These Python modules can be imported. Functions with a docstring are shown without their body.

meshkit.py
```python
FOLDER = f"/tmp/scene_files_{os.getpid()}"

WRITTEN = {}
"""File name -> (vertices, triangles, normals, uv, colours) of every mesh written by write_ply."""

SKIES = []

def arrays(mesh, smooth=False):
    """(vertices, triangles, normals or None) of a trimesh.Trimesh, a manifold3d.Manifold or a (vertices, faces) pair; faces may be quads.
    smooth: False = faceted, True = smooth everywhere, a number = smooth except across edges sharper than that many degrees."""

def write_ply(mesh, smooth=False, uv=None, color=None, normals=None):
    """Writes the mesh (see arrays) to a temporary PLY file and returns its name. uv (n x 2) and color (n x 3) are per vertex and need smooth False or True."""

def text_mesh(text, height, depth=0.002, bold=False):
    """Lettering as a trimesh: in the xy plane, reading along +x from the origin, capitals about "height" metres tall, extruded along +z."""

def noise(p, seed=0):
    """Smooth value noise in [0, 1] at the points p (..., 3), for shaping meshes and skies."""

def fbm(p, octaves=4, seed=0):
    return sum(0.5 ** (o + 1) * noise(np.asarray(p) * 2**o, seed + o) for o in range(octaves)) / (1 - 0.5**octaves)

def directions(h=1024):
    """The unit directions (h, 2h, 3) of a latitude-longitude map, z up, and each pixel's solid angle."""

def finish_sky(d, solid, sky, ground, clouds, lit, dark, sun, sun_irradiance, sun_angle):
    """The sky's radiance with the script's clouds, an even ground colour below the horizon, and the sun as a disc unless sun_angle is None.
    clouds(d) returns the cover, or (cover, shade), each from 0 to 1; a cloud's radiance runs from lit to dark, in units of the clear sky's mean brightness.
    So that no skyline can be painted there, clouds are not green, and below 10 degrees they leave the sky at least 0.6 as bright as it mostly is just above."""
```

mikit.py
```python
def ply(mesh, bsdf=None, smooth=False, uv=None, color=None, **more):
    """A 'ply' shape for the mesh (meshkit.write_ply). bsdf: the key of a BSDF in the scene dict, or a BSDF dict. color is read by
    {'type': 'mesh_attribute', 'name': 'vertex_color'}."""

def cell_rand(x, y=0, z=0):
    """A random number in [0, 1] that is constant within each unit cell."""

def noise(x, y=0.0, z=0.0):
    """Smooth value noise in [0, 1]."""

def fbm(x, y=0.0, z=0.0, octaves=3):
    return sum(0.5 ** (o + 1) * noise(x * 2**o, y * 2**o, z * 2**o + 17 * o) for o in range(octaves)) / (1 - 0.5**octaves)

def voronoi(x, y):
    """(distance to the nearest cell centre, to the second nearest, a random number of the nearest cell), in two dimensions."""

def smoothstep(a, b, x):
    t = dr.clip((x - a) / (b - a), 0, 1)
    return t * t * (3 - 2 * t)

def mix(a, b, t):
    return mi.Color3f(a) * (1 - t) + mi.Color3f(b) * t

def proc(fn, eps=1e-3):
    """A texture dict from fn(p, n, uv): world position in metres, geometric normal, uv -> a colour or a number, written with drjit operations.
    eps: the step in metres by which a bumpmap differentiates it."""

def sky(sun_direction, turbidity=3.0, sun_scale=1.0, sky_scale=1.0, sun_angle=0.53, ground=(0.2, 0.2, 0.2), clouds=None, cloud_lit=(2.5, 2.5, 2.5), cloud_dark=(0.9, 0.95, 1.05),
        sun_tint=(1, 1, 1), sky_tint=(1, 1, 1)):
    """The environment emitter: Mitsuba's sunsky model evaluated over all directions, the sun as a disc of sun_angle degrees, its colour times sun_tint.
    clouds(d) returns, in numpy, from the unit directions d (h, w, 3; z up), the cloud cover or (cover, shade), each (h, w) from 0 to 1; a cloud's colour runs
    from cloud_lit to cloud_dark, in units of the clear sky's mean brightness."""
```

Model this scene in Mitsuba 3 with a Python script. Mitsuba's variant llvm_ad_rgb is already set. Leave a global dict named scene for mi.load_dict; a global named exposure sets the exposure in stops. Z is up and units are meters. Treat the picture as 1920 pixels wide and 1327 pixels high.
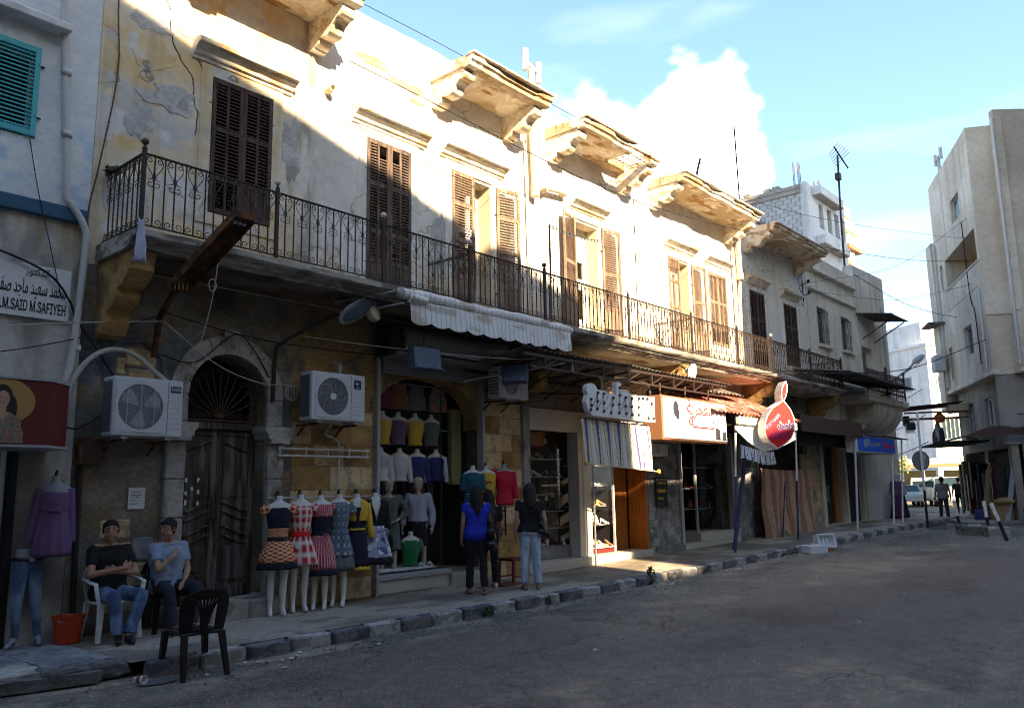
import math, random
import numpy as np
import trimesh
import manifold3d as m3
import drjit as dr
import mitsuba as mi
import mikit, meshkit
from shapely.geometry import Polygon, LineString, Point, box as sbox
from shapely import affinity, ops
from mikit import noise, fbm, voronoi, cell_rand, smoothstep, mix

T = mi.ScalarTransform4f
rnd = random.Random(11)
PI = math.pi
scene, labels = {}, {}

# ------------------------------------------------------------------ camera, sky, exposure
scene['camera'] = {
    'type': 'perspective', 'fov': 63.8402, 'fov_axis': 'x', 'near_clip': 0.1, 'far_clip': 3000.0,
    'to_world': T().look_at(origin=[0, 0, 1.75], target=[0.7469844, 0.6440773, 1.75 + 0.1648599], up=[-0.1129363, -0.1214381, 0.9861532]),
}
exposure = 4.0
SUN = np.array([-0.33, -1.0, 0.52])


def clouds(d):
    az = np.degrees(np.arctan2(d[..., 0], d[..., 1]))
    el = np.degrees(np.arcsin(np.clip(d[..., 2], -1, 1)))
    q = np.stack([d[..., 0] * 5, d[..., 1] * 5, d[..., 2] * 8], -1)
    n = meshkit.fbm(q * 1.6, 6, 3)
    n2 = meshkit.fbm(q * 5.0, 5, 9)
    field = np.full(az.shape, -1.0)
    # heaped cumulus: (azimuth, elevation, half width, half height)
    for a, e, w, h in [(60.4, 20.5, 6.8, 8.4), (62.0, 24.5, 3.8, 3.8), (55.8, 24.0, 4.8, 4.4), (52.8, 23.5, 3.2, 3.6), (64.6, 19.0, 3.8, 5.0), (56, 15, 9, 5),
                       (120, 17, 16, 8), (132, 22, 9, 6), (-35, 24, 18, 9), (-20, 20, 12, 7), (-120, 22, 18, 8), (200, 20, 20, 9), (255, 26, 14, 8)]:
        da = (az - a + 180) % 360 - 180
        field = np.maximum(field, 1.0 - np.sqrt((da * np.cos(np.radians(el)) / w) ** 2 + ((el - e) / h) ** 2))
    f = field + (n - 0.5) * 1.0 + (n2 - 0.5) * 0.75 - 0.9 * np.clip((az - 67.5) / 3, 0, 1) * (az < 100)
    heap = np.clip((f - 0.05) / (0.26 + 0.45 * np.clip((58 - az) / 6, 0, 1)), 0, 1)
    heap = heap * heap * (3 - 2 * heap)
    wisp = np.clip((meshkit.fbm(q * np.array([1.2, 1.2, 2.6]) + 7.3, 5, 21) - 0.58) / 0.3, 0, 1) * 0.14
    low = np.clip((14 - el) / 14, 0, 1) * 0.25
    cover = np.maximum(heap * 0.97, np.maximum(wisp, low))
    shade = np.clip(0.45 - (el - 12) * 0.02 + (n2 - 0.5) * 2.2, 0, 1) * heap * 0.75
    return cover, shade


scene['sky'] = mikit.sky(SUN, turbidity=3.0, clouds=clouds, cloud_lit=(2.6, 2.55, 2.45), cloud_dark=(1.5, 1.5, 1.5),
                         sun_tint=(1.0, 0.99, 0.97), sky_tint=(0.97, 0.94, 0.95), ground=(0.16, 0.15, 0.14))

# ------------------------------------------------------------------ bookkeeping
_count = {}


def numbered(k):
    n = _count.get(k, -1) + 1
    _count[k] = n
    return k if n == 0 else f'{k}_{n:03d}'


def tag(key, label=None, cat=None, group=None, kind=None):
    d = labels.setdefault(key, {})
    for a, b in (('label', label), ('category', cat), ('group', group), ('kind', kind)):
        if b:
            d[a] = b
    return key


def thing(name, label, cat, group=None):
    return tag(numbered(name), label, cat, group)


def put(key, mesh, m, smooth=False, xf=None, uv=None, color=None):
    s = mikit.ply(mesh, 'material_' + m, smooth, uv=uv, color=color)
    if xf is not None:
        s['to_world'] = xf
    scene[key] = s
    return key


def part(parent, name, mesh, m, smooth=False, label=None, kind=None, xf=None, uv=None):
    key = numbered(parent + '__' + name)
    put(key, mesh, m, smooth, xf, uv)
    if label or kind:
        tag(key, label, kind=kind)
    return key


def parts(holder, name, meshes, m, **k):
    for x in meshes:
        part(holder, name, x, m, **k)


def one(name, label, cat, mesh, m, smooth=False, group=None, xf=None, uv=None, kind=None):
    key = thing(name, label, cat, group)
    if kind:
        labels[key]['kind'] = kind
    return put(key, mesh, m, smooth, xf, uv)


def struct(name, label, mesh, m, smooth=False, uv=None):
    key = numbered(name)
    tag(key, label, kind='structure')
    return put(key, mesh, m, smooth, uv=uv)


def shape(mesh, m, smooth=False, uv=None):
    return mikit.ply(mesh, 'material_' + m, smooth, uv=uv)


def union(l):
    return ops.unary_union([g.buffer(0) for g in l])


def rep(parent, name, dic, xf, label=None):
    key = numbered(parent + '__' + name)
    scene[key] = {**dic, 'to_world': xf}
    if label:
        tag(key, label)
    return key


def at(x=0, y=0, z=0, rz=0, rx=0, ry=0, s=1):
    t = T().translate([x, y, z])
    if rz:
        t = t @ T().rotate([0, 0, 1], rz)
    if ry:
        t = t @ T().rotate([0, 1, 0], ry)
    if rx:
        t = t @ T().rotate([1, 0, 0], rx)
    if s != 1:
        t = t @ T().scale(s)
    return t


# ------------------------------------------------------------------ mesh helpers
def tm(v, f):
    f = np.asarray(f)
    if f.ndim == 2 and f.shape[1] == 4:
        f = np.vstack([f[:, [0, 1, 2]], f[:, [0, 2, 3]]])
    return trimesh.Trimesh(np.asarray(v, float), f, process=False)


def cat(*ms):
    l = []
    for m in ms:
        l += m if isinstance(m, (list, tuple)) else [m]
    return trimesh.util.concatenate(l)


def box(x0, x1, y0, y1, z0, z1, b=0.0):
    if b <= 0:
        v = [[x, y, z] for x in (x0, x1) for y in (y0, y1) for z in (z0, z1)]
        return tm(v, [[0, 1, 3, 2], [4, 6, 7, 5], [0, 4, 5, 1], [2, 3, 7, 6], [0, 2, 6, 4], [1, 5, 7, 3]])
    pts = []
    for x, sx in ((x0, 1), (x1, -1)):
        for y, sy in ((y0, 1), (y1, -1)):
            for z, sz in ((z0, 1), (z1, -1)):
                pts += [[x + sx * b, y + sy * b, z], [x + sx * b, y, z + sz * b], [x, y + sy * b, z + sz * b]]
    return hull(pts)


def hull(pts):
    m = m3.Manifold.hull_points(np.asarray(pts, np.float64)).to_mesh()
    return tm(m.vert_properties[:, :3], m.tri_verts)


def bar(a, b, w, h=None, up=(0, 0, 1)):
    """A square bar from a to b, w wide and h high."""
    h = w if h is None else h
    a, b = np.asarray(a, float), np.asarray(b, float)
    d = (b - a) / np.linalg.norm(b - a)
    s = np.cross(d, up)
    if np.linalg.norm(s) < 1e-3:
        s = np.cross(d, (1, 0, 0))
    s /= np.linalg.norm(s)
    u = np.cross(s, d)
    v = [p + s * i * w / 2 + u * j * h / 2 for p in (a, b) for i, j in ((-1, -1), (1, -1), (1, 1), (-1, 1))]
    return tm(v, [[3, 2, 1, 0], [4, 5, 6, 7], [0, 1, 5, 4], [1, 2, 6, 5], [2, 3, 7, 6], [3, 0, 4, 7]])


def tube(path, r, n=7, closed=False):
    p = np.asarray(path, float)
    k = len(p)
    r = np.broadcast_to(np.asarray(r, float), (k,))
    t = np.gradient(p, axis=0)
    t /= np.maximum(np.linalg.norm(t, axis=1, keepdims=True), 1e-9)
    u = np.cross(t[0], (0, 0, 1))
    if np.linalg.norm(u) < 0.1:
        u = np.cross(t[0], (1, 0, 0))
    u /= np.linalg.norm(u)
    v, ang = [], np.arange(n) * 2 * PI / n
    for i in range(k):
        u = u - t[i] * (u @ t[i])
        u /= max(np.linalg.norm(u), 1e-9)
        w = np.cross(t[i], u)
        v.append(p[i] + r[i] * (np.cos(ang)[:, None] * u + np.sin(ang)[:, None] * w))
    v = np.vstack(v)
    f = []
    for i in range(k - 1):
        for j in range(n):
            a, b = i * n + j, i * n + (j + 1) % n
            f += [[a, b, b + n], [a, b + n, a + n]]
    c0, c1 = len(v), len(v) + 1
    v = np.vstack([v, p[:1], p[-1:]])
    for j in range(n):
        f += [[c0, (j + 1) % n, j], [c1, (k - 1) * n + j, (k - 1) * n + (j + 1) % n]]
    return tm(v, f)


def sag(a, b, drop, n=14):
    a, b = np.asarray(a, float), np.asarray(b, float)
    t = np.linspace(0, 1, n)[:, None]
    p = a + (b - a) * t
    p[:, 2] -= (4 * t * (1 - t))[:, 0] * drop
    return p


def smooth_path(pts, n=6):
    """Catmull-Rom through the points."""
    p = np.asarray(pts, float)
    p = np.vstack([2 * p[0] - p[1], p, 2 * p[-1] - p[-2]])
    out = []
    for i in range(1, len(p) - 2):
        for t in np.arange(n) / n:
            a, b, c, d = p[i - 1], p[i], p[i + 1], p[i + 2]
            out.append(0.5 * (2 * b + (c - a) * t + (2 * a - 5 * b + 4 * c - d) * t * t + (3 * b - a - 3 * c + d) * t ** 3))
    out.append(p[-2])
    return np.array(out)


def ext(poly, a, b, plane='xz'):
    """A shapely polygon extruded from a to b along the axis that the plane leaves out. xz -> y, yz -> x, xy -> z."""
    out = []
    for g in getattr(poly, 'geoms', [poly]):
        if g.is_empty or g.area < 1e-9:
            continue
        m = trimesh.creation.extrude_polygon(g, abs(b - a), engine='earcut')
        v = np.array(m.vertices)
        v[:, 2] += min(a, b)
        if plane == 'xz':
            w, flip = v[:, [0, 2, 1]], True
        elif plane == 'yz':
            w, flip = v[:, [2, 0, 1]], False
        else:
            w, flip = v, False
        out.append(tm(w, m.faces[:, ::-1] if flip else m.faces))
    return cat(out)


def lathe(profile, n=24, at_=(0, 0, 0)):
    p = np.asarray(profile, float)
    k = len(p)
    ang = np.arange(n) * 2 * PI / n
    v = np.vstack([np.stack([r * np.cos(ang), r * np.sin(ang), np.full(n, z)], 1) for r, z in p]) + np.asarray(at_, float)
    f = []
    for i in range(k - 1):
        for j in range(n):
            a, b = i * n + j, i * n + (j + 1) % n
            f += [[a, b, b + n], [a, b + n, a + n]]
    return tm(v, f)


def loft(rings, cap=True):
    """Rings (k, n, 3) joined into a skin; uv runs round (u) and along (v)."""
    r = np.asarray(rings, float)
    k, n = r.shape[:2]
    v = np.concatenate([r, r[:, :1]], 1).reshape(-1, 3)
    uv = np.stack(np.meshgrid(np.arange(n + 1) / n, np.arange(k) / (k - 1.0)), -1).reshape(-1, 2)
    f = []
    for i in range(k - 1):
        for j in range(n):
            a = i * (n + 1) + j
            f += [[a, a + 1, a + n + 2], [a, a + n + 2, a + n + 1]]
    if cap:
        for i, flip in ((0, 1), (k - 1, 0)):
            c = len(v)
            v = np.vstack([v, r[i].mean(0)[None]])
            uv = np.vstack([uv, [[0.5, i / (k - 1.0)]]])
            for j in range(n):
                a = i * (n + 1) + j
                f.append([a + 1, a, c] if flip else [a, a + 1, c])
    return tm(v, f), uv


def grid(xs, ys, fz):
    X, Y = np.meshgrid(xs, ys)
    v = np.stack([X, Y, fz(X, Y)], -1).reshape(-1, 3)
    n, f = len(xs), []
    i = np.arange((len(ys) - 1) * (n - 1))
    a = i // (n - 1) * n + i % (n - 1)
    f = np.vstack([np.stack([a, a + 1, a + n + 1], 1), np.stack([a, a + n + 1, a + n], 1)])
    return tm(v, f)


def sheet(P, thick=0.004):
    """A thin cloth from a grid of points (k, n, 3), closed, with uv."""
    P = np.asarray(P, float)
    k, n = P.shape[:2]
    du, dv = np.gradient(P, axis=1), np.gradient(P, axis=0)
    N = np.cross(du, dv)
    N /= np.maximum(np.linalg.norm(N, axis=-1, keepdims=True), 1e-9)
    A, B = (P + N * thick / 2).reshape(-1, 3), (P - N * thick / 2).reshape(-1, 3)
    uv = np.stack(np.meshgrid(np.linspace(0, 1, n), np.linspace(0, 1, k)), -1).reshape(-1, 2)
    i = np.arange((k - 1) * (n - 1))
    a = i // (n - 1) * n + i % (n - 1)
    f1 = np.vstack([np.stack([a, a + 1, a + n + 1], 1), np.stack([a, a + n + 1, a + n], 1)])
    f2 = f1[:, ::-1] + k * n
    rim = [*range(n), *range(2 * n - 1, k * n, n), *range(k * n - 2, (k - 1) * n - 1, -1), *range((k - 2) * n, 0, -n)]
    e = []
    for p, q in zip(rim, rim[1:] + rim[:1]):
        e += [[q, p, p + k * n], [q, p + k * n, q + k * n]]
    return tm(np.vstack([A, B]), np.vstack([f1, f2, e])), np.vstack([uv, uv])


def move(m, xf=None, dx=0, dy=0, dz=0, rz=0, rx=0, ry=0):
    m = m.copy()
    t = np.array(at(dx, dy, dz, rz, rx, ry).matrix if xf is None else xf.matrix, float)
    m.apply_transform(t)
    return m


def ball(c, r, n=2, s=(1, 1, 1)):
    m = trimesh.creation.icosphere(subdivisions=n, radius=1.0)
    return tm(np.array(m.vertices) * np.asarray(s) * r + np.asarray(c, float), m.faces)


def rough(m, amp, size, seed=0, length=None):
    """Vertices shifted by noise, after the faces are split to the given edge length."""
    if length:
        v, f = trimesh.remesh.subdivide_to_size(m.vertices, m.faces, length, max_iter=12)
        m = trimesh.Trimesh(v, f, process=False)
        m.merge_vertices(digits_vertex=5)
    v = np.array(m.vertices)
    o = np.stack([meshkit.fbm(v / size + 31.7 * k, 3, seed + k) - 0.5 for k in range(3)], 1)
    return tm(v + o * 2 * amp, m.faces)


def body(bones, edge=0.03, smooth=8, seg=16):
    """One continuous surface: each bone is the hull of two balls (a, ra, b, rb); all joined, refined and smoothed."""
    ms = []
    for a, ra, b, rb in bones:
        s = [m3.Manifold.sphere(r, seg).translate([float(x) for x in c]) for c, r in ((a, ra), (b, rb))]
        ms.append(m3.Manifold.batch_hull(s))
    m = m3.Manifold.batch_boolean(ms, m3.OpType.Add).refine_to_length(edge).to_mesh()
    t = trimesh.Trimesh(m.vert_properties[:, :3], m.tri_verts, process=True)
    if smooth:
        trimesh.smoothing.filter_taubin(t, lamb=0.5, nu=0.52, iterations=smooth)
    return t


def clip(m, origin, normal):
    return trimesh.intersections.slice_mesh_plane(m, normal, origin, cap=False)


def gz(x):
    """The height of the street, which climbs gently to the right."""
    t = np.clip((np.asarray(x, float) - 8) / 26.0, 0, 1)
    return 0.30 * t * t * (3 - 2 * t)


def pz(x):
    return gz(x) + 0.15


# ------------------------------------------------------------------ materials
def mat(name, rgb, rough=0.7, metal=0.0, spec=0.4, **more):
    key = 'material_' + name
    if key not in scene:
        base = {'type': 'proc'} if False else {'type': 'rgb', 'value': list(rgb)}
        scene[key] = {'type': 'twosided', 'bsdf': {'type': 'principled', 'base_color': base, 'roughness': rough, 'metallic': metal, 'specular': spec, **more}}
    return key


def pmat(name, fn, rough=0.85, bump=None, metal=0.0, spec=0.3, **more):
    key = 'material_' + name
    b = {'type': 'principled', 'base_color': mikit.proc(fn), 'roughness': rough, 'metallic': metal, 'specular': spec, **more}
    if bump:
        b = {'type': 'bumpmap', 'arbitrary': mikit.proc(bump[1]), 'scale': bump[0], 'bsdf': b}
    scene[key] = {'type': 'twosided', 'bsdf': b}
    return key


def sel(c, a, b):
    return dr.select(c, mi.Color3f(a), mi.Color3f(b))

# plaster, stone, ground: colour and grain, plus shade put into the balcony soffit
def f_upper(p, n, uv):
    x, z, y = p.x, p.z, p.y
    a = fbm(x * 0.9, y * 0.9, z * 0.7, 4)
    b = fbm(x * 2.3 + 9, y, z * 1.7, 4)
    g = fbm(x * 9, y * 9, z * 9, 3)
    left = 1 - smoothstep(6.4, 7.6, x)
    ochre = mix((0.68, 0.49, 0.24), (0.73, 0.62, 0.43), smoothstep(0.35, 0.6, b))
    white = mix((0.65, 0.61, 0.54), (0.70, 0.68, 0.64), smoothstep(0.35, 0.65, a))
    base = mix(white, ochre, left * (0.45 + 0.55 * smoothstep(0.38, 0.55, a)))
    base = mix(base, (0.54, 0.52, 0.49), smoothstep(0.52, 0.60, fbm(x * 1.3 + 4, y, z * 1.6 + 8, 4)) * (0.30 + 0.6 * left))
    base = mix(base, (0.66, 0.65, 0.62), smoothstep(0.56, 0.62, fbm(x * 1.7 + 40, y, z * 1.2 + 3, 4)) * left)
    streak = smoothstep(0.50, 0.72, fbm(x * 5.0, y * 5, z * 0.28, 4))
    base = mix(base, (0.50, 0.38, 0.20), streak * (0.25 + 0.30 * left))
    low = (1 - smoothstep(5.2, 6.2, z)) * smoothstep(0.4, 0.6, b)
    base = mix(base, (0.58, 0.42, 0.22), low * 0.6)
    crack = smoothstep(0.010, 0.0, dr.abs(fbm(x * 0.8 + 3, y, z * 0.8, 5) - 0.5)) * smoothstep(0.45, 0.6, fbm(x * 0.5, y, z * 0.5 + 60, 2))
    base = mix(base, (0.16, 0.12, 0.09), crack * 0.7)
    seam = smoothstep(0.30, 0.0, dr.abs(x - 7.25)) * smoothstep(0.42, 0.58, fbm(x * 4, y, z * 0.8, 4))
    base = mix(base, (0.30, 0.26, 0.21), seam * 0.8)
    return base * (0.86 + 0.28 * g)


def b_plaster(p, n, uv):
    return fbm(p.x * 6, p.y * 6, p.z * 6, 4) * 0.7 + fbm(p.x * 30, p.y * 30, p.z * 30, 2) * 0.12


pmat('upper_plaster', f_upper, 0.9, (0.02, b_plaster))


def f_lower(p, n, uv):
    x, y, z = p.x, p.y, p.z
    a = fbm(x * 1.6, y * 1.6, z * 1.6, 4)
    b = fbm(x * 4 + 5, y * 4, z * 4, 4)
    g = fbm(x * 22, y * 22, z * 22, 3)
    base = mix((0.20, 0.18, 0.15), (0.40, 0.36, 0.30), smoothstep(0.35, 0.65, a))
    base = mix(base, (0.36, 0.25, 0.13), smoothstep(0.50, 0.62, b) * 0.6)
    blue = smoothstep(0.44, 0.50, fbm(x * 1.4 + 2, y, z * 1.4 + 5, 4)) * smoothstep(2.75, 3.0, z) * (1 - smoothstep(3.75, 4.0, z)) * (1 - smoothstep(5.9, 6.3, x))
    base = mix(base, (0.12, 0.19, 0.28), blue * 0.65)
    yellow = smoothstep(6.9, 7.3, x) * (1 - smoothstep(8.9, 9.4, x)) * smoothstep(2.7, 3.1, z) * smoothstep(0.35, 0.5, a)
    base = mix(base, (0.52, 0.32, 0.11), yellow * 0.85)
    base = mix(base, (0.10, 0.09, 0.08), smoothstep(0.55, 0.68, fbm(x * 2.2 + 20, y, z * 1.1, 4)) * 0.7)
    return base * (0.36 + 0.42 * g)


pmat('lower_plaster', f_lower, 0.92, (0.03, b_plaster))


def stone(c0, c1, dirt):
    def f(p, n, uv):
        x, y, z = p.x, p.y, p.z
        a = fbm(x * 3, y * 3, z * 3, 4)
        g = fbm(x * 26, y * 26, z * 26, 3)
        c = mix(c0, c1, smoothstep(0.3, 0.7, a))
        c = mix(c, dirt, smoothstep(0.55, 0.72, fbm(x * 5 + 3, y * 5, z * 3, 4)) * 0.7)
        return c * (0.72 + 0.56 * g)
    return f


def b_stone(p, n, uv):
    return fbm(p.x * 14, p.y * 14, p.z * 14, 4)


pmat('yellow_stone', stone((0.25, 0.15, 0.055), (0.39, 0.245, 0.10), (0.13, 0.085, 0.05)), 0.9, (0.012, b_stone))
pmat('warm_stone', stone((0.46, 0.33, 0.18), (0.60, 0.46, 0.28), (0.22, 0.17, 0.11)), 0.9, (0.012, b_stone))
pmat('pale_stone', stone((0.25, 0.235, 0.21), (0.40, 0.38, 0.345), (0.11, 0.09, 0.07)), 0.88, (0.012, b_stone))
pmat('grey_stone', stone((0.20, 0.21, 0.22), (0.38, 0.38, 0.38), (0.10, 0.10, 0.10)), 0.85, (0.01, b_stone))
pmat('grey_stone_dark', stone((0.13, 0.14, 0.15), (0.26, 0.26, 0.27), (0.07, 0.07, 0.07)), 0.85)


def f_soffit(p, n, uv):
    x, y, z = p.x, p.y, p.z
    a = fbm(x * 1.5, y * 2.5, z * 2, 4)
    g = fbm(x * 18, y * 18, z * 18, 3)
    c = mix((0.42, 0.32, 0.20), (0.60, 0.52, 0.40), smoothstep(0.40, 0.60, a))
    c = mix(c, (0.72, 0.68, 0.58), smoothstep(0.55, 0.57, fbm(x * 2.2 + 8, y * 2.2, z, 4)) * 0.7)
    c = mix(c, (0.30, 0.17, 0.07), smoothstep(0.56, 0.66, fbm(x * 2.0 + 30, y * 5, z, 4)))
    return c * (0.75 + 0.5 * g)


pmat('grey_coat', stone((0.40, 0.39, 0.37), (0.54, 0.53, 0.50), (0.30, 0.27, 0.22)), 0.92)
pmat('soffit', f_soffit, 0.92, (0.03, b_plaster))


def f_shaded_soffit(p, n, uv):
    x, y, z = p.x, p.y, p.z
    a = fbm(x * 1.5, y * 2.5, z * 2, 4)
    far = smoothstep(12.0, 16.0, x)  # shade under the left stretch is put into the colour; paler farther along
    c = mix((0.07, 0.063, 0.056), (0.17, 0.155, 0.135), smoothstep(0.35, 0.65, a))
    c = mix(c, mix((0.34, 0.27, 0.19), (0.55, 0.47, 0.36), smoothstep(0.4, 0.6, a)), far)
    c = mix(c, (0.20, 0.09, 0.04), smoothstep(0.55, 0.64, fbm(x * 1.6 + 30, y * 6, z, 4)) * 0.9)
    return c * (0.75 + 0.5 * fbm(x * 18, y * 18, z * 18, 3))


pmat('balcony_soffit', f_shaded_soffit, 0.92, (0.02, b_plaster))


def f_trim(p, n, uv):
    x, y, z = p.x, p.y, p.z
    a = fbm(x * 2, y * 5, z * 5, 4)
    c = mix((0.60, 0.52, 0.40), (0.66, 0.62, 0.54), smoothstep(0.35, 0.6, a))
    c = mix(c, (0.42, 0.28, 0.13), smoothstep(0.52, 0.66, fbm(x * 3 + 7, y * 7, z * 7, 4)) * 0.75)
    return c * (0.8 + 0.4 * fbm(x * 24, y * 24, z * 24, 2))


pmat('stone_trim', f_trim, 0.9, (0.015, b_plaster))


def f_edge(p, n, uv):
    x, y, z = p.x, p.y, p.z
    a = fbm(x * 3, y * 5, z * 8, 4)
    c = mix((0.17, 0.155, 0.14), (0.42, 0.385, 0.335), smoothstep(0.38, 0.62, a))
    return c * (0.75 + 0.5 * fbm(x * 24, y * 24, z * 24, 2))


pmat('slab_edge', f_edge, 0.92, (0.03, b_plaster))


def f_white_house(p, n, uv):
    x, y, z = p.x, p.y, p.z
    a = fbm(x * 1.5, y, z * 1.5, 4)
    c = mix((0.61, 0.64, 0.66), (0.70, 0.71, 0.70), smoothstep(0.3, 0.6, a))
    c = mix(c, (0.40, 0.52, 0.66), smoothstep(0.50, 0.62, fbm(x * 1.7 + 3, y, z * 1.9 + 14, 4)) * (1 - smoothstep(6.0, 6.6, z)) * 0.75)
    lowc = mix((0.22, 0.20, 0.18), (0.48, 0.45, 0.40), smoothstep(0.36, 0.62, fbm(x * 2.6, y, z * 0.9, 4)))
    lowc = mix(lowc, (0.34, 0.24, 0.12), smoothstep(0.5, 0.7, fbm(x * 7, y, z * 0.4, 4)) * smoothstep(4.3, 5.1, z) * 0.8)
    c = mix(lowc, c, smoothstep(5.14, 5.16, z))
    return c * (0.84 + 0.32 * fbm(x * 20, y * 20, z * 20, 3))


pmat('white_house', f_white_house, 0.9, (0.015, b_plaster))


def f_concrete(c0, c1, streaks):
    def f(p, n, uv):
        x, y, z = p.x, p.y, p.z
        h = x + y * 0.8
        a = fbm(h * 0.7, z * 0.7, 3.0, 4)
        c = mix(c0, c1, smoothstep(0.3, 0.7, a))
        c = mix(c, (0.20, 0.17, 0.14), smoothstep(0.48, 0.75, fbm(h * 2.8, z * 0.22, 8.0, 4)) * streaks)
        return c * (0.86 + 0.28 * fbm(x * 7, y * 7, z * 7, 3))
    return f


pmat('tower_concrete', f_concrete((0.54, 0.455, 0.35), (0.66, 0.575, 0.465), 0.35), 0.92, (0.02, b_plaster))
pmat('old_concrete', f_concrete((0.24, 0.22, 0.19), (0.36, 0.33, 0.29), 0.6), 0.92)
pmat('render_wall', f_concrete((0.60, 0.545, 0.455), (0.70, 0.645, 0.555), 0.35), 0.92, (0.02, b_plaster))
pmat('white_render', f_concrete((0.60, 0.60, 0.60), (0.68, 0.67, 0.65), 0.25), 0.9)


def f_asphalt(p, n, uv):
    x, y = p.x, p.y
    big = fbm(x * 0.28, y * 0.45, 1.0, 4)
    mid = fbm(x * 1.6, y * 1.6, 4.0, 4)
    gr = noise(x * 75, y * 75, 0.0)
    g2 = noise(x * 190, y * 190, 3.0)
    c = mix((0.060, 0.060, 0.061), (0.086, 0.084, 0.082), smoothstep(0.35, 0.66, big))
    c = mix(c, (0.125, 0.115, 0.10), smoothstep(0.55, 0.70, mid) * smoothstep(0.40, 0.58, big) * 0.9)
    c = mix(c, (0.036, 0.036, 0.037), smoothstep(0.60, 0.68, fbm(x * 0.8 + 11, y * 1.3, 2.0, 4)) * 0.55)
    dust = (1 - smoothstep(0.0, 0.9, dr.abs(y - 8.1))) * smoothstep(0.40, 0.62, fbm(x * 1.1, y * 2.6, 6.0, 4))
    c = mix(c, (0.20, 0.18, 0.155), dust * 0.55)
    d, _, w = voronoi(x * 38, y * 38)
    c = mix(c, (0.26, 0.25, 0.23), smoothstep(0.30, 0.15, d) * smoothstep(0.50, 0.72, w) * 0.7)
    c = c * (0.70 + 0.62 * fbm(x * 9, y * 9, 5.0, 3))
    crack = smoothstep(0.007, 0.0, dr.abs(fbm(x * 0.55 + 7, y * 0.9, 0.5, 5) - 0.5)) * smoothstep(0.42, 0.55, fbm(x * 0.3 + 2, y * 0.3, 9.0, 2))
    c = mix(c, (0.018, 0.018, 0.018), crack * 0.8)
    return c * mi.Color3f(2.0, 1.82, 1.58) * (0.42 + 0.42 * gr + 0.34 * g2)


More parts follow.
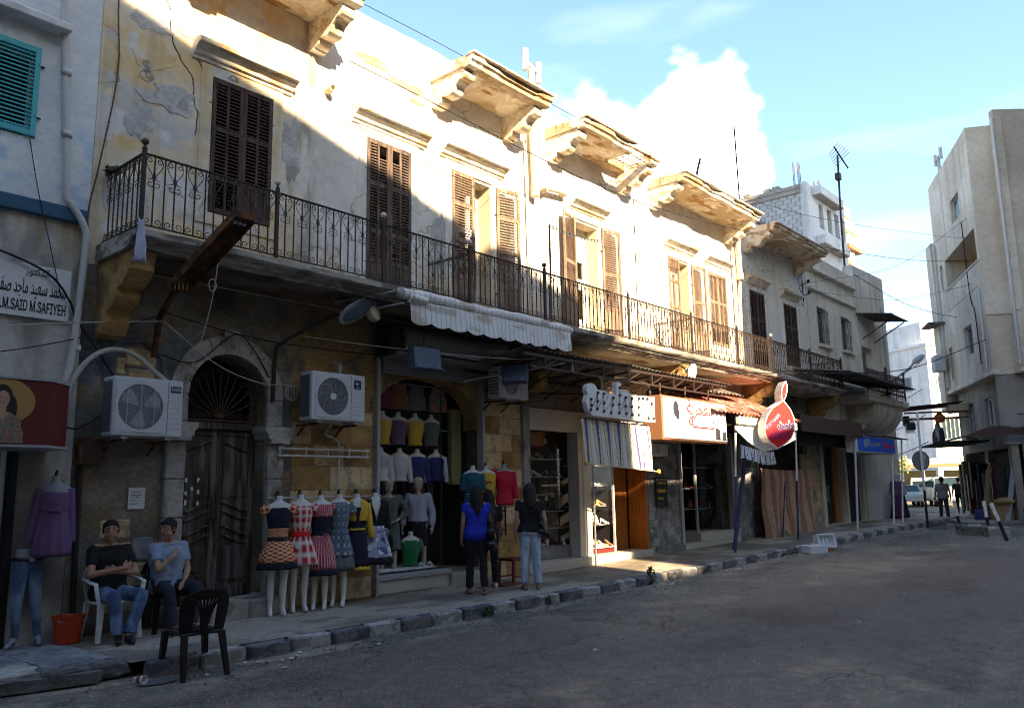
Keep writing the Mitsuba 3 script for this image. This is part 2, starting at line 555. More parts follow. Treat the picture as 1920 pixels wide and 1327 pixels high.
def b_asphalt(p, n, uv):
    return noise(p.x * 75, p.y * 75, 0.0) * 0.6 + noise(p.x * 190, p.y * 190, 3.0) * 0.5


pmat('asphalt', f_asphalt, 0.88, (0.006, b_asphalt))


def f_pave(p, n, uv):
    x, y = p.x, p.y
    a = fbm(x * 0.7, y * 1.4, 2.0, 4)
    c = mix((0.145, 0.122, 0.095), (0.29, 0.25, 0.20), smoothstep(0.33, 0.66, a))
    c = mix(c, (0.10, 0.09, 0.08), smoothstep(0.56, 0.68, fbm(x * 1.5 + 8, y * 2.5, 1.0, 4)) * 0.6)
    d, _, w = voronoi(x * 5, y * 5)
    c = mix(c, (0.06, 0.055, 0.05), smoothstep(0.12, 0.05, d) * smoothstep(0.7, 0.8, w) * 0.8)
    return c * (0.75 + 0.5 * fbm(x * 40, y * 40, 1.0, 2))


pmat('pavement', f_pave, 0.72, (0.004, b_stone))


def f_kerb(c, chip):
    def f(p, n, uv):
        x, y, z = p.x, p.y, p.z
        k = smoothstep(0.45, 0.56, fbm(x * 9, y * 9, z * 12, 4))
        b = mix(c, chip, k * 0.75)
        return b * (0.65 + 0.6 * fbm(x * 34, y * 34, z * 34, 3))
    return f


pmat('kerb_white', f_kerb((0.36, 0.35, 0.33), (0.17, 0.16, 0.15)), 0.85, (0.012, b_stone))
pmat('kerb_black', f_kerb((0.075, 0.080, 0.092), (0.19, 0.18, 0.17)), 0.85, (0.012, b_stone))
pmat('kerb_plain', f_kerb((0.15, 0.143, 0.135), (0.085, 0.08, 0.075)), 0.9, (0.015, b_stone))


def f_wood(c0, c1, grey):
    def f(p, n, uv):
        x, y, z = p.x, p.y, p.z
        g = fbm(x * 40, y * 40, z * 2.2, 4)
        c = mix(c0, c1, smoothstep(0.3, 0.7, g))
        c = mix(c, grey, smoothstep(0.52, 0.66, fbm(x * 14 + 5, y * 14, z * 1.3, 4)) * 0.6)
        return c * (0.8 + 0.4 * fbm(x * 90, y * 90, z * 6, 2))
    return f


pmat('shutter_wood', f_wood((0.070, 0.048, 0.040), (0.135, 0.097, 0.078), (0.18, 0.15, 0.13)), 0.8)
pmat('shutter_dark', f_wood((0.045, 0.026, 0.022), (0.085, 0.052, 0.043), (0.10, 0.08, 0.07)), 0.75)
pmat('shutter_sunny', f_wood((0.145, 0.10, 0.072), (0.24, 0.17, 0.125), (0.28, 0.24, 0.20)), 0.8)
pmat('door_wood', f_wood((0.035, 0.025, 0.020), (0.075, 0.055, 0.045), (0.20, 0.17, 0.15)), 0.7)
pmat('shop_wood', f_wood((0.30, 0.10, 0.02), (0.42, 0.16, 0.04), (0.34, 0.13, 0.03)), 0.35)


def f_rust(p, n, uv):
    a = fbm(p.x * 9, p.y * 9, p.z * 9, 4)
    c = mix((0.055, 0.025, 0.015), (0.17, 0.075, 0.03), smoothstep(0.35, 0.7, a))
    return c * (0.7 + 0.6 * fbm(p.x * 60, p.y * 60, p.z * 60, 2))


pmat('rust', f_rust, 0.85)


def f_tin(p, n, uv):
    a = fbm(p.x * 4, p.y * 4, p.z * 4, 4)
    return mix((0.15, 0.14, 0.13), (0.08, 0.055, 0.042), smoothstep(0.42, 0.62, a)) * (0.8 + 0.4 * noise(p.x * 50, p.y * 50, p.z * 50))


pmat('tin', f_tin, 0.7)


def f_redtin(p, n, uv):
    a = fbm(p.x * 3, p.y * 3, p.z * 6, 4)
    c = mix((0.22, 0.055, 0.04), (0.32, 0.10, 0.07), smoothstep(0.3, 0.7, a))
    return mix(c, (0.34, 0.29, 0.26), smoothstep(0.53, 0.64, fbm(p.x * 5 + 3, p.y * 7, p.z * 9, 4)) * 0.7)


pmat('red_tin', f_redtin, 0.75)


# fabrics: uv runs round the garment (u) and down it (v)
def stripes(u, k, w):
    t = u * k - dr.floor(u * k)
    return smoothstep(w + 0.03, w, dr.abs(t - 0.5) * 2)


def plaid(bg, c1, c2, ku, kv, diag=False, line=(0.75, 0.72, 0.66), lw=0.6):
    def f(p, n, uv):
        u, v = uv.x * ku, uv.y * kv
        if diag:
            u, v = u + v, u - v
        su, sv = stripes(u, 1, 0.5), stripes(v, 1, 0.5)
        lu, lv = stripes(u + 0.5, 1, 0.12), stripes(v + 0.5, 1, 0.12)
        c = mix(bg, c1, 0.55 * su + 0.45 * sv)
        c = mix(c, c2, su * sv * 0.85)
        c = mix(c, line, dr.maximum(lu, lv) * lw)
        return c * (0.85 + 0.3 * noise(p.x * 160, p.y * 160, p.z * 160))
    return f


pmat('plaid_orange', plaid((0.62, 0.40, 0.16), (0.50, 0.05, 0.03), (0.36, 0.02, 0.02), 10, 5.5, True, lw=0.35), 0.9)
pmat('plaid_red', plaid((0.60, 0.52, 0.46), (0.55, 0.10, 0.09), (0.45, 0.01, 0.02), 11, 7), 0.9)
pmat('plaid_blue', plaid((0.10, 0.15, 0.21), (0.05, 0.08, 0.13), (0.34, 0.33, 0.30), 13, 8, line=(0.16, 0.22, 0.34), lw=0.35), 0.9)


def f_redstripe(p, n, uv):
    c = mix((0.42, 0.06, 0.08), (0.62, 0.42, 0.42), stripes(uv.x, 34, 0.28))
    return mix(c, (0.10, 0.01, 0.02), stripes(uv.x + 0.008, 34, 0.12))


pmat('red_stripe', f_redstripe, 0.9)


def f_print(p, n, uv):
    d, e, w = voronoi(uv.x * 16, uv.y * 7)
    c = mix((0.30, 0.32, 0.46), (0.66, 0.66, 0.72), smoothstep(0.35, 0.55, w))
    c = mix(c, (0.07, 0.07, 0.13), smoothstep(0.12, 0.04, e - d) * 0.8)
    return mix(c, (0.10, 0.11, 0.22), smoothstep(0.8, 0.9, w))


pmat('print_skirt', f_print, 0.85)


def f_dots(p, n, uv):
    a, b = uv.x * 26, uv.y * 16
    d = dr.sqrt(dr.square(a - dr.floor(a) - 0.5) + dr.square(b - dr.floor(b) - 0.5))
    return mix((0.70, 0.69, 0.68), (0.03, 0.03, 0.04), smoothstep(0.36, 0.30, d) * smoothstep(0.35, 0.5, uv.y))


pmat('dotted_top', f_dots, 0.9)


def f_floral(p, n, uv):
    d, e, w = voronoi(uv.x * 14, uv.y * 6)
    c = mix((0.10, 0.13, 0.11), (0.42, 0.13, 0.08), smoothstep(0.6, 0.65, w))
    return mix(c, (0.45, 0.42, 0.30), smoothstep(0.3, 0.2, d) * smoothstep(0.4, 0.2, w))


pmat('floral_skirt', f_floral, 0.9)


def f_cloth(p, n, uv):
    u = uv.x
    c = mix((0.58, 0.55, 0.47), (0.46, 0.42, 0.24), stripes(u + 0.02, 13, 0.26))
    blue = stripes(u + 0.03, 6.5, 0.22) * (1 - smoothstep(0.62, 0.68, u)) + stripes(u, 11, 0.16) * smoothstep(0.66, 0.68, u)
    c = mix(c, (0.07, 0.06, 0.24), dr.minimum(blue, 1.0))
    c = mix(c, (0.12, 0.11, 0.09), stripes(u + 0.045, 13, 0.07))
    return c * (0.85 + 0.3 * noise(p.x * 120, p.y * 120, p.z * 120))


pmat('striped_cloth', f_cloth, 0.9)


def f_awning(p, n, uv):
    c = mix((0.70, 0.69, 0.66), (0.40, 0.38, 0.37), stripes(p.x, 9, 0.16) * 0.9)
    a = fbm(p.x * 2.5, p.y * 5, p.z * 5, 4)
    return mix(c, (0.34, 0.26, 0.18), smoothstep(0.50, 0.66, a) * 0.6)


pmat('awning', f_awning, 0.9)


def f_tarp(p, n, uv):
    c = mix((0.40, 0.26, 0.18), (0.26, 0.115, 0.075), stripes(uv.x + 0.04, 7, 0.42))
    c = mix(c, (0.46, 0.34, 0.25), stripes(uv.x, 14, 0.1) * 0.5)
    return c * (0.8 + 0.4 * fbm(p.x * 6, p.y * 6, p.z * 6, 3))


pmat('tarp', f_tarp, 0.9)
pmat('blue_valance', lambda p, n, uv: mix((0.66, 0.67, 0.70), (0.07, 0.09, 0.16), stripes(uv.x, 26, 0.26)), 0.9)


def f_denim(c0, c1):
    def f(p, n, uv):
        a = fbm(p.x * 7, p.y * 7, p.z * 3, 4)
        return mix(c0, c1, smoothstep(0.38, 0.62, a)) * (0.8 + 0.4 * noise(p.x * 130, p.y * 130, p.z * 130))
    return f


pmat('denim_pale', f_denim((0.27, 0.34, 0.46), (0.46, 0.53, 0.63)), 0.9)
pmat('denim_blue', f_denim((0.055, 0.09, 0.17), (0.16, 0.22, 0.33)), 0.9)


def f_brickwork(p, n, uv):
    u, v = (p.x + p.y) * 2.2, p.z * 4.2
    row = dr.floor(v)
    u = u + 0.5 * (row - 2 * dr.floor(row / 2))
    a, b = u - dr.floor(u), v - dr.floor(v)
    j = dr.minimum(dr.minimum(a, 1 - a) * 0.5, dr.minimum(b, 1 - b))
    c = mix((0.42, 0.41, 0.40), (0.52, 0.51, 0.49), cell_rand(dr.floor(u), row, 2.0))
    return mix((0.28, 0.27, 0.26), c, smoothstep(0.03, 0.07, j))


pmat('blockwork', f_brickwork, 0.92)

for nm, c, r in [('iron', (0.035, 0.022, 0.018), 0.6), ('iron_brown', (0.10, 0.055, 0.035), 0.7), ('white_paint', (0.66, 0.66, 0.64), 0.5), ('off_white', (0.55, 0.53, 0.48), 0.6),
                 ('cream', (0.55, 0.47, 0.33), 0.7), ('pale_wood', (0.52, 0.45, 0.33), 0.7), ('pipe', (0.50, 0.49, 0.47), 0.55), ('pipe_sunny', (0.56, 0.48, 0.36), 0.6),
                 ('teal', (0.07, 0.40, 0.43), 0.6), ('band_blue', (0.035, 0.10, 0.16), 0.8), ('ac_white', (0.52, 0.53, 0.54), 0.45), ('ac_dark', (0.10, 0.105, 0.12), 0.5),
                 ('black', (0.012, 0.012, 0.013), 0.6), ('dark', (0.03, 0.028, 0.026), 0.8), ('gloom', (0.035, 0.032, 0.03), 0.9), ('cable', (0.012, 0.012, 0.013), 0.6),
                 ('cable_pale', (0.42, 0.40, 0.37), 0.7), ('steel', (0.34, 0.35, 0.36), 0.4), ('grey_paint', (0.30, 0.31, 0.32), 0.5), ('maroon', (0.11, 0.018, 0.016), 0.35),
                 ('ochre', (0.36, 0.20, 0.06), 0.5), ('skin', (0.42, 0.24, 0.16), 0.55), ('skin_tan', (0.36, 0.19, 0.12), 0.55), ('lips', (0.30, 0.11, 0.09), 0.5), ('hair', (0.012, 0.010, 0.009), 0.8),
                 ('hair_brown', (0.022, 0.014, 0.010), 0.75), ('shirt_black', (0.010, 0.010, 0.011), 0.9), ('shirt_blue', (0.27, 0.33, 0.45), 0.9), ('shirt_grey', (0.28, 0.27, 0.31), 0.9),
                 ('royal_blue', (0.018, 0.03, 0.42), 0.85), ('trousers_black', (0.011, 0.011, 0.013), 0.9), ('trousers_dark', (0.022, 0.026, 0.038), 0.9), ('leather', (0.012, 0.011, 0.011), 0.35),
                 ('shoe_black', (0.015, 0.014, 0.014), 0.4), ('shoe_tan', (0.24, 0.13, 0.08), 0.5), ('shoe_white', (0.55, 0.55, 0.53), 0.5), ('plastic_white', (0.66, 0.66, 0.65), 0.35),
                 ('plastic_brown', (0.012, 0.008, 0.0075), 0.35), ('bucket_red', (0.42, 0.045, 0.012), 0.35), ('dark_house', (0.21, 0.18, 0.145), 0.9), ('mannequin', (0.60, 0.58, 0.55), 0.45), ('mannequin_grey', (0.24, 0.27, 0.30), 0.5),
                 ('mannequin_skin', (0.46, 0.39, 0.31), 0.45), ('navy', (0.012, 0.014, 0.03), 0.9), ('yellow', (0.58, 0.36, 0.035), 0.85), ('red_cloth', (0.46, 0.012, 0.035), 0.85),
                 ('red_gloss', (0.58, 0.014, 0.012), 0.7), ('magenta', (0.34, 0.01, 0.07), 0.4), ('teal_cloth', (0.018, 0.08, 0.13), 0.9), ('purple_cloth', (0.14, 0.075, 0.165), 0.85),
                 ('dark_purple', (0.07, 0.03, 0.09), 0.85), ('grey_cloth', (0.11, 0.13, 0.13), 0.9), ('lilac_cloth', (0.42, 0.43, 0.54), 0.9), ('green_cloth', (0.02, 0.17, 0.06), 0.9),
                 ('blue_cloth', (0.02, 0.035, 0.17), 0.9), ('white_cloth', (0.56, 0.56, 0.57), 0.9), ('wine_cloth', (0.16, 0.015, 0.04), 0.9), ('brown_cloth', (0.22, 0.075, 0.04), 0.9),
                 ('lamp_blue', (0.07, 0.10, 0.15), 0.4), ('sign_blue', (0.02, 0.10, 0.55), 0.5), ('sign_orange', (0.26, 0.12, 0.065), 0.5), ('sign_white', (0.66, 0.65, 0.63), 0.4),
                 ('print_red', (0.32, 0.012, 0.012), 0.5), ('print_pink', (0.55, 0.30, 0.30), 0.5), ('print_dark', (0.03, 0.03, 0.04), 0.5), ('print_blue', (0.16, 0.26, 0.42), 0.5),
                 ('purple_ink', (0.09, 0.025, 0.20), 0.4), ('logo_blue', (0.02, 0.025, 0.12), 0.4), ('olive', (0.24, 0.22, 0.11), 0.8), ('shutter_steel', (0.17, 0.17, 0.17), 0.5), ('shutter_brown', (0.075, 0.045, 0.04), 0.6),
                 ('shutter_slate', (0.035, 0.042, 0.055), 0.6), ('brown_metal', (0.060, 0.030, 0.022), 0.7), ('marble', (0.46, 0.43, 0.38), 0.4), ('foam', (0.66, 0.68, 0.70), 0.7),
                 ('paper', (0.62, 0.62, 0.60), 0.8), ('gold', (0.48, 0.34, 0.10), 0.4), ('car_white', (0.66, 0.67, 0.67), 0.3), ('car_teal', (0.26, 0.33, 0.33), 0.3), ('rubber', (0.02, 0.02, 0.02), 0.8),
                 ('lantern', (0.45, 0.08, 0.02), 0.5), ('roof_orange', (0.30, 0.17, 0.09), 0.8), ('trunk', (0.10, 0.07, 0.045), 0.9), ('awning_beige', (0.46, 0.42, 0.34), 0.85), ('tint', (0.03, 0.05, 0.06), 0.15),
                 ('blue_pole', (0.025, 0.035, 0.10), 0.5), ('burlap', (0.25, 0.185, 0.075), 0.9), ('carton', (0.24, 0.16, 0.09), 0.9), ('pink_floor', (0.20, 0.17, 0.15), 0.5)]:
    mat(nm, c, r)
scene['material_glass'] = {'type': 'thindielectric', 'int_ior': 1.12}
scene['material_leaf'] = {'type': 'twosided', 'bsdf': {'type': 'principled', 'base_color': {'type': 'rgb', 'value': [0.16, 0.19, 0.05]}, 'roughness': 0.7}}
scene['material_leaf_dark'] = {'type': 'twosided', 'bsdf': {'type': 'principled', 'base_color': {'type': 'rgb', 'value': [0.05, 0.08, 0.03]}, 'roughness': 0.7}}

# ------------------------------------------------------------------ ground, road, pavement
gx = np.concatenate([-np.geomspace(1500, 20, 14), np.linspace(-15, 60, 60), np.geomspace(66, 1500, 14)])
gy = np.concatenate([-np.geomspace(1500, 30, 12), np.linspace(-25, 40, 30), np.geomspace(46, 1500, 14)])
struct('ground', 'bare ground under and beyond the town', grid(gx, gy, lambda X, Y: gz(X) - 0.03), 'kerb_plain')


def road_z(X, Y):
    q = np.stack([X * 0.5, Y * 0.5, X * 0], -1)
    return gz(X) + (meshkit.fbm(q, 3, 5) - 0.5) * 0.035 * np.clip(8.2 - Y, 0, 1) * (X < 34)


road = struct('road', 'worn grey asphalt road climbing gently along the kerb', grid(np.linspace(-6, 110, 340), np.linspace(-14, 45, 170), road_z), 'asphalt', True)

pave = thing('pavement', 'raised concrete pavement along the shop fronts', None)
labels[pave] = {'label': 'raised concrete pavement along the shop fronts', 'kind': 'structure'}
put(pave, grid(np.linspace(3.95, 37.0, 90), np.linspace(8.45, 11.4, 14), lambda X, Y: pz(X) + 0.006 * (meshkit.fbm(np.stack([X, Y, X * 0], -1) * 0.9, 3, 2) - 0.5)), 'pavement', True)
# kerb stones, alternately dark and pale
kdic = {}
for c in ('kerb_white', 'kerb_black'):
    kdic[c] = [shape(rough(box(-0.255, 0.255, -0.085, 0.085, -0.2, 0.0, 0.022), 0.012, 0.10, s, 0.10), c) for s in (1, 2, 3)]
for i in range(59):
    x = 4.32 + 0.555 * i
    c = 'kerb_black' if i % 2 == 0 else 'kerb_white'
    rep(pave, 'kerb_stone', kdic[c][rnd.randrange(3)], at(x + rnd.uniform(-0.008, 0.008), 8.36 + rnd.uniform(-0.012, 0.012), float(pz(x)) + 0.006 + rnd.uniform(-0.008, 0.006), rnd.uniform(-1.2, 1.2), 0, -0.6 if 12 < x < 28 else 0))
# the tiled apron in front of the left shop, with its broken edge
edge = [(2.0, 8.62), (2.9, 8.60), (3.3, 8.50), (3.62, 8.42), (3.78, 8.62), (3.93, 8.86), (3.96, 10.6), (2.0, 10.6)]
part(pave, 'apron_bed', rough(ext(Polygon(edge), 0.02, 0.125, 'xy'), 0.02, 0.12, 4, 0.12), 'kerb_plain')
tiles = [(2.0 + 0.66 * i, 8.72 + 0.62 * j) for i in range(3) for j in range(3)]
for i, (x, y) in enumerate(tiles):
    part(pave, 'floor_tile', box(x, x + 0.645, y, y + 0.605, 0.10, 0.15 + rnd.uniform(-0.004, 0.004), 0.006), 'pale_stone' if i in (0, 3) else 'grey_stone_dark')
part(pave, 'broken_concrete', rough(box(3.2, 3.98, 8.52, 8.86, 0.03, 0.16, 0.02), 0.035, 0.10, 8, 0.06), 'kerb_plain')
# a small wall of weeds in the kerb joints is added with the plants below

# ------------------------------------------------------------------ the old terrace: five houses under one long balcony
Y0 = 10.5
HOUSES = [('A', 4.06, 7.37, 'peeling ochre house front with the arched wooden doorway and one brown shuttered window'),
          ('B', 7.37, 13.03, 'cream house front above the dress shop with two shuttered balcony doors'),
          ('C', 13.03, 17.05, 'sunlit cream house front above the shoe shop with wide open shutters'),
          ('D', 17.05, 23.0, 'sunlit cream house front above the white and orange shop sign'),
          ('E', 23.0, 27.95, 'shaded end house of the balcony row with two dark shuttered openings')]
HS, LOW = {}, {'A': (4.06, 8.66), 'B': (8.66, 12.4), 'C': (12.4, 18.45), 'D': (18.45, 23.0), 'E': (23.0, 28.0)}
for k, x0, x1, lab in HOUSES:
    HS[k] = thing('old_house', lab, 'house', 'row of old balconied houses')
OPEN = {'A': [(5.62, 6.62, 5.72, 7.77)], 'B': [(8.46, 9.47, 4.92, 7.78), (10.50, 11.65, 4.92, 7.80)], 'C': [(14.40, 15.36, 4.92, 7.80)],
        'D': [(18.45, 19.62, 4.92, 7.78), (20.66, 21.75, 5.69, 7.78)], 'E': [(23.3, 24.35, 4.92, 7.72), (25.85, 26.9, 5.65, 7.70)]}


def xz(x0, x1, z0, z1):
    return sbox(x0, z0, x1, z1)


def ragged(x0, x1, z, seed, amp=0.06, step=0.16):
    n = max(3, int((x1 - x0) / step))
    xs = np.linspace(x0, x1, n)
    zs = z + (meshkit.fbm(np.stack([xs * 2.1, xs * 0, xs * 0 + seed], 1), 4, seed) - 0.6) * 2 * amp
    return list(zip(xs, zs))


for k, x0, x1, lab in HOUSES:
    h = HS[k]
    top = ragged(x0, x1, {'A': 10.02, 'B': 10.04, 'C': 10.08, 'D': 10.12, 'E': 10.05}[k], 7)
    poly = Polygon([(x0, 4.66), (x1, 4.66)] + top[::-1])
    for a, b, c, d in OPEN[k]:
        poly = poly.difference(xz(a, b, c, d))
    part(h, 'facade_wall', ext(poly, Y0, Y0 + 0.42), 'upper_plaster')
    part(h, 'flat_roof', box(x0 + 0.002, x1 - 0.002, Y0 + 0.42, 20, 9.62, 9.75), 'old_concrete')
    part(h, 'party_wall', box(x0 + 0.002, x0 + 0.15, Y0 + 0.43, 20, 0, 9.6), 'old_concrete')
    part(h, 'rear_wall', box(x0 + 0.16, x1 - 0.002, 19.8, 20, 0, 9.6), 'old_concrete')
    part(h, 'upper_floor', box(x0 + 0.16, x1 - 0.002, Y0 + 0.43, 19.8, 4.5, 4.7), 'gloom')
    part(h, 'room_wall', box(x0 + 0.16, x1 - 0.002, 13.6, 13.7, 4.7, 9.6), 'cream')
    for a, b, c, d in OPEN[k]:
        door = c < 5
        # raised plaster surround and moulded cornice
        fr = xz(a - 0.17, b + 0.17, c if door else c - 0.17, d + 0.16).difference(xz(a - 0.002, b + 0.002, c - (0.1 if door else 0.002), d + 0.002))
        part(h, 'window_surround', ext(fr, Y0 - 0.028, Y0 + 0.05), 'upper_plaster')
        if (a, k) not in ():
            zc = d + 0.22
            prof = Polygon([(Y0 + 0.02, zc - 0.04), (Y0 - 0.04, zc - 0.04), (Y0 - 0.05, zc + 0.01), (Y0 - 0.09, zc + 0.015), (Y0 - 0.11, zc + 0.06), (Y0 - 0.17, zc + 0.09), (Y0 - 0.20, zc + 0.12),
                            (Y0 - 0.25, zc + 0.13), (Y0 - 0.26, zc + 0.20), (Y0 - 0.23, zc + 0.215), (Y0 + 0.02, zc + 0.25)])
            wx = 0.33 if k in 'AB' and a < 10 else 0.2
            if b < 19 and a > 10 and k == 'B':
                wx = 0.3
            m = rough(ext(prof, a - wx, b + wx, 'yz'), 0.006, 0.08, 3, 0.25)
            part(h, 'window_cornice', m, 'stone_trim')
        if door:
            part(h, 'threshold', box(a, b, Y0 + 0.0, Y0 + 0.4, 4.88, 4.925, 0.01), 'stone_trim')
# patches where plaster has come off near the roof
for x0, x1, z0, z1, s in [(8.2, 9.0, 9.13, 9.30, 1), (8.95, 9.85, 8.98, 9.12, 2), (9.45, 9.8, 8.78, 8.88, 4), (7.24, 7.40, 8.3, 8.75, 3)]:
    q_ = np.linspace(0, 2 * PI, 40)[:-1]
    rr = 0.45 + 1.0 * meshkit.fbm(np.stack([np.cos(q_) * 2.5 + s * 9, np.sin(q_) * 2.5, q_ * 0], 1), 4, s)
    pts = [(x0 + (x1 - x0) * (0.5 + 0.5 * math.cos(t) * k_), z0 + (z1 - z0) * (0.5 + 0.5 * math.sin(t) * k_)) for t, k_ in zip(q_, rr)]
    part(HS['B' if x0 > 7.3 else 'A'], 'bare_rubble', rough(ext(Polygon(pts).buffer(0), Y0 - 0.018, Y0 + 0.02), 0.022, 0.05, s, 0.05), 'warm_stone')

# remnants of older coats standing proud of the ochre wall, and the long cracks beside the window
g_ = random.Random(4)
for i, (x, zz, w, h) in enumerate([(4.75, 7.75, .32, .22), (5.05, 7.2, .42, .20), (4.6, 6.75, .20, .30), (5.2, 6.2, .26, .34), (4.7, 8.25, .26, .16), (6.95, 7.1, .16, .5), (7.1, 6.2, .14, .7), (5.3, 8.45, .3, .18), (4.5, 5.6, .25, .3), (7.05, 5.3, .2, .3), (6.9, 8.6, .3, .2), (10.15, 6.2, .2, .6), (9.9, 5.4, .2, .3), (13.35, 5.7, .2, .5)]):
    q_ = np.linspace(0, 2 * PI, 36)[:-1]
    rr = 0.35 + 1.25 * meshkit.fbm(np.stack([np.cos(q_) * 2.2 + i * 7, np.sin(q_) * 2.2, q_ * 0], 1), 4, i)
    poly = Polygon([(x + w * math.cos(a) * k_, zz + h * math.sin(a) * k_) for a, k_ in zip(q_, rr)]).buffer(0)
    part(HS['A' if x < 7.3 else 'B' if x < 13 else 'C'], 'plaster_remnant', ext(poly, Y0 - 0.008 - 0.004 * (i % 2), Y0 + 0.01), 'grey_coat' if i % 3 else 'upper_plaster')
for pts in ([(4.62, 8.9), (4.9, 8.62), (5.0, 8.42), (5.28, 8.30), (5.42, 8.12), (5.38, 7.95), (5.48, 7.82), (5.6, 7.78)], [(4.95, 8.42), (4.98, 8.15), (5.12, 7.85), (5.32, 7.62), (5.36, 7.3), (5.42, 7.1), (5.40, 6.8)], [(8.35, 9.2), (8.9, 9.14), (9.4, 9.0), (9.85, 8.88), (9.95, 8.7)]):
    p = smooth_path([(a, 0, b) for a, b in pts], 8)
    p[:, 0] += (meshkit.fbm(p * 9.0, 3, 4) - .5) * .06
    p[:, 2] += (meshkit.fbm(p * 9.0 + 50, 3, 5) - .5) * .06
    p[:, 1] = Y0 - 0.001
    part(HS['A' if pts[0][0] < 7 else 'B'], 'crack', tube(p, 0.004 + 0.007 * meshkit.fbm(p * 4, 2, 6), 5), 'dark')

# eaves canopies: stone slabs on scrolled brackets
CAN = [('A', 5.05, 7.55), ('B', 9.95, 12.28), ('C', 13.42, 16.48), ('D', 17.62, 22.12), ('E', 23.05, 27.25)]
PROF = [(10.55, 9.36), (9.62, 9.36), (9.60, 9.33), (9.45, 9.34), (9.43, 9.41), (9.38, 9.43), (9.36, 9.50), (9.40, 9.535), (10.55, 9.60)]
scroll = [(10.52, 8.86), (10.36, 8.84)]
for c, r, a0, a1 in [((10.33, 8.97), 0.11, -100, 10), ((10.04, 9.09), 0.15, -105, 0), ((9.70, 9.25), 0.10, -120, 70)]:
    scroll += [(c[0] - r * math.sin(math.radians(t + 90)) * 1.0, c[1] + r * math.sin(math.radians(t)) * 0.9) for t in np.linspace(a0, a1, 7)]
scroll += [(9.55, 9.355), (10.52, 9.355)]
SCROLL = Polygon(scroll).buffer(0)
corbel = shape(rough(ext(SCROLL, -0.13, 0.13, 'yz'), 0.008, 0.08, 5, 0.12), 'stone_trim', 40)
for k, x0, x1 in CAN:
    sl = ext(Polygon(PROF), x0, x1, 'yz')
    if k == 'C':   # the corner has fallen away and shows its bars
        whole = m3.Manifold(m3.Mesh(np.asarray(sl.vertices, np.float32), np.asarray(sl.faces, np.uint32)))
        cut = m3.Manifold.cube([1.05, 0.78, 1.0]).translate([x1 - 1.12, 9.46, 9.0])
        r = (whole - cut).to_mesh()
        sl = tm(r.vert_properties[:, :3], r.tri_verts)
    sl = rough(sl, 0.009, 0.12, 11, 0.13)
    v = np.array(sl.vertices)
    worn = meshkit.fbm(v * np.array([1.6, 0, 0]) + 2.2, 4, 31)
    front = np.clip((9.70 - v[:, 1]) / 0.3, 0, 1) * np.clip((worn - (0.46 if k != 'E' else 0.62)) * 6, 0, 1)
    v[:, 1] += front * 0.08
    v[:, 2] += front * 0.03 * (v[:, 2] < 9.45)
    part(HS[k], 'eaves_slab', tm(v, sl.faces), 'soffit')
    part(HS[k], 'slab_capping', rough(box(x0 - 0.02, x1 - (1.1 if k == 'C' else 0.0) + 0.02, 9.33, 9.50, 9.53, 9.565), 0.008, 0.1, 3, 0.16), 'stone_trim')
    for x in (x0 + 0.17, x1 - 0.17):
        rep(HS[k], 'scroll_bracket', corbel, at(x, 0, 0))
for i in range(7):
    part(HS['C'], 'bare_rod', tube([(15.40 + 0.145 * i, 9.42, 9.42), (15.42 + 0.145 * i, 10.2, 9.43)], 0.008, 5), 'rust')
for i in range(4):
    part(HS['C'], 'bare_rod', tube([(15.36, 9.48 + 0.2 * i, 9.44), (16.42, 9.48 + 0.2 * i, 9.43)], 0.008, 5), 'rust')

# ------------------------------------------------------------------ shutters, leaves and inner doors
_slat = {}


def slat(w, m, open_=False):
    k = (round(w, 3), m, open_)
    if k not in _slat:
        a = 16 if open_ else 42
        _slat[k] = shape(move(box(-w / 2, w / 2, -0.026, 0.026, -0.0045, 0.0045), rx=a), m)
    return _slat[k]


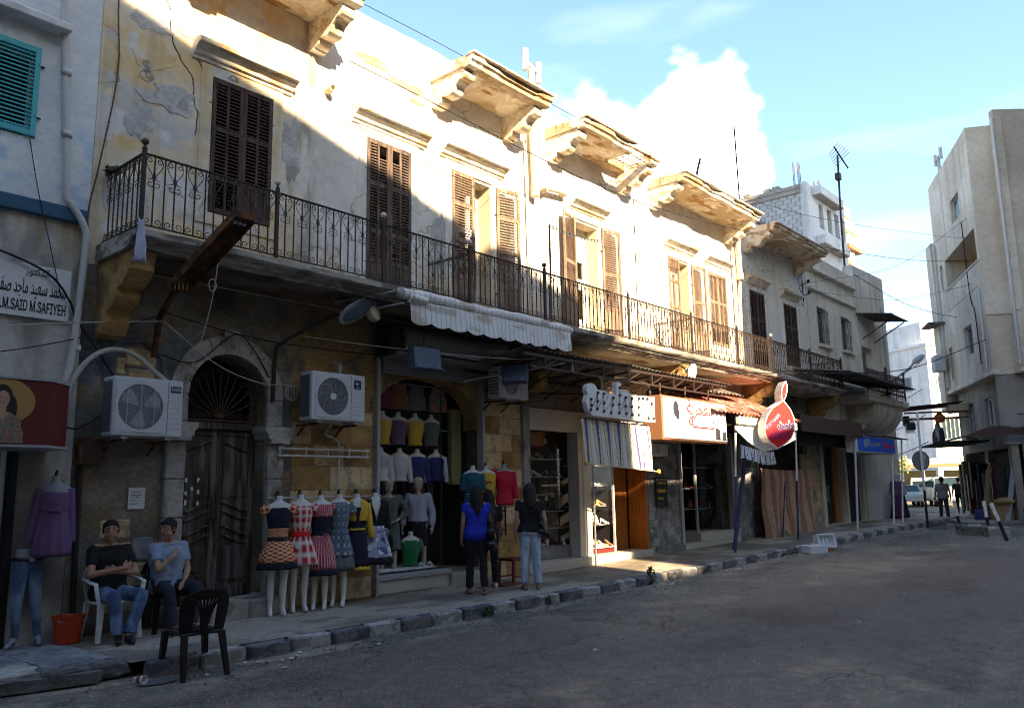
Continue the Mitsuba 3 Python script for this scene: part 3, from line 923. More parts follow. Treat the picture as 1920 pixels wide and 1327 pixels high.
def leaf(holder, x, z, w, h, m, cols, rows, swing=0, y=None, right=False, gaps=(), name='shutter'):
    """A shutter leaf hinged at x; rows are (kind, height share) from the bottom: s slats, o open slats, p wooden panel."""
    y = Y0 - 0.02 if y is None else y
    st, rail, d = 0.062, 0.075, 0.042
    xf = at(x, y, z, swing)
    sx = -1 if right else 1

    def bx(a, b, z0, z1, t=d):
        a, b = sorted((a * sx, b * sx))
        return box(a, b, -t / 2, t / 2, z0, z1, 0.004)
    fr = [bx(0, st, 0, h), bx(w - st, w, 0, h)]
    cw = (w - 2 * st - (cols - 1) * 0.04) / cols
    for c in range(1, cols):
        a = st + c * (cw + 0.04) - 0.04
        fr.append(bx(a, a + 0.04, rail, h - rail, d * 0.9))
    tot = sum(r[1] for r in rows)
    avail = h - rail * (len(rows) + 1)
    zz, slots = rail, []
    fr.append(bx(st, w - st, 0, rail, d * 0.94))
    for kind, share in rows:
        hh = avail * share / tot
        for c in range(cols):
            slots.append((kind, st + c * (cw + 0.04), zz, cw, hh))
        zz += hh
        fr.append(bx(st, w - st, zz, zz + rail, d * 0.94))
        zz += rail
    key = part(holder, name, cat(fr), m, xf=xf)
    for q, (kind, a, z0, cw_, hh) in enumerate(slots):
        if kind == 'p':
            for j in range(3):
                mm = bx(a + j * cw_ / 3 + 0.003, a + (j + 1) * cw_ / 3 - 0.003, z0, z0 + hh, 0.02)
                part(key, 'plank', mm, m, xf=xf)
        else:
            n = int(hh / 0.052)
            for i in range(n):
                zc = z0 + hh * (i + 0.5) / n
                if (q, i) in gaps or (q, -1) in gaps and i > n - 5:
                    continue
                rep(key, 'slat', slat(cw_, m, kind == 'o'), xf @ at(sx * (a + cw_ / 2), 0, zc, 0, 0, rnd.uniform(-1, 1) * (5 if (q, -2) in gaps and i > n * 0.5 else 0.7)))
    for zz in (h * 0.22, h * 0.80):
        part(key, 'hinge', tube([(-0.05 * sx, 0.0, zz), (0.0, 0.0, zz), (0.03 * sx, -0.02, zz)], 0.012, 6), 'iron', xf=xf)
    return key


A_, B_, C_, D_, E_ = (HS[k] for k in 'ABCDE')
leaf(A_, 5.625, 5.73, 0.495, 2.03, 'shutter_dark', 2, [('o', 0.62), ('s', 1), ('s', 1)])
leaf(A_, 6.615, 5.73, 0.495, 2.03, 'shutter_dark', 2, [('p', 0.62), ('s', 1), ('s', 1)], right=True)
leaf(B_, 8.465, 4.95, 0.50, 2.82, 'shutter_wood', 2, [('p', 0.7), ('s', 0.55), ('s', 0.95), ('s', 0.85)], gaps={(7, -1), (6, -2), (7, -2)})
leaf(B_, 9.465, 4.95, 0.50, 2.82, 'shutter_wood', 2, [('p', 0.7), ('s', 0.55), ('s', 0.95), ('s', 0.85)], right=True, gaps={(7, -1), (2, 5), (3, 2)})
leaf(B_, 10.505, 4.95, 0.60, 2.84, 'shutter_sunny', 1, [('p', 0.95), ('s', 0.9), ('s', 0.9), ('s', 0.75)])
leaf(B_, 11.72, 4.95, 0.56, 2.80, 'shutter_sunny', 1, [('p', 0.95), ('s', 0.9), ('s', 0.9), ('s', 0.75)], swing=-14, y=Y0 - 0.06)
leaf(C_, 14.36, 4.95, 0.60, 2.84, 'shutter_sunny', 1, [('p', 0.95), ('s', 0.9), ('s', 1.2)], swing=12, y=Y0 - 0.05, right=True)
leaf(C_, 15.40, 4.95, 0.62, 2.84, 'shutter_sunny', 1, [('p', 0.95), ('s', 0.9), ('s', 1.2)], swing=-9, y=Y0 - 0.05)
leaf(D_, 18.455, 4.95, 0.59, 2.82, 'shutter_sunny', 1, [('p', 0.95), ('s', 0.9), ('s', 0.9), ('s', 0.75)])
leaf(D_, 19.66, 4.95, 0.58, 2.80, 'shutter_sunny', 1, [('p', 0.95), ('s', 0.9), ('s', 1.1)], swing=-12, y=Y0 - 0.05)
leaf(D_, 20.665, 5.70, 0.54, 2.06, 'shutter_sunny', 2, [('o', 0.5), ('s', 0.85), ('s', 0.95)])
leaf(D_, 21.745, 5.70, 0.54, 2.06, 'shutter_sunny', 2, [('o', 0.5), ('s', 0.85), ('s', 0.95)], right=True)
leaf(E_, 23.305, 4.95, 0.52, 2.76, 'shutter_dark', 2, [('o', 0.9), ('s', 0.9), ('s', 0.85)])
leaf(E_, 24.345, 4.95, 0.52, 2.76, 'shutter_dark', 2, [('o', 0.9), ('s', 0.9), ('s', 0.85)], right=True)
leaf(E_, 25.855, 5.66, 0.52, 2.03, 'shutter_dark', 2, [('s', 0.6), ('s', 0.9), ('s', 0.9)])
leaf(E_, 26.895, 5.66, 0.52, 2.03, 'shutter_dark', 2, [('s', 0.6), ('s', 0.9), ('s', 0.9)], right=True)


def inner_door(h, x0, x1, z0, z1, y, lights):
    """A pale glazed inner door in the depth of the opening."""
    part(h, 'door_lining', ext(xz(x0, x1, z0, z1).difference(xz(x0 + 0.05, x1 - 0.05, z0 - 1, z1 - 0.06)), Y0 + 0.01, Y0 + 0.40), 'cream')
    fr = xz(x0 + 0.052, x1 - 0.052, z0, z1 - 0.062)
    for l in lights:
        fr = fr.difference(xz(*l))
    key = part(h, 'inner_door', ext(fr, y, y + 0.05), 'off_white')
    for l in lights:
        part(key, 'pane', box(l[0], l[1], y + 0.02, y + 0.026, l[2], l[3]), 'glass')


inner_door(B_, 10.50, 11.65, 4.925, 7.80, 10.84, [(11.05, 11.27, 6.9, 7.55), (11.05, 11.27, 6.2, 6.78), (11.05, 11.27, 5.6, 6.08), (11.36, 11.54, 6.9, 7.55), (11.36, 11.54, 5.7, 6.75)])
inner_door(C_, 14.40, 15.36, 4.925, 7.80, 10.84, [(14.50, 14.60, 7.0, 7.6), (14.66, 14.80, 7.0, 7.6), (14.93, 15.16, 6.55, 6.95), (14.52, 14.82, 6.2, 6.85), (14.93, 15.16, 5.6, 6.3)])
inner_door(D_, 18.45, 19.62, 4.925, 7.78, 10.86, [(19.10, 19.25, 6.0, 7.5), (19.32, 19.5, 6.0, 7.5)])

# ------------------------------------------------------------------ the long balcony
bal = thing('long_balcony', 'long stone balcony slab running along the whole row above the shops', 'balcony')
BP = [(10.55, 4.70), (9.56, 4.70), (9.53, 4.735), (9.47, 4.745), (9.44, 4.785), (9.39, 4.79), (9.35, 4.82), (9.34, 4.895), (10.55, 4.905)]
m = ext(Polygon([(10.495, z) if y > 10.5 else (y, z) for y, z in BP]), 4.16, 27.9, 'yz')
m = rough(m, 0.010, 0.12, 21, 0.22)
v = np.array(m.vertices)
w = meshkit.fbm(v * np.array([0.9, 0, 0]) + 5.2, 4, 77)
front = np.clip((9.7 - v[:, 1]) / 0.3, 0, 1) * np.clip((w - 0.55) * 8, 0, 1)
v[:, 1] += front * 0.06
v[:, 2] += front * 0.05 * (v[:, 2] < 4.8)
part(bal, 'slab', tm(v, m.faces), 'slab_edge')
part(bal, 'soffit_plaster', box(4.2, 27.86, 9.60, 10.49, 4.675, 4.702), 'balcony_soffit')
bp = [(10.49, 3.72), (10.30, 3.76), (10.20, 3.90), (10.22, 4.02), (10.05, 4.06), (9.93, 4.18), (9.95, 4.28), (9.80, 4.30), (9.62, 4.46), (9.58, 4.69), (10.49, 4.69)]
brk = shape(rough(ext(Polygon(bp), -0.15, 0.15, 'yz'), 0.012, 0.1, 6, 0.14), 'yellow_stone')
for x in (4.36, 12.75, 17.5, 22.6, 27.5):
    rep(bal, 'stone_bracket', brk, at(x, 0, 0))

# railing: bars, rails, posts with ball finials, and a heart of scrolls in every second bay
rail = thing('balcony_railing', 'long wrought iron balcony railing with scrollwork along the balcony edge', 'railing')
YR, ZB, ZT = 9.46, 4.97, 5.86
part(rail, 'handrail', cat(bar((4.24, YR, ZT), (27.84, YR, ZT), 0.045, 0.014), bar((4.24, YR, ZT), (4.24, 10.5, ZT), 0.045, 0.014), bar((27.84, YR, ZT), (27.84, 10.5, ZT), 0.045, 0.014)), 'iron')
part(rail, 'foot_rail', cat(bar((4.24, YR, ZB), (27.84, YR, ZB), 0.03, 0.014), bar((4.24, YR, ZB), (4.24, 10.5, ZB), 0.03, 0.014), bar((27.84, YR, ZB), (27.84, 10.5, ZB), 0.03, 0.014)), 'iron')
posts = [4.24, 6.09, 7.98, 9.90, 11.96, 14.87, 17.65, 20.12, 22.28, 25.12, 27.84]
post = shape(cat(box(-0.024, 0.024, -0.024, 0.024, 4.90, 5.93, 0.004), lathe([(0.0, 5.90), (0.035, 5.92), (0.02, 5.95), (0.015, 5.97)], 10)), 'iron')
ballw = shape(ball((0, 0, 6.01), 0.045, 2), 'off_white', True)
ballr = shape(ball((0, 0, 6.01), 0.045, 2), 'iron_brown', True)
for i, x in enumerate(posts):
    k = rep(rail, 'post', post, at(x, YR, 0))
    rep(k, 'ball_finial', ballr if i in (0, 4) else ballw, at(x, YR, 0))


def spiral(cx, cz, r, a0, a1, n=12):
    t = np.linspace(0, 1, n)
    a = np.radians(a0 + (a1 - a0) * t)
    return [(cx + r * (1 - 0.75 * s) * math.cos(q), cz + r * (1 - 0.75 * s) * math.sin(q)) for s, q in zip(t, a)]


def motif(w):
    """The scrolls of one bay of width w, in x and z, about the bay's middle."""
    P = []
    for s in (1, -1):
        P.append([(s * x, z) for x, z in spiral(w * 0.22, ZT - 0.06, 0.045, 100, -330) + []])
        P.append([(s * x, z) for x, z in [(w * 0.22 + 0.005, ZT - 0.015), (w * 0.40, ZT - 0.07), (w * 0.36, ZT - 0.14), (w * 0.06, ZT - 0.26), (w * 0.03, ZT - 0.33)]])
        P.append([(s * x, z) for x, z in spiral(w * 0.16, ZT - 0.36, 0.05, 170, 520)])
        P.append([(s * x, z) for x, z in [(w * 0.03, ZT - 0.22), (w * 0.12, ZT - 0.30), (w * 0.30, ZT - 0.31)]])
        P.append([(s * x, z) for x, z in spiral(w * 0.25, ZB + 0.055, 0.048, -60, 330)])
    return cat([tube([(x, 0, z) for x, z in p], 0.0058, 4) for p in P])


barm = shape(box(-0.0075, 0.0075, -0.0075, 0.0075, ZB, ZT), 'iron')
_mot = {}
for a, b in zip(posts, posts[1:]):
    n = max(2, round((b - a) / 0.262))
    w = (b - a) / n
    kk = round(w, 3)
    if kk not in _mot:
        _mot[kk] = shape(motif(w), 'iron', True)
    for i in range(n):
        if i and rnd.random() > 0.03:
            rep(rail, 'bar', barm, at(a + i * w + rnd.uniform(-0.008, 0.008), YR, 0))
        rep(rail, 'bar', barm, at(a + (i + 0.5) * w + rnd.uniform(-0.004, 0.004), YR, 0))
        rep(rail, 'scroll', _mot[kk], at(a + (i + 0.5) * w, YR, 0))
for x in (4.24, 9.90, 17.65, 27.84):     # the returns to the wall and the two partitions
    if x in (9.90, 17.65):
        part(rail, 'partition_rail', cat(bar((x, YR, 5.80), (x, 10.5, 5.80), 0.03, 0.014), bar((x, YR, ZB), (x, 10.5, ZB), 0.03, 0.014)), 'iron')
    mk = shape(motif(0.26), 'iron', True)
    for i in range(4):
        y = YR + 0.13 + 0.26 * i
        rep(rail, 'bar', barm, at(x, y, 0))
        if i:
            rep(rail, 'bar', barm, at(x, y - 0.13, 0))
        rep(rail, 'scroll', mk, at(x, y, 0, 90))

# ------------------------------------------------------------------ ground floor walls
def arch(cx, w, z0, zs, r, n=18):
    return Polygon([(cx - w, z0), (cx + w, z0)] + [(cx + r * math.cos(t), zs + r * math.sin(t)) for t in np.linspace(0, PI, n)])


DOOR = arch(6.06, 0.60, 0.38, 3.12, 0.60)
LOPEN = {'A': [DOOR], 'B': [xz(8.72, 11.30, 0.05, 3.98)], 'C': [xz(12.46, 16.98, 0.05, 3.44)], 'D': [xz(18.50, 21.50, 0.05, 3.40)], 'E': [xz(23.15, 26.30, 0.05, 3.36)]}
for k, (x0, x1) in LOW.items():
    poly = sbox(x0, 0.0, x1, 4.655)
    for o in LOPEN[k]:
        poly = poly.difference(o)
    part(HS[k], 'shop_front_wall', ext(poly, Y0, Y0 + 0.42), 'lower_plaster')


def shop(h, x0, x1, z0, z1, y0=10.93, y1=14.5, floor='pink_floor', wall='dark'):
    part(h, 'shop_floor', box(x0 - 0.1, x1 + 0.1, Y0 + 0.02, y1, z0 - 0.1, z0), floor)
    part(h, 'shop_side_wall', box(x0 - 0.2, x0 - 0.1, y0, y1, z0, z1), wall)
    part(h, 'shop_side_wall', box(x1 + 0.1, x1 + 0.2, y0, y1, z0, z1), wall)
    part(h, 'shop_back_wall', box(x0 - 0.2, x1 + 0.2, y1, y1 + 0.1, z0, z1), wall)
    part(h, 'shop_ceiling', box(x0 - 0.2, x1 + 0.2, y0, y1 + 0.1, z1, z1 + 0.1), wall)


def blocks(h, x0, x1, z0, z1, y, course, length, mats, hole=None, d=0.05, name='stone_block', seed=1, joint=0.005):
    """Single stones laid in courses, each its own piece, in front of the wall face y."""
    r = random.Random(seed)
    dic, z, row = {}, z0, 0
    while z < z1 - course * 0.35:
        hh = min(course * r.uniform(0.92, 1.08), z1 - z)
        x = x0
        first = True
        while x < x1 - 0.02:
            w = length * r.uniform(0.75, 1.3) * (0.55 if first and row % 2 else 1)
            first = False
            if x1 - (x + w) < length * 0.4:
                w = x1 - x
            if hole is None or not hole.intersects(sbox(x + 0.01, z + 0.01, x + w - 0.01, z + hh - 0.01)):
                k = (round(w, 1), round(hh, 2), r.randrange(2))
                key_m = mats[r.randrange(len(mats))]
                m = box(x + joint / 2, x + w - joint / 2, y - r.uniform(0.003, 0.011), y + d, z + joint / 2, z + hh - joint / 2, 0.008)
                part(h, name, rough(m, 0.004, 0.15, r.randrange(99)), key_m)
            x += w
        z += hh
        row += 1


blocks(A_, 7.12, 8.66, 0.16, 3.05, Y0, 0.335, 0.52, ['yellow_stone', 'yellow_stone', 'warm_stone'], seed=3)
blocks(B_, 11.32, 12.40, 0.16, 3.44, Y0, 0.335, 0.50, ['yellow_stone', 'warm_stone'], seed=5)
blocks(C_, 17.02, 18.42, 0.2, 2.95, Y0, 0.205, 0.22, ['grey_stone', 'grey_stone', 'grey_stone_dark'], seed=6)
blocks(D_, 21.52, 22.98, 0.25, 2.3, Y0, 0.21, 0.24, ['grey_stone', 'grey_stone_dark', 'grey_stone'], seed=7)
blocks(E_, 26.36, 27.95, 0.3, 3.36, Y0, 0.34, 0.5, ['warm_stone', 'pale_stone', 'warm_stone'], seed=8)
# stones laid bare where the plaster of the first house has come away
for x0, x1, z0, z1, m in [(4.36, 4.82, 0.95, 1.22, 'warm_stone'), (4.84, 5.10, 0.98, 1.27, 'grey_stone'), (4.40, 4.75, 0.66, 0.93, 'warm_stone'), (4.77, 5.16, 0.66, 0.95, 'warm_stone'), (4.36, 4.66, 0.38, 0.64, 'warm_stone'),
                          (4.68, 5.05, 0.37, 0.64, 'pale_stone'), (4.42, 4.80, 1.26, 1.50, 'warm_stone'), (4.62, 5.02, 3.42, 3.66, 'warm_stone'), (4.66, 5.0, 3.20, 3.40, 'warm_stone'), (4.5, 4.62, 3.3, 3.52, 'warm_stone')]:
    part(A_, 'bare_stone', rough(box(x0, x1, Y0 - 0.015, Y0 + 0.06, z0, z1, 0.02), 0.018, 0.10, int(x0 * 100), 0.1), m)
spall = Polygon([(4.40, 3.12), (4.62, 3.02), (4.95, 3.06), (5.12, 3.30), (5.08, 3.55), (4.82, 3.74), (4.5, 3.7), (4.38, 3.45)])
part(A_, 'spalled_edge', rough(ext(spall.buffer(0.05).difference(spall), Y0 - 0.02, Y0 + 0.03), 0.012, 0.06, 9, 0.06), 'lower_plaster')

# the arched doorway: piers, capitals, plinths, voussoirs, step
for x0, x1 in ((5.17, 5.44), (6.68, 6.95)):
    zz = 0.42
    for hh in (0.55, 0.52, 0.5, 0.5):
        part(A_, 'pier_stone', rough(box(x0, x1, Y0 - 0.085, Y0 + 0.2, zz, zz + hh - 0.006, 0.015), 0.006, 0.1, int(zz * 70), 0.12), 'pale_stone')
        zz += hh
    c = (x0 + x1) / 2
    cap = [(-0.16, 0), (-0.15, 0.05), (-0.19, 0.07), (-0.19, 0.12), (-0.24, 0.17), (-0.25, 0.24), (0.25, 0.24), (0.24, 0.17), (0.19, 0.12), (0.19, 0.07), (0.15, 0.05), (0.16, 0)]
    part(A_, 'capital', rough(ext(Polygon([(c + a, zz + b) for a, b in cap]), Y0 - 0.19, Y0 + 0.2), 0.006, 0.1, 4, 0.1), 'pale_stone')
    part(A_, 'plinth', rough(box(x0 - 0.05, x1 + 0.05, Y0 - 0.13, Y0 + 0.2, 0.15, 0.42, 0.02), 0.008, 0.1, 4, 0.12), 'pale_stone')
nv = 11
for i in range(nv):
    a0, a1 = PI * i / nv + 0.006, PI * (i + 1) / nv - 0.006
    pts = [(6.06 + r * math.cos(a), 3.12 + r * math.sin(a)) for r, aa in ((0.605, np.linspace(a0, a1, 4)), (0.86 + (0.08 if i == 5 else 0), np.linspace(a1, a0, 4))) for a in aa]
    part(A_, 'voussoir', rough(ext(Polygon(pts), Y0 - 0.07, Y0 + 0.2), 0.007, 0.1, i, 0.1), 'pale_stone')
for s in (-1, 1):
    part(A_, 'voussoir', rough(box(6.06 + s * 0.73 - 0.125, 6.06 + s * 0.73 + 0.125, Y0 - 0.07, Y0 + 0.2, 2.74, 3.115, 0.012), 0.006, 0.1, 3, 0.1), 'pale_stone')
for x0, x1 in ((5.2, 5.72), (5.73, 6.3), (6.31, 6.94)):
    part(A_, 'door_step', rough(box(x0, x1, 10.14, Y0 + 0.42, 0.13, 0.385, 0.03), 0.012, 0.1, int(x0 * 9), 0.12), 'pale_stone')
dm = 'door_wood'
part(A_, 'door_lintel', box(5.46, 6.66, 10.66, 10.80, 2.68, 2.78, 0.008), dm)
for s in (-1, 1):
    x0, x1 = (5.465, 6.055) if s < 0 else (6.065, 6.655)
    lf = part(A_, 'door_leaf', cat(box(x0, x1, 10.74, 10.79, 0.40, 2.675, 0.006), box(x0, x0 + 0.075, 10.715, 10.745, 0.40, 2.675, 0.006), box(x1 - 0.075, x1, 10.715, 10.745, 0.40, 2.675, 0.006),
                                   box(x0, x1, 10.717, 10.745, 0.40, 0.56, 0.006), box(x0, x1, 10.717, 10.745, 2.60, 2.675, 0.006)), dm)
    w = x1 - x0

    def wave(zc, amp, thick):
        xs = np.linspace(x0 + 0.07, x1 - 0.07, 15)
        u = (xs - x0) / w if s > 0 else 1 - (xs - x0) / w
        zs = zc + amp * np.where(u > 0.5, 1, -1) * np.sin(np.clip(np.abs(u - 0.5) * 2, 0, 1) * PI) ** 0.8 * np.where(u > 0.5, -1, 1) * 0 + amp * np.cos(u * PI * 1.15)
        return tube(np.stack([xs, np.full(15, 10.722), zs], 1), thick, 6)
    for zc, amp in [(2.46, 0.06), (1.62, 0.07), (1.50, 0.07), (1.30, 0.07), (1.18, 0.07)]:
        part(lf, 'carved_rail', wave(zc, amp, 0.02), dm)
    for a, b in ((0.62, 1.08), (1.74, 2.36)):
        part(lf, 'raised_panel', box(x0 + 0.11, x1 - 0.11, 10.722, 10.745, a, b, 0.018), dm)
    part(lf, 'moulding', cat(*[bar((x, 10.725, 0.6), (x, 10.725, 2.4), 0.016) for x in (x0 + 0.09, x1 - 0.09)]), dm)
part(A_, 'door_handle', cat(ball((6.03, 10.70, 1.45), 0.02, 1), tube([(6.03, 10.70, 1.45), (6.03, 10.69, 1.37), (6.035, 10.70, 1.33)], 0.008, 6)), 'iron')
for i, (x, z) in enumerate([(5.62, 1.98), (5.80, 1.98), (5.62, 1.80), (5.80, 1.82), (5.62, 1.68), (5.80, 1.66), (5.71, 1.86)]):
    part(A_, 'paper_scrap', rough(box(x - 0.016, x + 0.016, 10.718, 10.721, z - 0.03, z + 0.03), 0.012, 0.05, i), 'paper')
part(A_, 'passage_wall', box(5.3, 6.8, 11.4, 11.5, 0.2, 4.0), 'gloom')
# fan grille over the door
fan = part(A_, 'fan_grille', tube([(6.06 + 0.575 * math.cos(t), 10.70, 3.12 + 0.575 * math.sin(t)) for t in np.linspace(-0.02, PI + 0.02, 30)], 0.010, 6), 'iron_brown')
for i in range(11):
    t = PI * (i + 0.5) / 11
    part(fan, 'grille_rod', tube([(6.06, 10.70, 2.84), (6.06 + 0.44 * math.cos(t), 10.70, 2.92 + 0.52 * math.sin(t) + 0.05)], 0.0065, 5), 'iron_brown')
    cx, cz = 6.06 + 0.47 * math.cos(t), 3.0 + 0.53 * math.sin(t)
    part(fan, 'grille_scroll', cat(*[tube([(x, 10.70, z) for x, z in spiral(cx + q * 0.035, cz, 0.045, 90 if q > 0 else 90, q * 420 + 90)], 0.005, 4) for q in (-1, 1)]), 'iron_brown')
for i in range(7):
    cx = 5.56 + 0.166 * i
    part(fan, 'grille_scroll', cat(*[tube([(x, 10.70, z) for x, z in spiral(cx + q * 0.04, 2.88, 0.05, 90, q * 420 + 90)], 0.005, 4) for q in (-1, 1)]), 'iron_brown')
part(fan, 'grille_bar', cat(bar((5.48, 10.70, 2.81), (6.64, 10.70, 2.81), 0.02), bar((5.47, 10.70, 2.8), (5.47, 10.70, 3.12), 0.016), bar((6.65, 10.70, 2.8), (6.65, 10.70, 3.12), 0.016)), 'iron_brown')

# ------------------------------------------------------------------ dress shop
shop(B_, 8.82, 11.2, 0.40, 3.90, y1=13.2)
parts(B_, 'shop_frame', [box(8.72, 8.78, 10.44, 10.60, 0.15, 3.98, 0.004), box(11.24, 11.30, 10.44, 10.60, 0.15, 3.98, 0.004)], 'steel')
sp = sbox(8.79, 2.9, 11.235, 3.97).difference(Polygon([(9.98 + 1.23 * math.cos(t), 3.06 + 0.70 * math.sin(t)) for t in np.linspace(0, 2 * PI, 60)]))
part(B_, 'arched_spandrel', ext(sp, 10.56, 10.92), 'yellow_stone')
gl = sbox(8.79, 0.48, 10.36, 3.9).intersection(Polygon([(9.98 + 1.23 * math.cos(t), 3.06 + 0.70 * math.sin(t)) for t in np.linspace(0, PI, 40)] + [(8.75, 0.3), (11.2, 0.3)]))
part(B_, 'display_glass', ext(gl, 10.655, 10.658), 'glass')
part(B_, 'glass_frame', cat(box(10.36, 10.375, 10.645, 10.67, 0.45, 3.65), box(8.79, 10.375, 10.63, 10.68, 0.45, 0.48)), 'dark')
part(B_, 'window_plinth', box(8.79, 10.40, 10.50, 12.0, 0.16, 0.445, 0.006), 'marble')
part(B_, 'window_sill', box(8.78, 10.42, 10.46, 10.67, 0.38, 0.452, 0.004), 'steel')
part(B_, 'doorstep', box(10.42, 11.24, 10.44, 11.2, 0.14, 0.37, 0.01), 'marble')
part(B_, 'olive_partition', box(10.92, 11.18, 10.95, 11.05, 1.9, 3.3), 'olive')
for z in (2.62, 3.22):
    part(B_, 'display_rail', tube([(8.83, 11.02, z - 0.36 if z < 3 else z - 0.33), (10.9, 11.02, z - 0.36 if z < 3 else z - 0.33)], 0.012, 6), 'steel')
# shutter housing over the window, with its slats
hs = part(B_, 'shutter_housing', box(8.78, 11.60, 10.05, 10.495, 3.99, 4.06, 0.008), 'shutter_steel')
part(hs, 'shutter_roll', tube([(8.98, 10.22, 4.30), (11.60, 10.22, 4.30)], 0.21, 16), 'shutter_steel', 40)
for i in range(4):
    part(hs, 'slat', box(8.98, 11.58, 10.045 + 0.012 * (i % 2), 10.07, 4.09 + 0.075 * i, 4.155 + 0.075 * i, 0.006), 'steel')
for i in range(5):
    part(hs, 'slat', box(8.80, 11.28, 10.40 - 0.01 * (i % 2), 10.42, 3.72 + 0.055 * i, 3.77 + 0.055 * i, 0.005), 'shutter_steel')
part(hs, 'end_plate', box(8.70, 8.96, 10.1, 10.495, 4.0, 4.5), 'black')

# ------------------------------------------------------------------ shoe shop
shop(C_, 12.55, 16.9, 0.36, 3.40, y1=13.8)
part(C_, 'shop_header', box(12.48, 16.96, 10.52, 10.70, 2.98, 3.42, 0.006), 'off_white')
part(C_, 'side_pilaster', box(12.42, 12.62, 10.44, 10.9, 0.16, 3.44, 0.01), 'grey_stone')
part(C_, 'marble_sill', box(12.46, 16.98, 10.38, 10.95, 0.14, 0.37, 0.01), 'marble')
part(C_, 'column', cat(box(14.28, 14.72, 10.50, 10.80, 0.37, 2.98, 0.01), box(14.42, 14.60, 10.485, 10.52, 0.4, 2.95, 0.004)), 'off_white')
part(C_, 'display_glass', box(12.63, 14.27, 10.76, 10.764, 0.62, 2.97), 'glass')
part(C_, 'display_base', box(12.63, 14.27, 10.74, 12.3, 0.37, 0.62, 0.01), 'grey_stone_dark')
part(C_, 'display_base', box(14.73, 15.88, 10.74, 12.3, 0.37, 0.50, 0.01), 'maroon')
part(C_, 'display_glass', box(14.73, 15.88, 10.72, 10.724, 0.50, 2.97), 'glass')
part(C_, 'glass_frame', cat(box(15.86, 15.90, 10.70, 10.75, 0.37, 2.97), box(14.73, 15.88, 10.70, 10.75, 0.485, 0.51)), 'steel')
part(C_, 'wooden_panel', box(16.05, 16.86, 11.00, 11.06, 0.37, 2.97, 0.006), 'shop_wood')
part(C_, 'wooden_panel', move(box(0, 1.0, 0, 0.05, 0.37, 2.97), dx=15.93, dy=12.0, rz=-83), 'shop_wood')
part(C_, 'door_jamb', box(16.90, 16.975, 10.49, 10.99, 0.37, 2.98, 0.004), 'shop_wood')
part(C_, 'display_side', box(15.905, 15.925, 10.76, 12.3, 0.37, 3.3), 'black')
part(C_, 'display_back', box(12.6, 15.9, 12.35, 12.4, 0.37, 3.3), 'black')
shelves = {}
for x0, x1, zs, name in [(12.66, 14.25, (0.64, 0.98, 1.33, 1.68, 2.05, 2.42), 'first'), (14.76, 15.84, (0.52, 0.98, 1.40, 1.85, 2.3), 'second')]:
    for z in zs[1:]:
        part(C_, 'glass_shelf', box(x0, x1, 10.9, 11.35, z - 0.012, z), 'steel')

# ------------------------------------------------------------------ the shop under the white sign
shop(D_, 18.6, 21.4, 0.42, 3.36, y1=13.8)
parts(D_, 'shop_frame', [box(18.50, 18.62, 10.46, 10.62, 0.3, 3.4, 0.006), box(21.36, 21.50, 10.46, 10.62, 0.3, 3.4, 0.006), box(18.62, 21.36, 10.48, 10.6, 3.2, 3.4)], 'steel')
part(D_, 'display_glass', box(19.55, 21.34, 10.60, 10.604, 0.62, 3.2), 'glass')
part(D_, 'window_plinth', box(19.5, 21.36, 10.50, 11.6, 0.40, 0.62, 0.008), 'marble')
part(D_, 'doorstep', box(18.45, 21.52, 10.36, 10.9, 0.2, 0.40, 0.01), 'marble')
part(D_, 'doorstep', box(18.62, 18.95, 10.7, 11.0, 0.42, 0.62, 0.01), 'marble')
part(D_, 'glass_frame', cat(box(19.50, 19.56, 10.58, 10.63, 0.42, 3.2), box(19.56, 21.34, 10.58, 10.63, 0.605, 0.63)), 'steel')
for z in (1.2, 1.75, 2.3):
    part(D_, 'glass_shelf', box(19.6, 21.3, 11.0, 11.35, z - 0.012, z), 'steel')

# ------------------------------------------------------------------ closed shop behind the tarpaulin, and its neighbours
cs = part(E_, 'roller_shutter', box(23.15, 26.30, 10.86, 10.90, 0.2, 3.36), 'shutter_brown')
sl = shape(tube([(23.16, 10.845, 0), (26.29, 10.845, 0)], 0.036, 8), 'shutter_brown', 40)
for i in range(42):
    rep(cs, 'slat', sl, at(0, 0, 0.33 + 0.072 * i))
part(E_, 'wall_plate', box(22.98, 23.14, 10.46, 10.9, 0.25, 3.4, 0.01), 'old_concrete')

F_ = thing('plastered_house', 'greyish plastered house with two barred windows next to the balcony row', 'house')
fp = Polygon([(27.96, 0.1), (33.1, 0.1), (33.1, 9.95), (27.96, 10.05)])
for o in (xz(28.96, 29.95, 6.72, 8.10), xz(31.38, 32.36, 6.78, 8.10), xz(28.25, 30.15, 0.1, 3.3), xz(30.4, 32.3, 0.1, 3.2)):
    fp = fp.difference(o)
part(F_, 'front_wall', ext(fp, Y0 + 0.03, Y0 + 0.4), 'render_wall')
for z, d in ((8.62, 0.10), (9.35, 0.14)):
    part(F_, 'string_course', rough(box(28.2, 33.05, Y0 - d, Y0 + 0.1, z, z + 0.09, 0.01), 0.006, 0.1, 3, 0.3), 'render_wall')
part(F_, 'flat_roof', box(28.0, 33.1, Y0 + 0.4, 19, 9.6, 9.75), 'old_concrete')
part(F_, 'room_wall', box(28.0, 33.1, 12.2, 12.3, 0.3, 9.6), 'gloom')
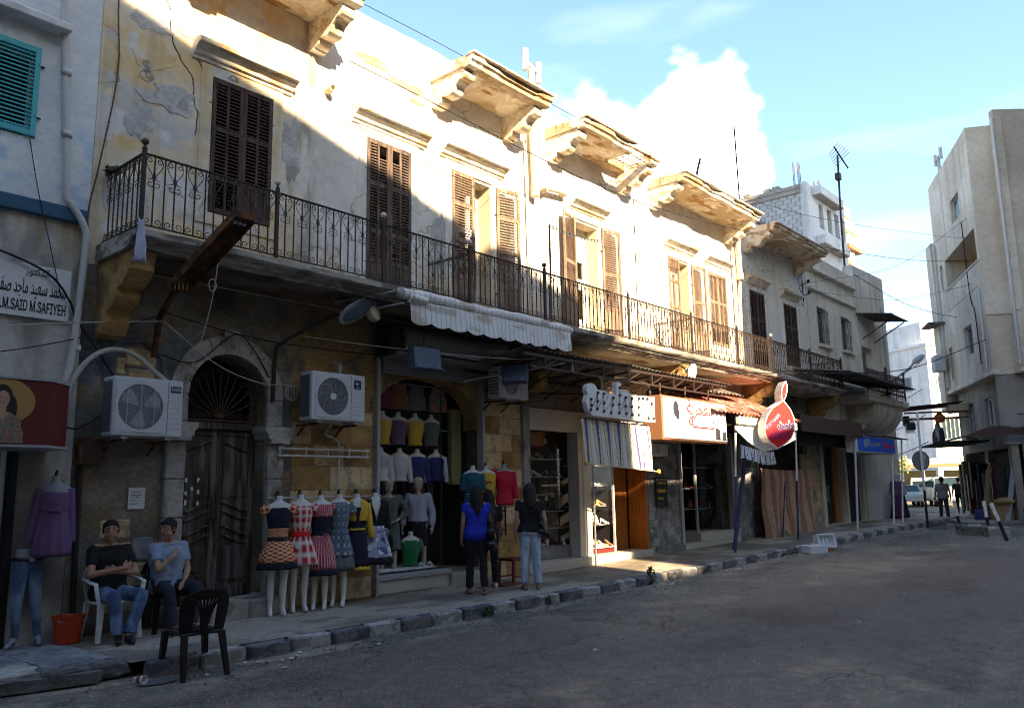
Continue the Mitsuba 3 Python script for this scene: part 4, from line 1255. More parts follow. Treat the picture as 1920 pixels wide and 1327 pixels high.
for x0, x1, z0, z1 in ((28.96, 29.95, 6.72, 8.10), (31.38, 32.36, 6.78, 8.10)):
    wdw = part(F_, 'window', ext(xz(x0, x1, z0, z1).difference(union([xz(x0 + 0.06 + i * (x1 - x0 - 0.08) / 2, x0 - 0.0 + (i + 1) * (x1 - x0 - 0.08) / 2, z0 + 0.06, z1 - 0.06) for i in (0, 1)])), Y0 + 0.2, Y0 + 0.26), 'grey_paint')
    part(wdw, 'pane', box(x0 + 0.05, x1 - 0.05, Y0 + 0.22, Y0 + 0.225, z0 + 0.05, z1 - 0.05), 'tint')
    part(F_, 'window_sill', box(x0 - 0.14, x1 + 0.14, Y0 - 0.10, Y0 + 0.2, z0 - 0.10, z0, 0.01), 'render_wall')
    for i in range(6):
        x = x0 + 0.08 + i * (x1 - x0 - 0.16) / 5
        part(wdw, 'window_bar', bar((x, Y0 - 0.02, z0 + 0.02), (x, Y0 - 0.02, z1 - 0.05), 0.014), 'iron')
    for z in (z0 + 0.15, z0 + 0.55, z0 + 0.62, z1 - 0.15):
        part(wdw, 'window_bar', bar((x0 + 0.02, Y0 - 0.03, z), (x1 - 0.02, Y0 - 0.03, z), 0.014), 'iron')
# the glazed shop door with orange jamb, the slate shutter and the white pier
parts(F_, 'door_jamb', [box(28.0, 28.25, 10.44, 10.8, 0.3, 3.3, 0.01), box(30.15, 30.38, 10.42, 10.8, 0.3, 3.2, 0.01)], 'render_wall')
part(F_, 'orange_jamb', box(29.55, 29.95, 10.62, 10.7, 0.45, 3.25), 'shop_wood')
part(F_, 'shop_door', ext(xz(28.3, 29.5, 0.45, 3.2).difference(union([xz(28.38, 28.86, 0.6, 3.1), xz(28.94, 29.42, 0.6, 3.1)])), 10.70, 10.76), 'brown_metal')
part(F_, 'shop_door__pane', box(28.32, 29.48, 10.73, 10.735, 0.5, 3.15), 'tint')
part(F_, 'shop_door__handle', cat(bar((28.82, 10.64, 1.2), (28.82, 10.64, 1.75), 0.03), bar((28.98, 10.64, 1.2), (28.98, 10.64, 1.75), 0.03)), 'steel')
part(F_, 'doorstep', box(28.2, 30.2, 10.36, 10.9, 0.3, 0.46, 0.01), 'marble')
rs = part(F_, 'roller_shutter', box(30.4, 32.3, 10.74, 10.78, 0.3, 3.2), 'shutter_slate')
sl = shape(tube([(30.41, 10.735, 0), (32.29, 10.735, 0)], 0.040, 6), 'shutter_slate', 40)
for i in range(35):
    rep(rs, 'slat', sl, at(0, 0, 0.48 + 0.078 * i))

G_ = thing('corner_house', 'pale corner house at the end of the row with a small balcony and tin canopy', 'house')
gp = Polygon([(32.4, 0.1), (36.9, 0.1), (36.9, 10.55), (33.12, 10.45), (33.12, 4.0), (32.4, 4.0)]).difference(xz(33.4, 34.7, 5.2, 7.2))
part(G_, 'front_wall', ext(gp, Y0 + 0.0, Y0 + 0.38), 'render_wall')
part(G_, 'side_wall', box(36.52, 36.9, Y0 + 0.38, 20, 0.1, 10.5), 'render_wall')
part(G_, 'flat_roof', box(33.12, 36.9, Y0 + 0.4, 20, 10.1, 10.25), 'old_concrete')
part(G_, 'room_wall', box(33.1, 36.5, 12.2, 12.3, 0.3, 10), 'gloom')
part(G_, 'pier_coat', box(32.42, 34.72, Y0 - 0.05, Y0 - 0.004, 0.25, 3.3, 0.01), 'white_render')
part(G_, 'balcony_door', ext(xz(33.42, 34.68, 5.2, 7.18).difference(xz(33.55, 34.55, 5.3, 7.05)), 10.7, 10.76), 'off_white')
part(G_, 'balcony_door__pane', box(33.5, 34.6, 10.73, 10.735, 5.25, 7.1), 'tint')
# small balcony with a curved console
bs = part(G_, 'balcony_slab', rough(box(30.2, 34.95, 9.35, 10.49, 4.70, 4.96, 0.03), 0.01, 0.1, 3, 0.3), 'render_wall')
con = Polygon([(10.49, 3.4)] + [(10.49 - 1.0 * math.sin(t), 3.65 + 1.05 * (1 - math.cos(t))) for t in np.linspace(0.1, PI / 2, 10)] + [(10.49, 4.70)])
part(G_, 'balcony_console', ext(con, 31.2, 34.5, 'yz'), 'render_wall')
rl = thing('small_balcony_railing', 'dark scrolled iron railing of the small balcony on the corner house', 'railing')
part(rl, 'handrail', cat(bar((30.3, 9.45, 5.88), (34.85, 9.45, 5.88), 0.05, 0.02), bar((34.85, 9.45, 5.88), (34.85, 10.5, 5.88), 0.05, 0.02), bar((30.3, 9.45, 5.04), (34.85, 9.45, 5.04), 0.04, 0.02), bar((30.3, 9.45, 5.46), (34.85, 9.45, 5.46), 0.03, 0.02)), 'iron')
b2 = shape(box(-0.012, 0.012, -0.012, 0.012, 4.96, 5.88), 'iron')
sc2 = shape(cat(*[tube([(x, 0, z) for x, z in spiral(q * 0.06, zc, 0.07, 90, q * 420 + 90)], 0.010, 4) for q in (-1, 1) for zc in (5.15, 5.33, 5.63, 5.78)]), 'iron', True)
for i in range(17):
    rep(rl, 'bar', b2, at(30.32 + i * 0.28, 9.45, 0))
    if i < 16:
        rep(rl, 'scroll', sc2, at(30.32 + (i + 0.5) * 0.28, 9.45, 0))
for i in range(3):
    rep(rl, 'bar', b2, at(34.85, 9.75 + 0.27 * i, 0))
    rep(rl, 'scroll', sc2, at(34.85, 9.62 + 0.27 * i, 0, 90))
for x in (32.6, 34.85):
    part(rl, 'post', cat(bar((x, 9.45, 4.96), (x, 9.45, 6.02), 0.06), ball((x, 9.45, 6.08), 0.06, 1)), 'iron')


def corrugated(x0, x1, ya, za, yb, zb, m, holder=None, name='tin_sheet', pitch=0.16, amp=0.018, wob=0.03, seed=0):
    """Corrugated sheet from the wall edge (ya, za) to the front edge (yb, zb), ribs running down the slope."""
    n = max(8, int((x1 - x0) / pitch) * 4 + 1)
    xs, ts = np.linspace(x0, x1, n), np.linspace(0, 1, 5)
    X, Tt = np.meshgrid(xs, ts)
    Yv = ya + (yb - ya) * Tt
    Z = za + (zb - za) * Tt + amp * np.sin(X / pitch * 2 * PI) + wob * (meshkit.fbm(np.stack([X * 0.5, Tt, X * 0 + seed], -1), 3, seed) - 0.5) * 2 * Tt
    return sheet(np.stack([X, Yv, Z], -1), 0.006)[0]


part(G_, 'tin_canopy', corrugated(33.0, 35.3, 10.49, 8.45, 9.15, 8.24, 'tin'), 'tin')
parts(G_, 'canopy_strut', [bar((35.0, 10.48, 7.5), (35.0, 9.25, 8.2), 0.04), bar((33.6, 10.48, 7.5), (33.6, 9.25, 8.2), 0.04)], 'iron')
part(G_, 'rain_pipe', tube([(36.3, 10.44, 9.2), (36.3, 10.44, 4.0)], 0.05, 8), 'pipe')
ARABIC = {
 'doctor': '307 -35,307 -4,316 -4,319 -90,309 -90,308 -36;207 -85,211 -77,223 -81,235 -81,241 -79,244 -76,245 -69,243 -62,230 -41,232 -37,237 -34,245 -45,252 -59,258 -77,265 -81,275 -81,278 -80,281 -76,279 -4,289 -4,291 -75,288 -84,284 -88,275 -91,262 -91,255 -88,250 -83,245 -88,240 -90,222 -91,211 -88;59 -118,57 -108,65 -107,78 -103,87 -93,86 -91,70 -90,64 -86,60 -80,60 -70,65 -58,70 -53,76 -50,87 -51,94 -56,98 -64,101 -81,118 -81,124 -79,128 -70,130 -57,139 -58,137 -68,137 -76,141 -80,145 -81,176 -81,185 -78,187 -74,187 -71,184 -63,175 -53,173 -53,157 -39,157 -33,158 -30,169 -21,194 -8,201 -6,204 -12,204 -15,176 -28,168 -34,187 -52,195 -65,196 -77,194 -82,190 -86,184 -89,175 -91,144 -91,135 -88,132 -84,124 -90,98 -91,93 -103,87 -109,78 -114|71 -77,73 -80,77 -81,90 -81,90 -74,87 -64,81 -60,75 -61,72 -64,70 -70;135 -40,136 -34,139 -32,145 -33,147 -36,146 -42,143 -44,137 -43;119 -40,120 -34,123 -32,129 -33,131 -36,130 -42,127 -44,121 -43;8 -117,5 -108,13 -106,22 -101,31 -92,35 -81,35 -73,27 -53,33 -50,36 -50,40 -57,44 -71,44 -83,38 -98,27 -109,12 -117',
 'name': '895 -91,900 -80,910 -84,923 -84,931 -80,932 -73,930 -66,921 -50,917 -46,917 -43,925 -38,928 -39,935 -50,941 -62,947 -80,950 -83,954 -84,963 -83,975 -61,983 -53,991 -50,1000 -51,1008 -58,1018 -80,1021 -83,1025 -84,1038 -84,1049 -82,1064 -77,1073 -72,1069 -67,1058 -63,1053 -62,1036 -63,1034 -52,1043 -50,1052 -50,1061 -52,1083 -64,1094 -65,1095 -76,1090 -76,1087 -78,1089 -81,1097 -84,1108 -84,1111 -83,1116 -77,1126 -57,1132 -52,1138 -50,1144 -50,1151 -53,1158 -60,1162 -70,1162 -80,1159 -88,1155 -92,1148 -95,1133 -94,1121 -89,1114 -95,1096 -96,1084 -92,1077 -82,1061 -90,1049 -94,1037 -96,1022 -96,1012 -91,1007 -96,1002 -98,994 -98,988 -96,976 -86,968 -94,962 -96,951 -96,944 -93,940 -89,932 -94,925 -96,910 -96|1132 -67,1127 -79,1138 -83,1146 -83,1151 -79,1151 -73,1145 -63,1139 -62|981 -73,982 -77,992 -85,1000 -86,1004 -82,1003 -74,999 -66,994 -62,988 -63,984 -67;587 -91,592 -80,602 -84,615 -84,623 -80,624 -73,622 -66,613 -50,609 -46,609 -43,617 -38,620 -39,627 -50,633 -62,639 -80,642 -83,646 -84,656 -84,664 -80,667 -71,669 -59,680 -61,678 -77,679 -81,682 -83,706 -84,716 -82,717 -78,704 -67,702 -58,709 -50,717 -46,725 -44,741 -45,749 -51,751 -56,750 -67,745 -76,740 -81,750 -84,766 -84,769 -83,773 -78,777 -61,788 -63,786 -71,786 -80,788 -83,791 -84,802 -84,807 -79,811 -60,822 -61,820 -80,822 -83,825 -84,839 -83,842 -77,842 -70,835 -49,845 -45,848 -45,854 -68,854 -78,851 -87,845 -93,837 -96,821 -95,817 -93,814 -89,809 -94,803 -96,786 -95,779 -89,774 -94,767 -96,743 -95,733 -92,728 -89,719 -93,705 -96,680 -95,672 -89,663 -95,658 -96,643 -96,636 -93,632 -89,624 -94,617 -96,602 -96|714 -60,729 -75,731 -75,737 -69,739 -64,738 -58,732 -55,721 -56;673 -116,673 -111,677 -107,682 -107,686 -111,686 -116,682 -120,677 -120;655 -116,655 -111,659 -107,664 -107,668 -111,668 -116,664 -120,659 -120;459 -17,459 -9,471 -9,473 -66,474 -67,474 -77,476 -82,481 -84,491 -84,494 -83,499 -77,506 -61,512 -54,517 -51,527 -50,534 -53,541 -60,544 -66,545 -80,542 -88,538 -92,531 -95,516 -94,505 -89,499 -94,493 -96,478 -96,466 -91,463 -86,461 -72,460 -18|510 -78,521 -83,529 -83,534 -79,534 -73,528 -63,522 -62,515 -67;319 -91,324 -80,334 -84,347 -84,355 -80,356 -73,354 -66,345 -50,341 -46,341 -43,349 -38,352 -39,359 -50,365 -62,371 -80,378 -84,391 -84,405 -81,425 -71,423 -68,415 -64,406 -62,388 -63,387 -52,389 -51,395 -50,410 -51,430 -60,433 -63,440 -65,446 -65,447 -76,437 -77,411 -91,397 -95,375 -96,368 -93,364 -89,356 -94,349 -96,334 -96;407 -115,407 -110,411 -106,416 -106,420 -110,420 -115,416 -119,411 -119;7 -71,8 -60,15 -50,27 -43,39 -40,38 -31,50 -31,52 -75,54 -81,60 -84,73 -84,79 -82,81 -80,84 -71,86 -59,97 -61,95 -77,97 -82,104 -84,128 -84,128 -82,123 -77,121 -71,122 -58,129 -48,140 -43,146 -43,154 -46,158 -49,163 -57,164 -71,162 -77,157 -82,158 -84,178 -84,183 -82,187 -74,190 -61,201 -63,199 -71,199 -80,200 -82,204 -84,209 -84,215 -74,230 -59,244 -51,252 -49,265 -50,271 -53,277 -60,279 -67,279 -75,274 -86,268 -91,256 -96,244 -98,210 -97,198 -93,193 -88,186 -94,179 -96,162 -96,143 -92,128 -96,102 -96,93 -93,89 -89,80 -95,58 -96,46 -91,41 -84,25 -85,18 -83,9 -76|221 -85,222 -86,245 -86,259 -83,267 -75,266 -66,262 -62,258 -61,247 -62,235 -69|133 -64,134 -74,138 -79,141 -80,145 -79,152 -70,152 -64,150 -59,144 -55,138 -56|19 -63,21 -71,27 -73,40 -73,40 -57,39 -52,30 -54,24 -57;135 -28,135 -22,139 -18,145 -18,149 -22,149 -28,145 -32,139 -32;90 -116,90 -111,94 -107,99 -107,103 -111,103 -116,99 -120,94 -120;72 -116,72 -111,76 -107,81 -107,85 -111,85 -116,81 -120,76 -120;37 -13,37 -8,41 -4,46 -4,50 -8,50 -13,46 -17,41 -17;19 -8,23 -4,28 -4,32 -8,32 -13,28 -17,23 -17,19 -13',
 'gypsy': '315 -15,315 -4,320 -4,321 -5,321 -39,322 -40,322 -75,323 -76,323 -89,322 -90,318 -90,317 -86,317 -51,316 -50,316 -16;94 -115,95 -112,100 -111,110 -105,118 -97,122 -90,124 -83,124 -75,121 -64,115 -54,119 -51,121 -52,126 -62,131 -79,137 -84,144 -85,163 -84,176 -80,193 -71,193 -69,188 -65,175 -59,165 -57,159 -57,152 -59,151 -56,152 -53,170 -52,178 -54,188 -59,197 -66,206 -67,207 -72,198 -75,201 -82,204 -84,222 -86,236 -83,245 -78,241 -72,226 -58,227 -52,232 -48,241 -44,256 -43,264 -46,267 -49,268 -60,264 -69,257 -77,254 -78,254 -80,267 -85,275 -85,276 -86,286 -85,291 -83,293 -77,291 -4,296 -4,298 -80,296 -85,293 -88,285 -91,270 -91,258 -88,251 -83,248 -83,241 -87,232 -90,209 -91,200 -88,196 -84,193 -77,173 -87,155 -91,140 -91,134 -89,130 -85,125 -96,118 -103,118 -105,102 -116,96 -118|232 -55,232 -57,250 -75,252 -75,259 -68,263 -59,263 -55,261 -51,251 -48,239 -50;245 -22,247 -20,251 -20,253 -22,253 -26,251 -28,247 -28,245 -26;172 -105,174 -103,178 -103,180 -105,180 -109,178 -111,174 -111,172 -109;78 -106,80 -104,84 -104,86 -106,86 -110,84 -112,80 -112,78 -110;9 -69,9 -61,12 -54,23 -44,35 -39,39 -39,40 -37,39 -29,44 -29,45 -30,45 -49,46 -50,46 -69,47 -77,49 -82,53 -85,60 -86,72 -85,78 -82,80 -77,80 -68,74 -47,78 -45,80 -46,84 -59,85 -79,83 -84,77 -89,69 -91,55 -91,47 -88,44 -85,42 -79,25 -80,21 -79,13 -75|16 -57,14 -65,16 -70,21 -73,41 -74,41 -53,40 -44,34 -45,24 -49;64 -106,66 -104,70 -104,72 -106,72 -110,70 -112,66 -112,64 -110;38 -6,40 -4,44 -4,46 -6,46 -10,44 -12,40 -12,38 -10;24 -6,26 -4,30 -4,32 -6,32 -10,30 -12,26 -12,24 -10',
 'raneen': '188 -106,188 -102,203 -97,210 -92,214 -87,217 -79,217 -73,212 -58,209 -55,209 -52,226 -44,233 -59,236 -71,235 -85,230 -97,221 -107,210 -114,197 -119,193 -119,190 -108;7 -95,7 -82,13 -63,30 -68,26 -80,26 -90,31 -98,42 -102,53 -102,65 -97,68 -93,70 -86,70 -74,65 -54,83 -50,87 -67,91 -73,97 -75,109 -75,113 -74,117 -70,120 -62,122 -50,139 -52,138 -68,139 -71,141 -73,148 -75,159 -75,164 -74,167 -69,167 -59,162 -38,175 -34,180 -34,182 -39,186 -58,186 -72,182 -83,177 -88,171 -91,162 -93,145 -93,133 -89,129 -84,125 -88,119 -91,111 -93,97 -93,89 -90,84 -103,76 -112,67 -117,55 -120,38 -120,28 -118,21 -115,11 -106;161 -17,162 -8,165 -5,173 -4,178 -7,180 -16,177 -21,173 -23,167 -23;128 -115,128 -110,130 -106,134 -104,139 -104,143 -106,145 -110,145 -115,143 -119,139 -121,134 -121,130 -119;107 -115,108 -108,113 -104,120 -105,124 -110,124 -115,122 -119,118 -121,113 -121,109 -119;38 -34,39 -25,42 -22,50 -21,55 -24,57 -33,54 -38,50 -40,44 -40',
 'blue': '94 -10,93 -4,110 -4,112 -59,113 -60,113 -69,117 -75,130 -76,134 -75,138 -70,142 -51,145 -51,158 -54,156 -62,156 -69,161 -75,174 -76,179 -74,181 -70,185 -55,190 -54,201 -57,199 -64,199 -72,203 -76,206 -76,215 -64,225 -54,243 -43,251 -41,266 -42,271 -44,277 -49,282 -61,281 -74,278 -80,271 -87,260 -92,244 -95,210 -94,202 -92,196 -89,192 -85,187 -89,176 -93,157 -92,152 -90,148 -85,143 -89,132 -93,115 -93,104 -90,99 -85,96 -77|226 -77,227 -78,242 -78,255 -76,261 -74,264 -71,265 -65,258 -58,248 -59,237 -65;137 -116,138 -108,143 -104,148 -104,153 -108,154 -115,148 -121,143 -121,139 -119;64 -115,65 -108,70 -104,77 -105,81 -110,80 -117,75 -121,68 -120;11 -4,28 -4,30 -59,31 -60,31 -69,34 -75,52 -76,60 -73,61 -70,61 -61,56 -40,72 -35,78 -59,78 -73,75 -82,68 -89,53 -93,33 -93,22 -90,17 -85,14 -77;43 -115,44 -108,49 -104,56 -105,60 -110,59 -117,54 -121,47 -120',
 'she': '9 -44,9 -36,12 -29,23 -19,31 -15,39 -14,40 -12,39 -4,45 -4,47 -51,49 -57,54 -60,60 -61,62 -60,64 -61,93 -61,94 -60,97 -61,125 -61,126 -60,129 -61,157 -61,158 -60,161 -61,189 -61,190 -60,193 -61,221 -61,222 -60,225 -61,253 -61,254 -60,262 -60,267 -58,270 -50,269 -40,264 -25,264 -22,267 -20,269 -20,274 -36,275 -52,272 -60,269 -63,260 -66,55 -66,47 -63,44 -60,42 -54,25 -55,21 -54,13 -50|14 -38,17 -46,25 -49,33 -50,41 -49,40 -19,34 -20,24 -24,16 -32;261 -81,263 -79,267 -79,269 -81,269 -85,267 -87,263 -87,261 -85',
}

# ------------------------------------------------------------------ lettering
def arabic(key, s, depth=0.004, fat=0.0):
    """Lettering of the given word, s metres per unit of its outline, reading in x, lying in xy."""
    out = []
    for p in ARABIC[key].split(';'):
        r = [[tuple(float(c) * s for c in q.split()) for q in ring.split(',')] for ring in p.split('|')]
        g = Polygon(r[0], r[1:]).buffer(fat)
        for q in getattr(g, 'geoms', [g]):
            if q.area > 0:
                out.append(trimesh.creation.extrude_polygon(q, depth, engine='earcut'))
    m = cat(out)
    b = m.bounds
    return tm(np.array(m.vertices) - [b[0][0], b[0][1], 0], m.faces)


def wrote(mesh, x, y, z, right=None, slope=0, rz=0):
    """Stands lettering up so that it reads along x and faces the street."""
    if right is not None:
        x = right - (mesh.bounds[1][0] - mesh.bounds[0][0])
    return move(mesh, at(x, y, z, rz, 90) @ T().rotate([0, 0, 1], slope))


def narrow(m, w):
    v = np.array(m.vertices)
    v[:, 0] = (v[:, 0] - m.bounds[0][0]) * w / m.extents[0]
    return tm(v, m.faces)


def disc(x, z, rx, rz, n=28):
    return Polygon([(x + rx * math.cos(t), z + rz * math.sin(t)) for t in np.linspace(0, 2 * PI, n + 1)[:-1]])


# ------------------------------------------------------------------ the white house at the left edge
L_ = thing('white_house', 'blue white plastered house with a teal shuttered window at the end of the street', 'house')
lp = sbox(-3, 0, 4.045, 11).difference(xz(2.16, 3.36, 6.07, 7.24)).difference(xz(-1.0, 3.42, 0.05, 2.75))
part(L_, 'front_wall', ext(lp, Y0 - 0.02, Y0 + 0.4), 'white_house')
part(L_, 'side_wall', box(3.7, 4.04, Y0 + 0.4, 20, 0, 11), 'old_concrete')
part(L_, 'flat_roof', box(-3, 4.045, Y0 + 0.4, 20, 10.7, 10.9), 'old_concrete')
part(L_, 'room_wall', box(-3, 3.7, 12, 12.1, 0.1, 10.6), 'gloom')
part(L_, 'string_course', rough(box(-3, 4.0, Y0 - 0.10, Y0, 5.12, 5.30, 0.012), 0.008, 0.1, 2, 0.25), 'band_blue')
part(L_, 'ledge', rough(box(-3, 3.62, Y0 - 0.24, Y0, 7.50, 7.60, 0.012), 0.006, 0.1, 3, 0.3), 'white_render')
for x, r in ((2.17, False), (3.35, True)):
    leaf(L_, x, 6.08, 0.585, 1.15, 'teal', 1, [('s', 1)], right=r, y=Y0 - 0.04)
part(L_, 'shop_floor', box(-1, 3.5, Y0, 12, 0.06, 0.155), 'pink_floor')
part(L_, 'shop_door_post', box(3.38, 3.46, Y0 - 0.04, Y0 + 0.1, 0.15, 2.75), 'black')
for z in (0.9, 1.35, 1.8, 2.2):
    part(L_, 'shop_shelf', box(1.2, 3.4, 11.5, 11.9, z, z + 0.02), 'black')
for i, (x, z, m) in enumerate([(3.2, 1.83, 'yellow'), (3.05, 1.83, 'red_cloth'), (3.22, 1.38, 'yellow'), (3.0, 1.38, 'olive'), (3.25, 0.93, 'yellow'), (3.05, 2.22, 'white_cloth'), (3.3, 2.22, 'white_cloth')]):
    one('folded_garment', ['small folded garment on a shelf in the dark shop at the street corner', 'yellow folded garment on a shelf inside the dark shop'][m == 'yellow'], 'garment',
        rough(box(x - 0.09, x + 0.09, 11.52, 11.75, z, z + 0.07, 0.02), 0.01, 0.1, i, 0.08), m, group='folded garments in the dark shop')

t = thing('name_plate', 'white enamel name plate with black lettering in two scripts on the grey wall', 'sign')
part(t, 'plate', ext(sbox(2.30, 3.89, 3.87, 4.48).buffer(0) if False else sbox(2.30 + .02, 3.89, 3.87 - .02, 4.48).buffer(0.02), Y0 - 0.075, Y0 - 0.03), 'white_paint')
part(t, 'lettering', cat(wrote(narrow(meshkit.text_mesh('DR.M.SAID M.SAFIYEH', 0.125, 0.004, True), 0.80), 0, Y0 - 0.076, 3.935, right=3.83),
                         wrote(narrow(arabic('name', 0.0021), 0.78), 0, Y0 - 0.076, 4.09, right=3.82), wrote(narrow(arabic('doctor', 0.00105), 0.26), 0, Y0 - 0.076, 4.345, right=3.62)), 'black')

t = thing('shop_sign_box', 'maroon shop sign box with a printed long haired woman over the dark shop', 'sign')
ol = Polygon([(0.6, 9.62), (3.46, 9.62), (3.74, 9.90), (3.74, 10.47), (0.6, 10.47)])
part(t, 'box', ext(ol, 2.33, 3.02, 'xy'), 'maroon')
rim = Polygon([(0.6, 9.60), (3.47, 9.60), (3.765, 9.89), (3.765, 10.47), (0.6, 10.47)])
part(t, 'rim', cat(ext(rim, 3.02, 3.045, 'xy'), ext(rim, 2.305, 2.33, 'xy')), 'grey_paint')
part(t, 'printed_disc', ext(disc(2.92, 2.78, 0.38, 0.26).intersection(sbox(2, 2.34, 4, 3.015)), 9.612, 9.619), 'ochre')
part(t, 'printed_hair', ext(union([disc(2.98, 2.83, 0.095, 0.125), disc(2.90, 2.68, 0.09, 0.14), disc(3.07, 2.70, 0.055, 0.14)]), 9.607, 9.611), 'hair_brown')
part(t, 'printed_figure', ext(union([disc(2.985, 2.80, 0.062, 0.088), sbox(2.95, 2.62, 3.02, 2.75), disc(3.0, 2.62, 0.10, 0.05)]), 9.602, 9.606), 'skin')
fd = union([Polygon([(2.80, 2.345), (2.82, 2.6), (2.92, 2.66), (2.99, 2.58), (3.06, 2.66), (3.16, 2.6), (3.2, 2.345)]), disc(3.0, 2.44, 0.2, 0.1)])
part(t, 'printed_dress', ext(fd.intersection(sbox(2, 2.345, 4, 3)), 9.597, 9.601), 'floral_skirt')
part(t, 'printed_face', cat(*[ext(disc(2.985 + s * 0.025, 2.815, 0.012, 0.006), 9.598, 9.6015) for s in (-1, 1)], ext(disc(2.985, 2.757, 0.016, 0.006), 9.598, 9.6015)), 'lips')

one('drain_pipe', 'pale drain pipe running down the white house and bending at the blue ledge', 'pipe',
    cat(tube(smooth_path([(3.45, 10.40, 11), (3.55, 10.40, 8), (3.68, 10.40, 6.2), (3.74, 10.40, 5.45), (3.80, 10.38, 5.32), (3.95, 10.36, 5.08), (3.985, 10.36, 4.8), (3.93, 10.37, 3.6), (3.87, 10.38, 3.1)]), 0.043, 10),
        *[tube([(x - 0.05, 10.38, z), (x + 0.055, 10.38, z + 0.005)], 0.052, 8) for x, z in ((3.68, 6.2), (3.95, 3.55), (3.62, 7.0))]), 'pipe', True)
one('thin_cable', 'thin brown cable hanging loosely down the house seam by the drain pipe', 'cable', tube(smooth_path([(4.30, 10.46, 10.2), (4.22, 10.45, 8.4), (4.27, 10.45, 7.3), (4.12, 10.45, 6.0), (4.02, 10.45, 5.3), (4.06, 10.45, 4.9)]), 0.011, 5), 'iron_brown')
one('wall_conduit', 'dark conduit running down the corner beside the seated man', 'pipe', tube([(4.14, 10.46, 2.16), (4.16, 10.46, 0.2)], 0.035, 8), 'dark')
t = thing('junction_box', 'rusty metal junction box on the wall under the left air conditioner', 'box')
part(t, 'case', box(4.07, 4.34, 10.33, 10.48, 2.16, 2.48, 0.008), 'rust')
part(t, 'lid', box(4.10, 4.33, 10.32, 10.33, 2.18, 2.46, 0.004), 'brown_metal')
t = thing('notice', 'small white paper notice pasted on the peeling wall', 'notice')
part(t, 'sheet', box(4.74, 4.95, 10.472, 10.478, 1.62, 1.885), 'paper')
part(t, 'print', cat(*[box(4.77, 4.77 + w, 10.469, 10.4715, z, z + 0.008) for w, z in ((0.13, 1.82), (0.15, 1.79), (0.12, 1.76), (0.07, 1.72), (0.09, 1.68))]), 'black')


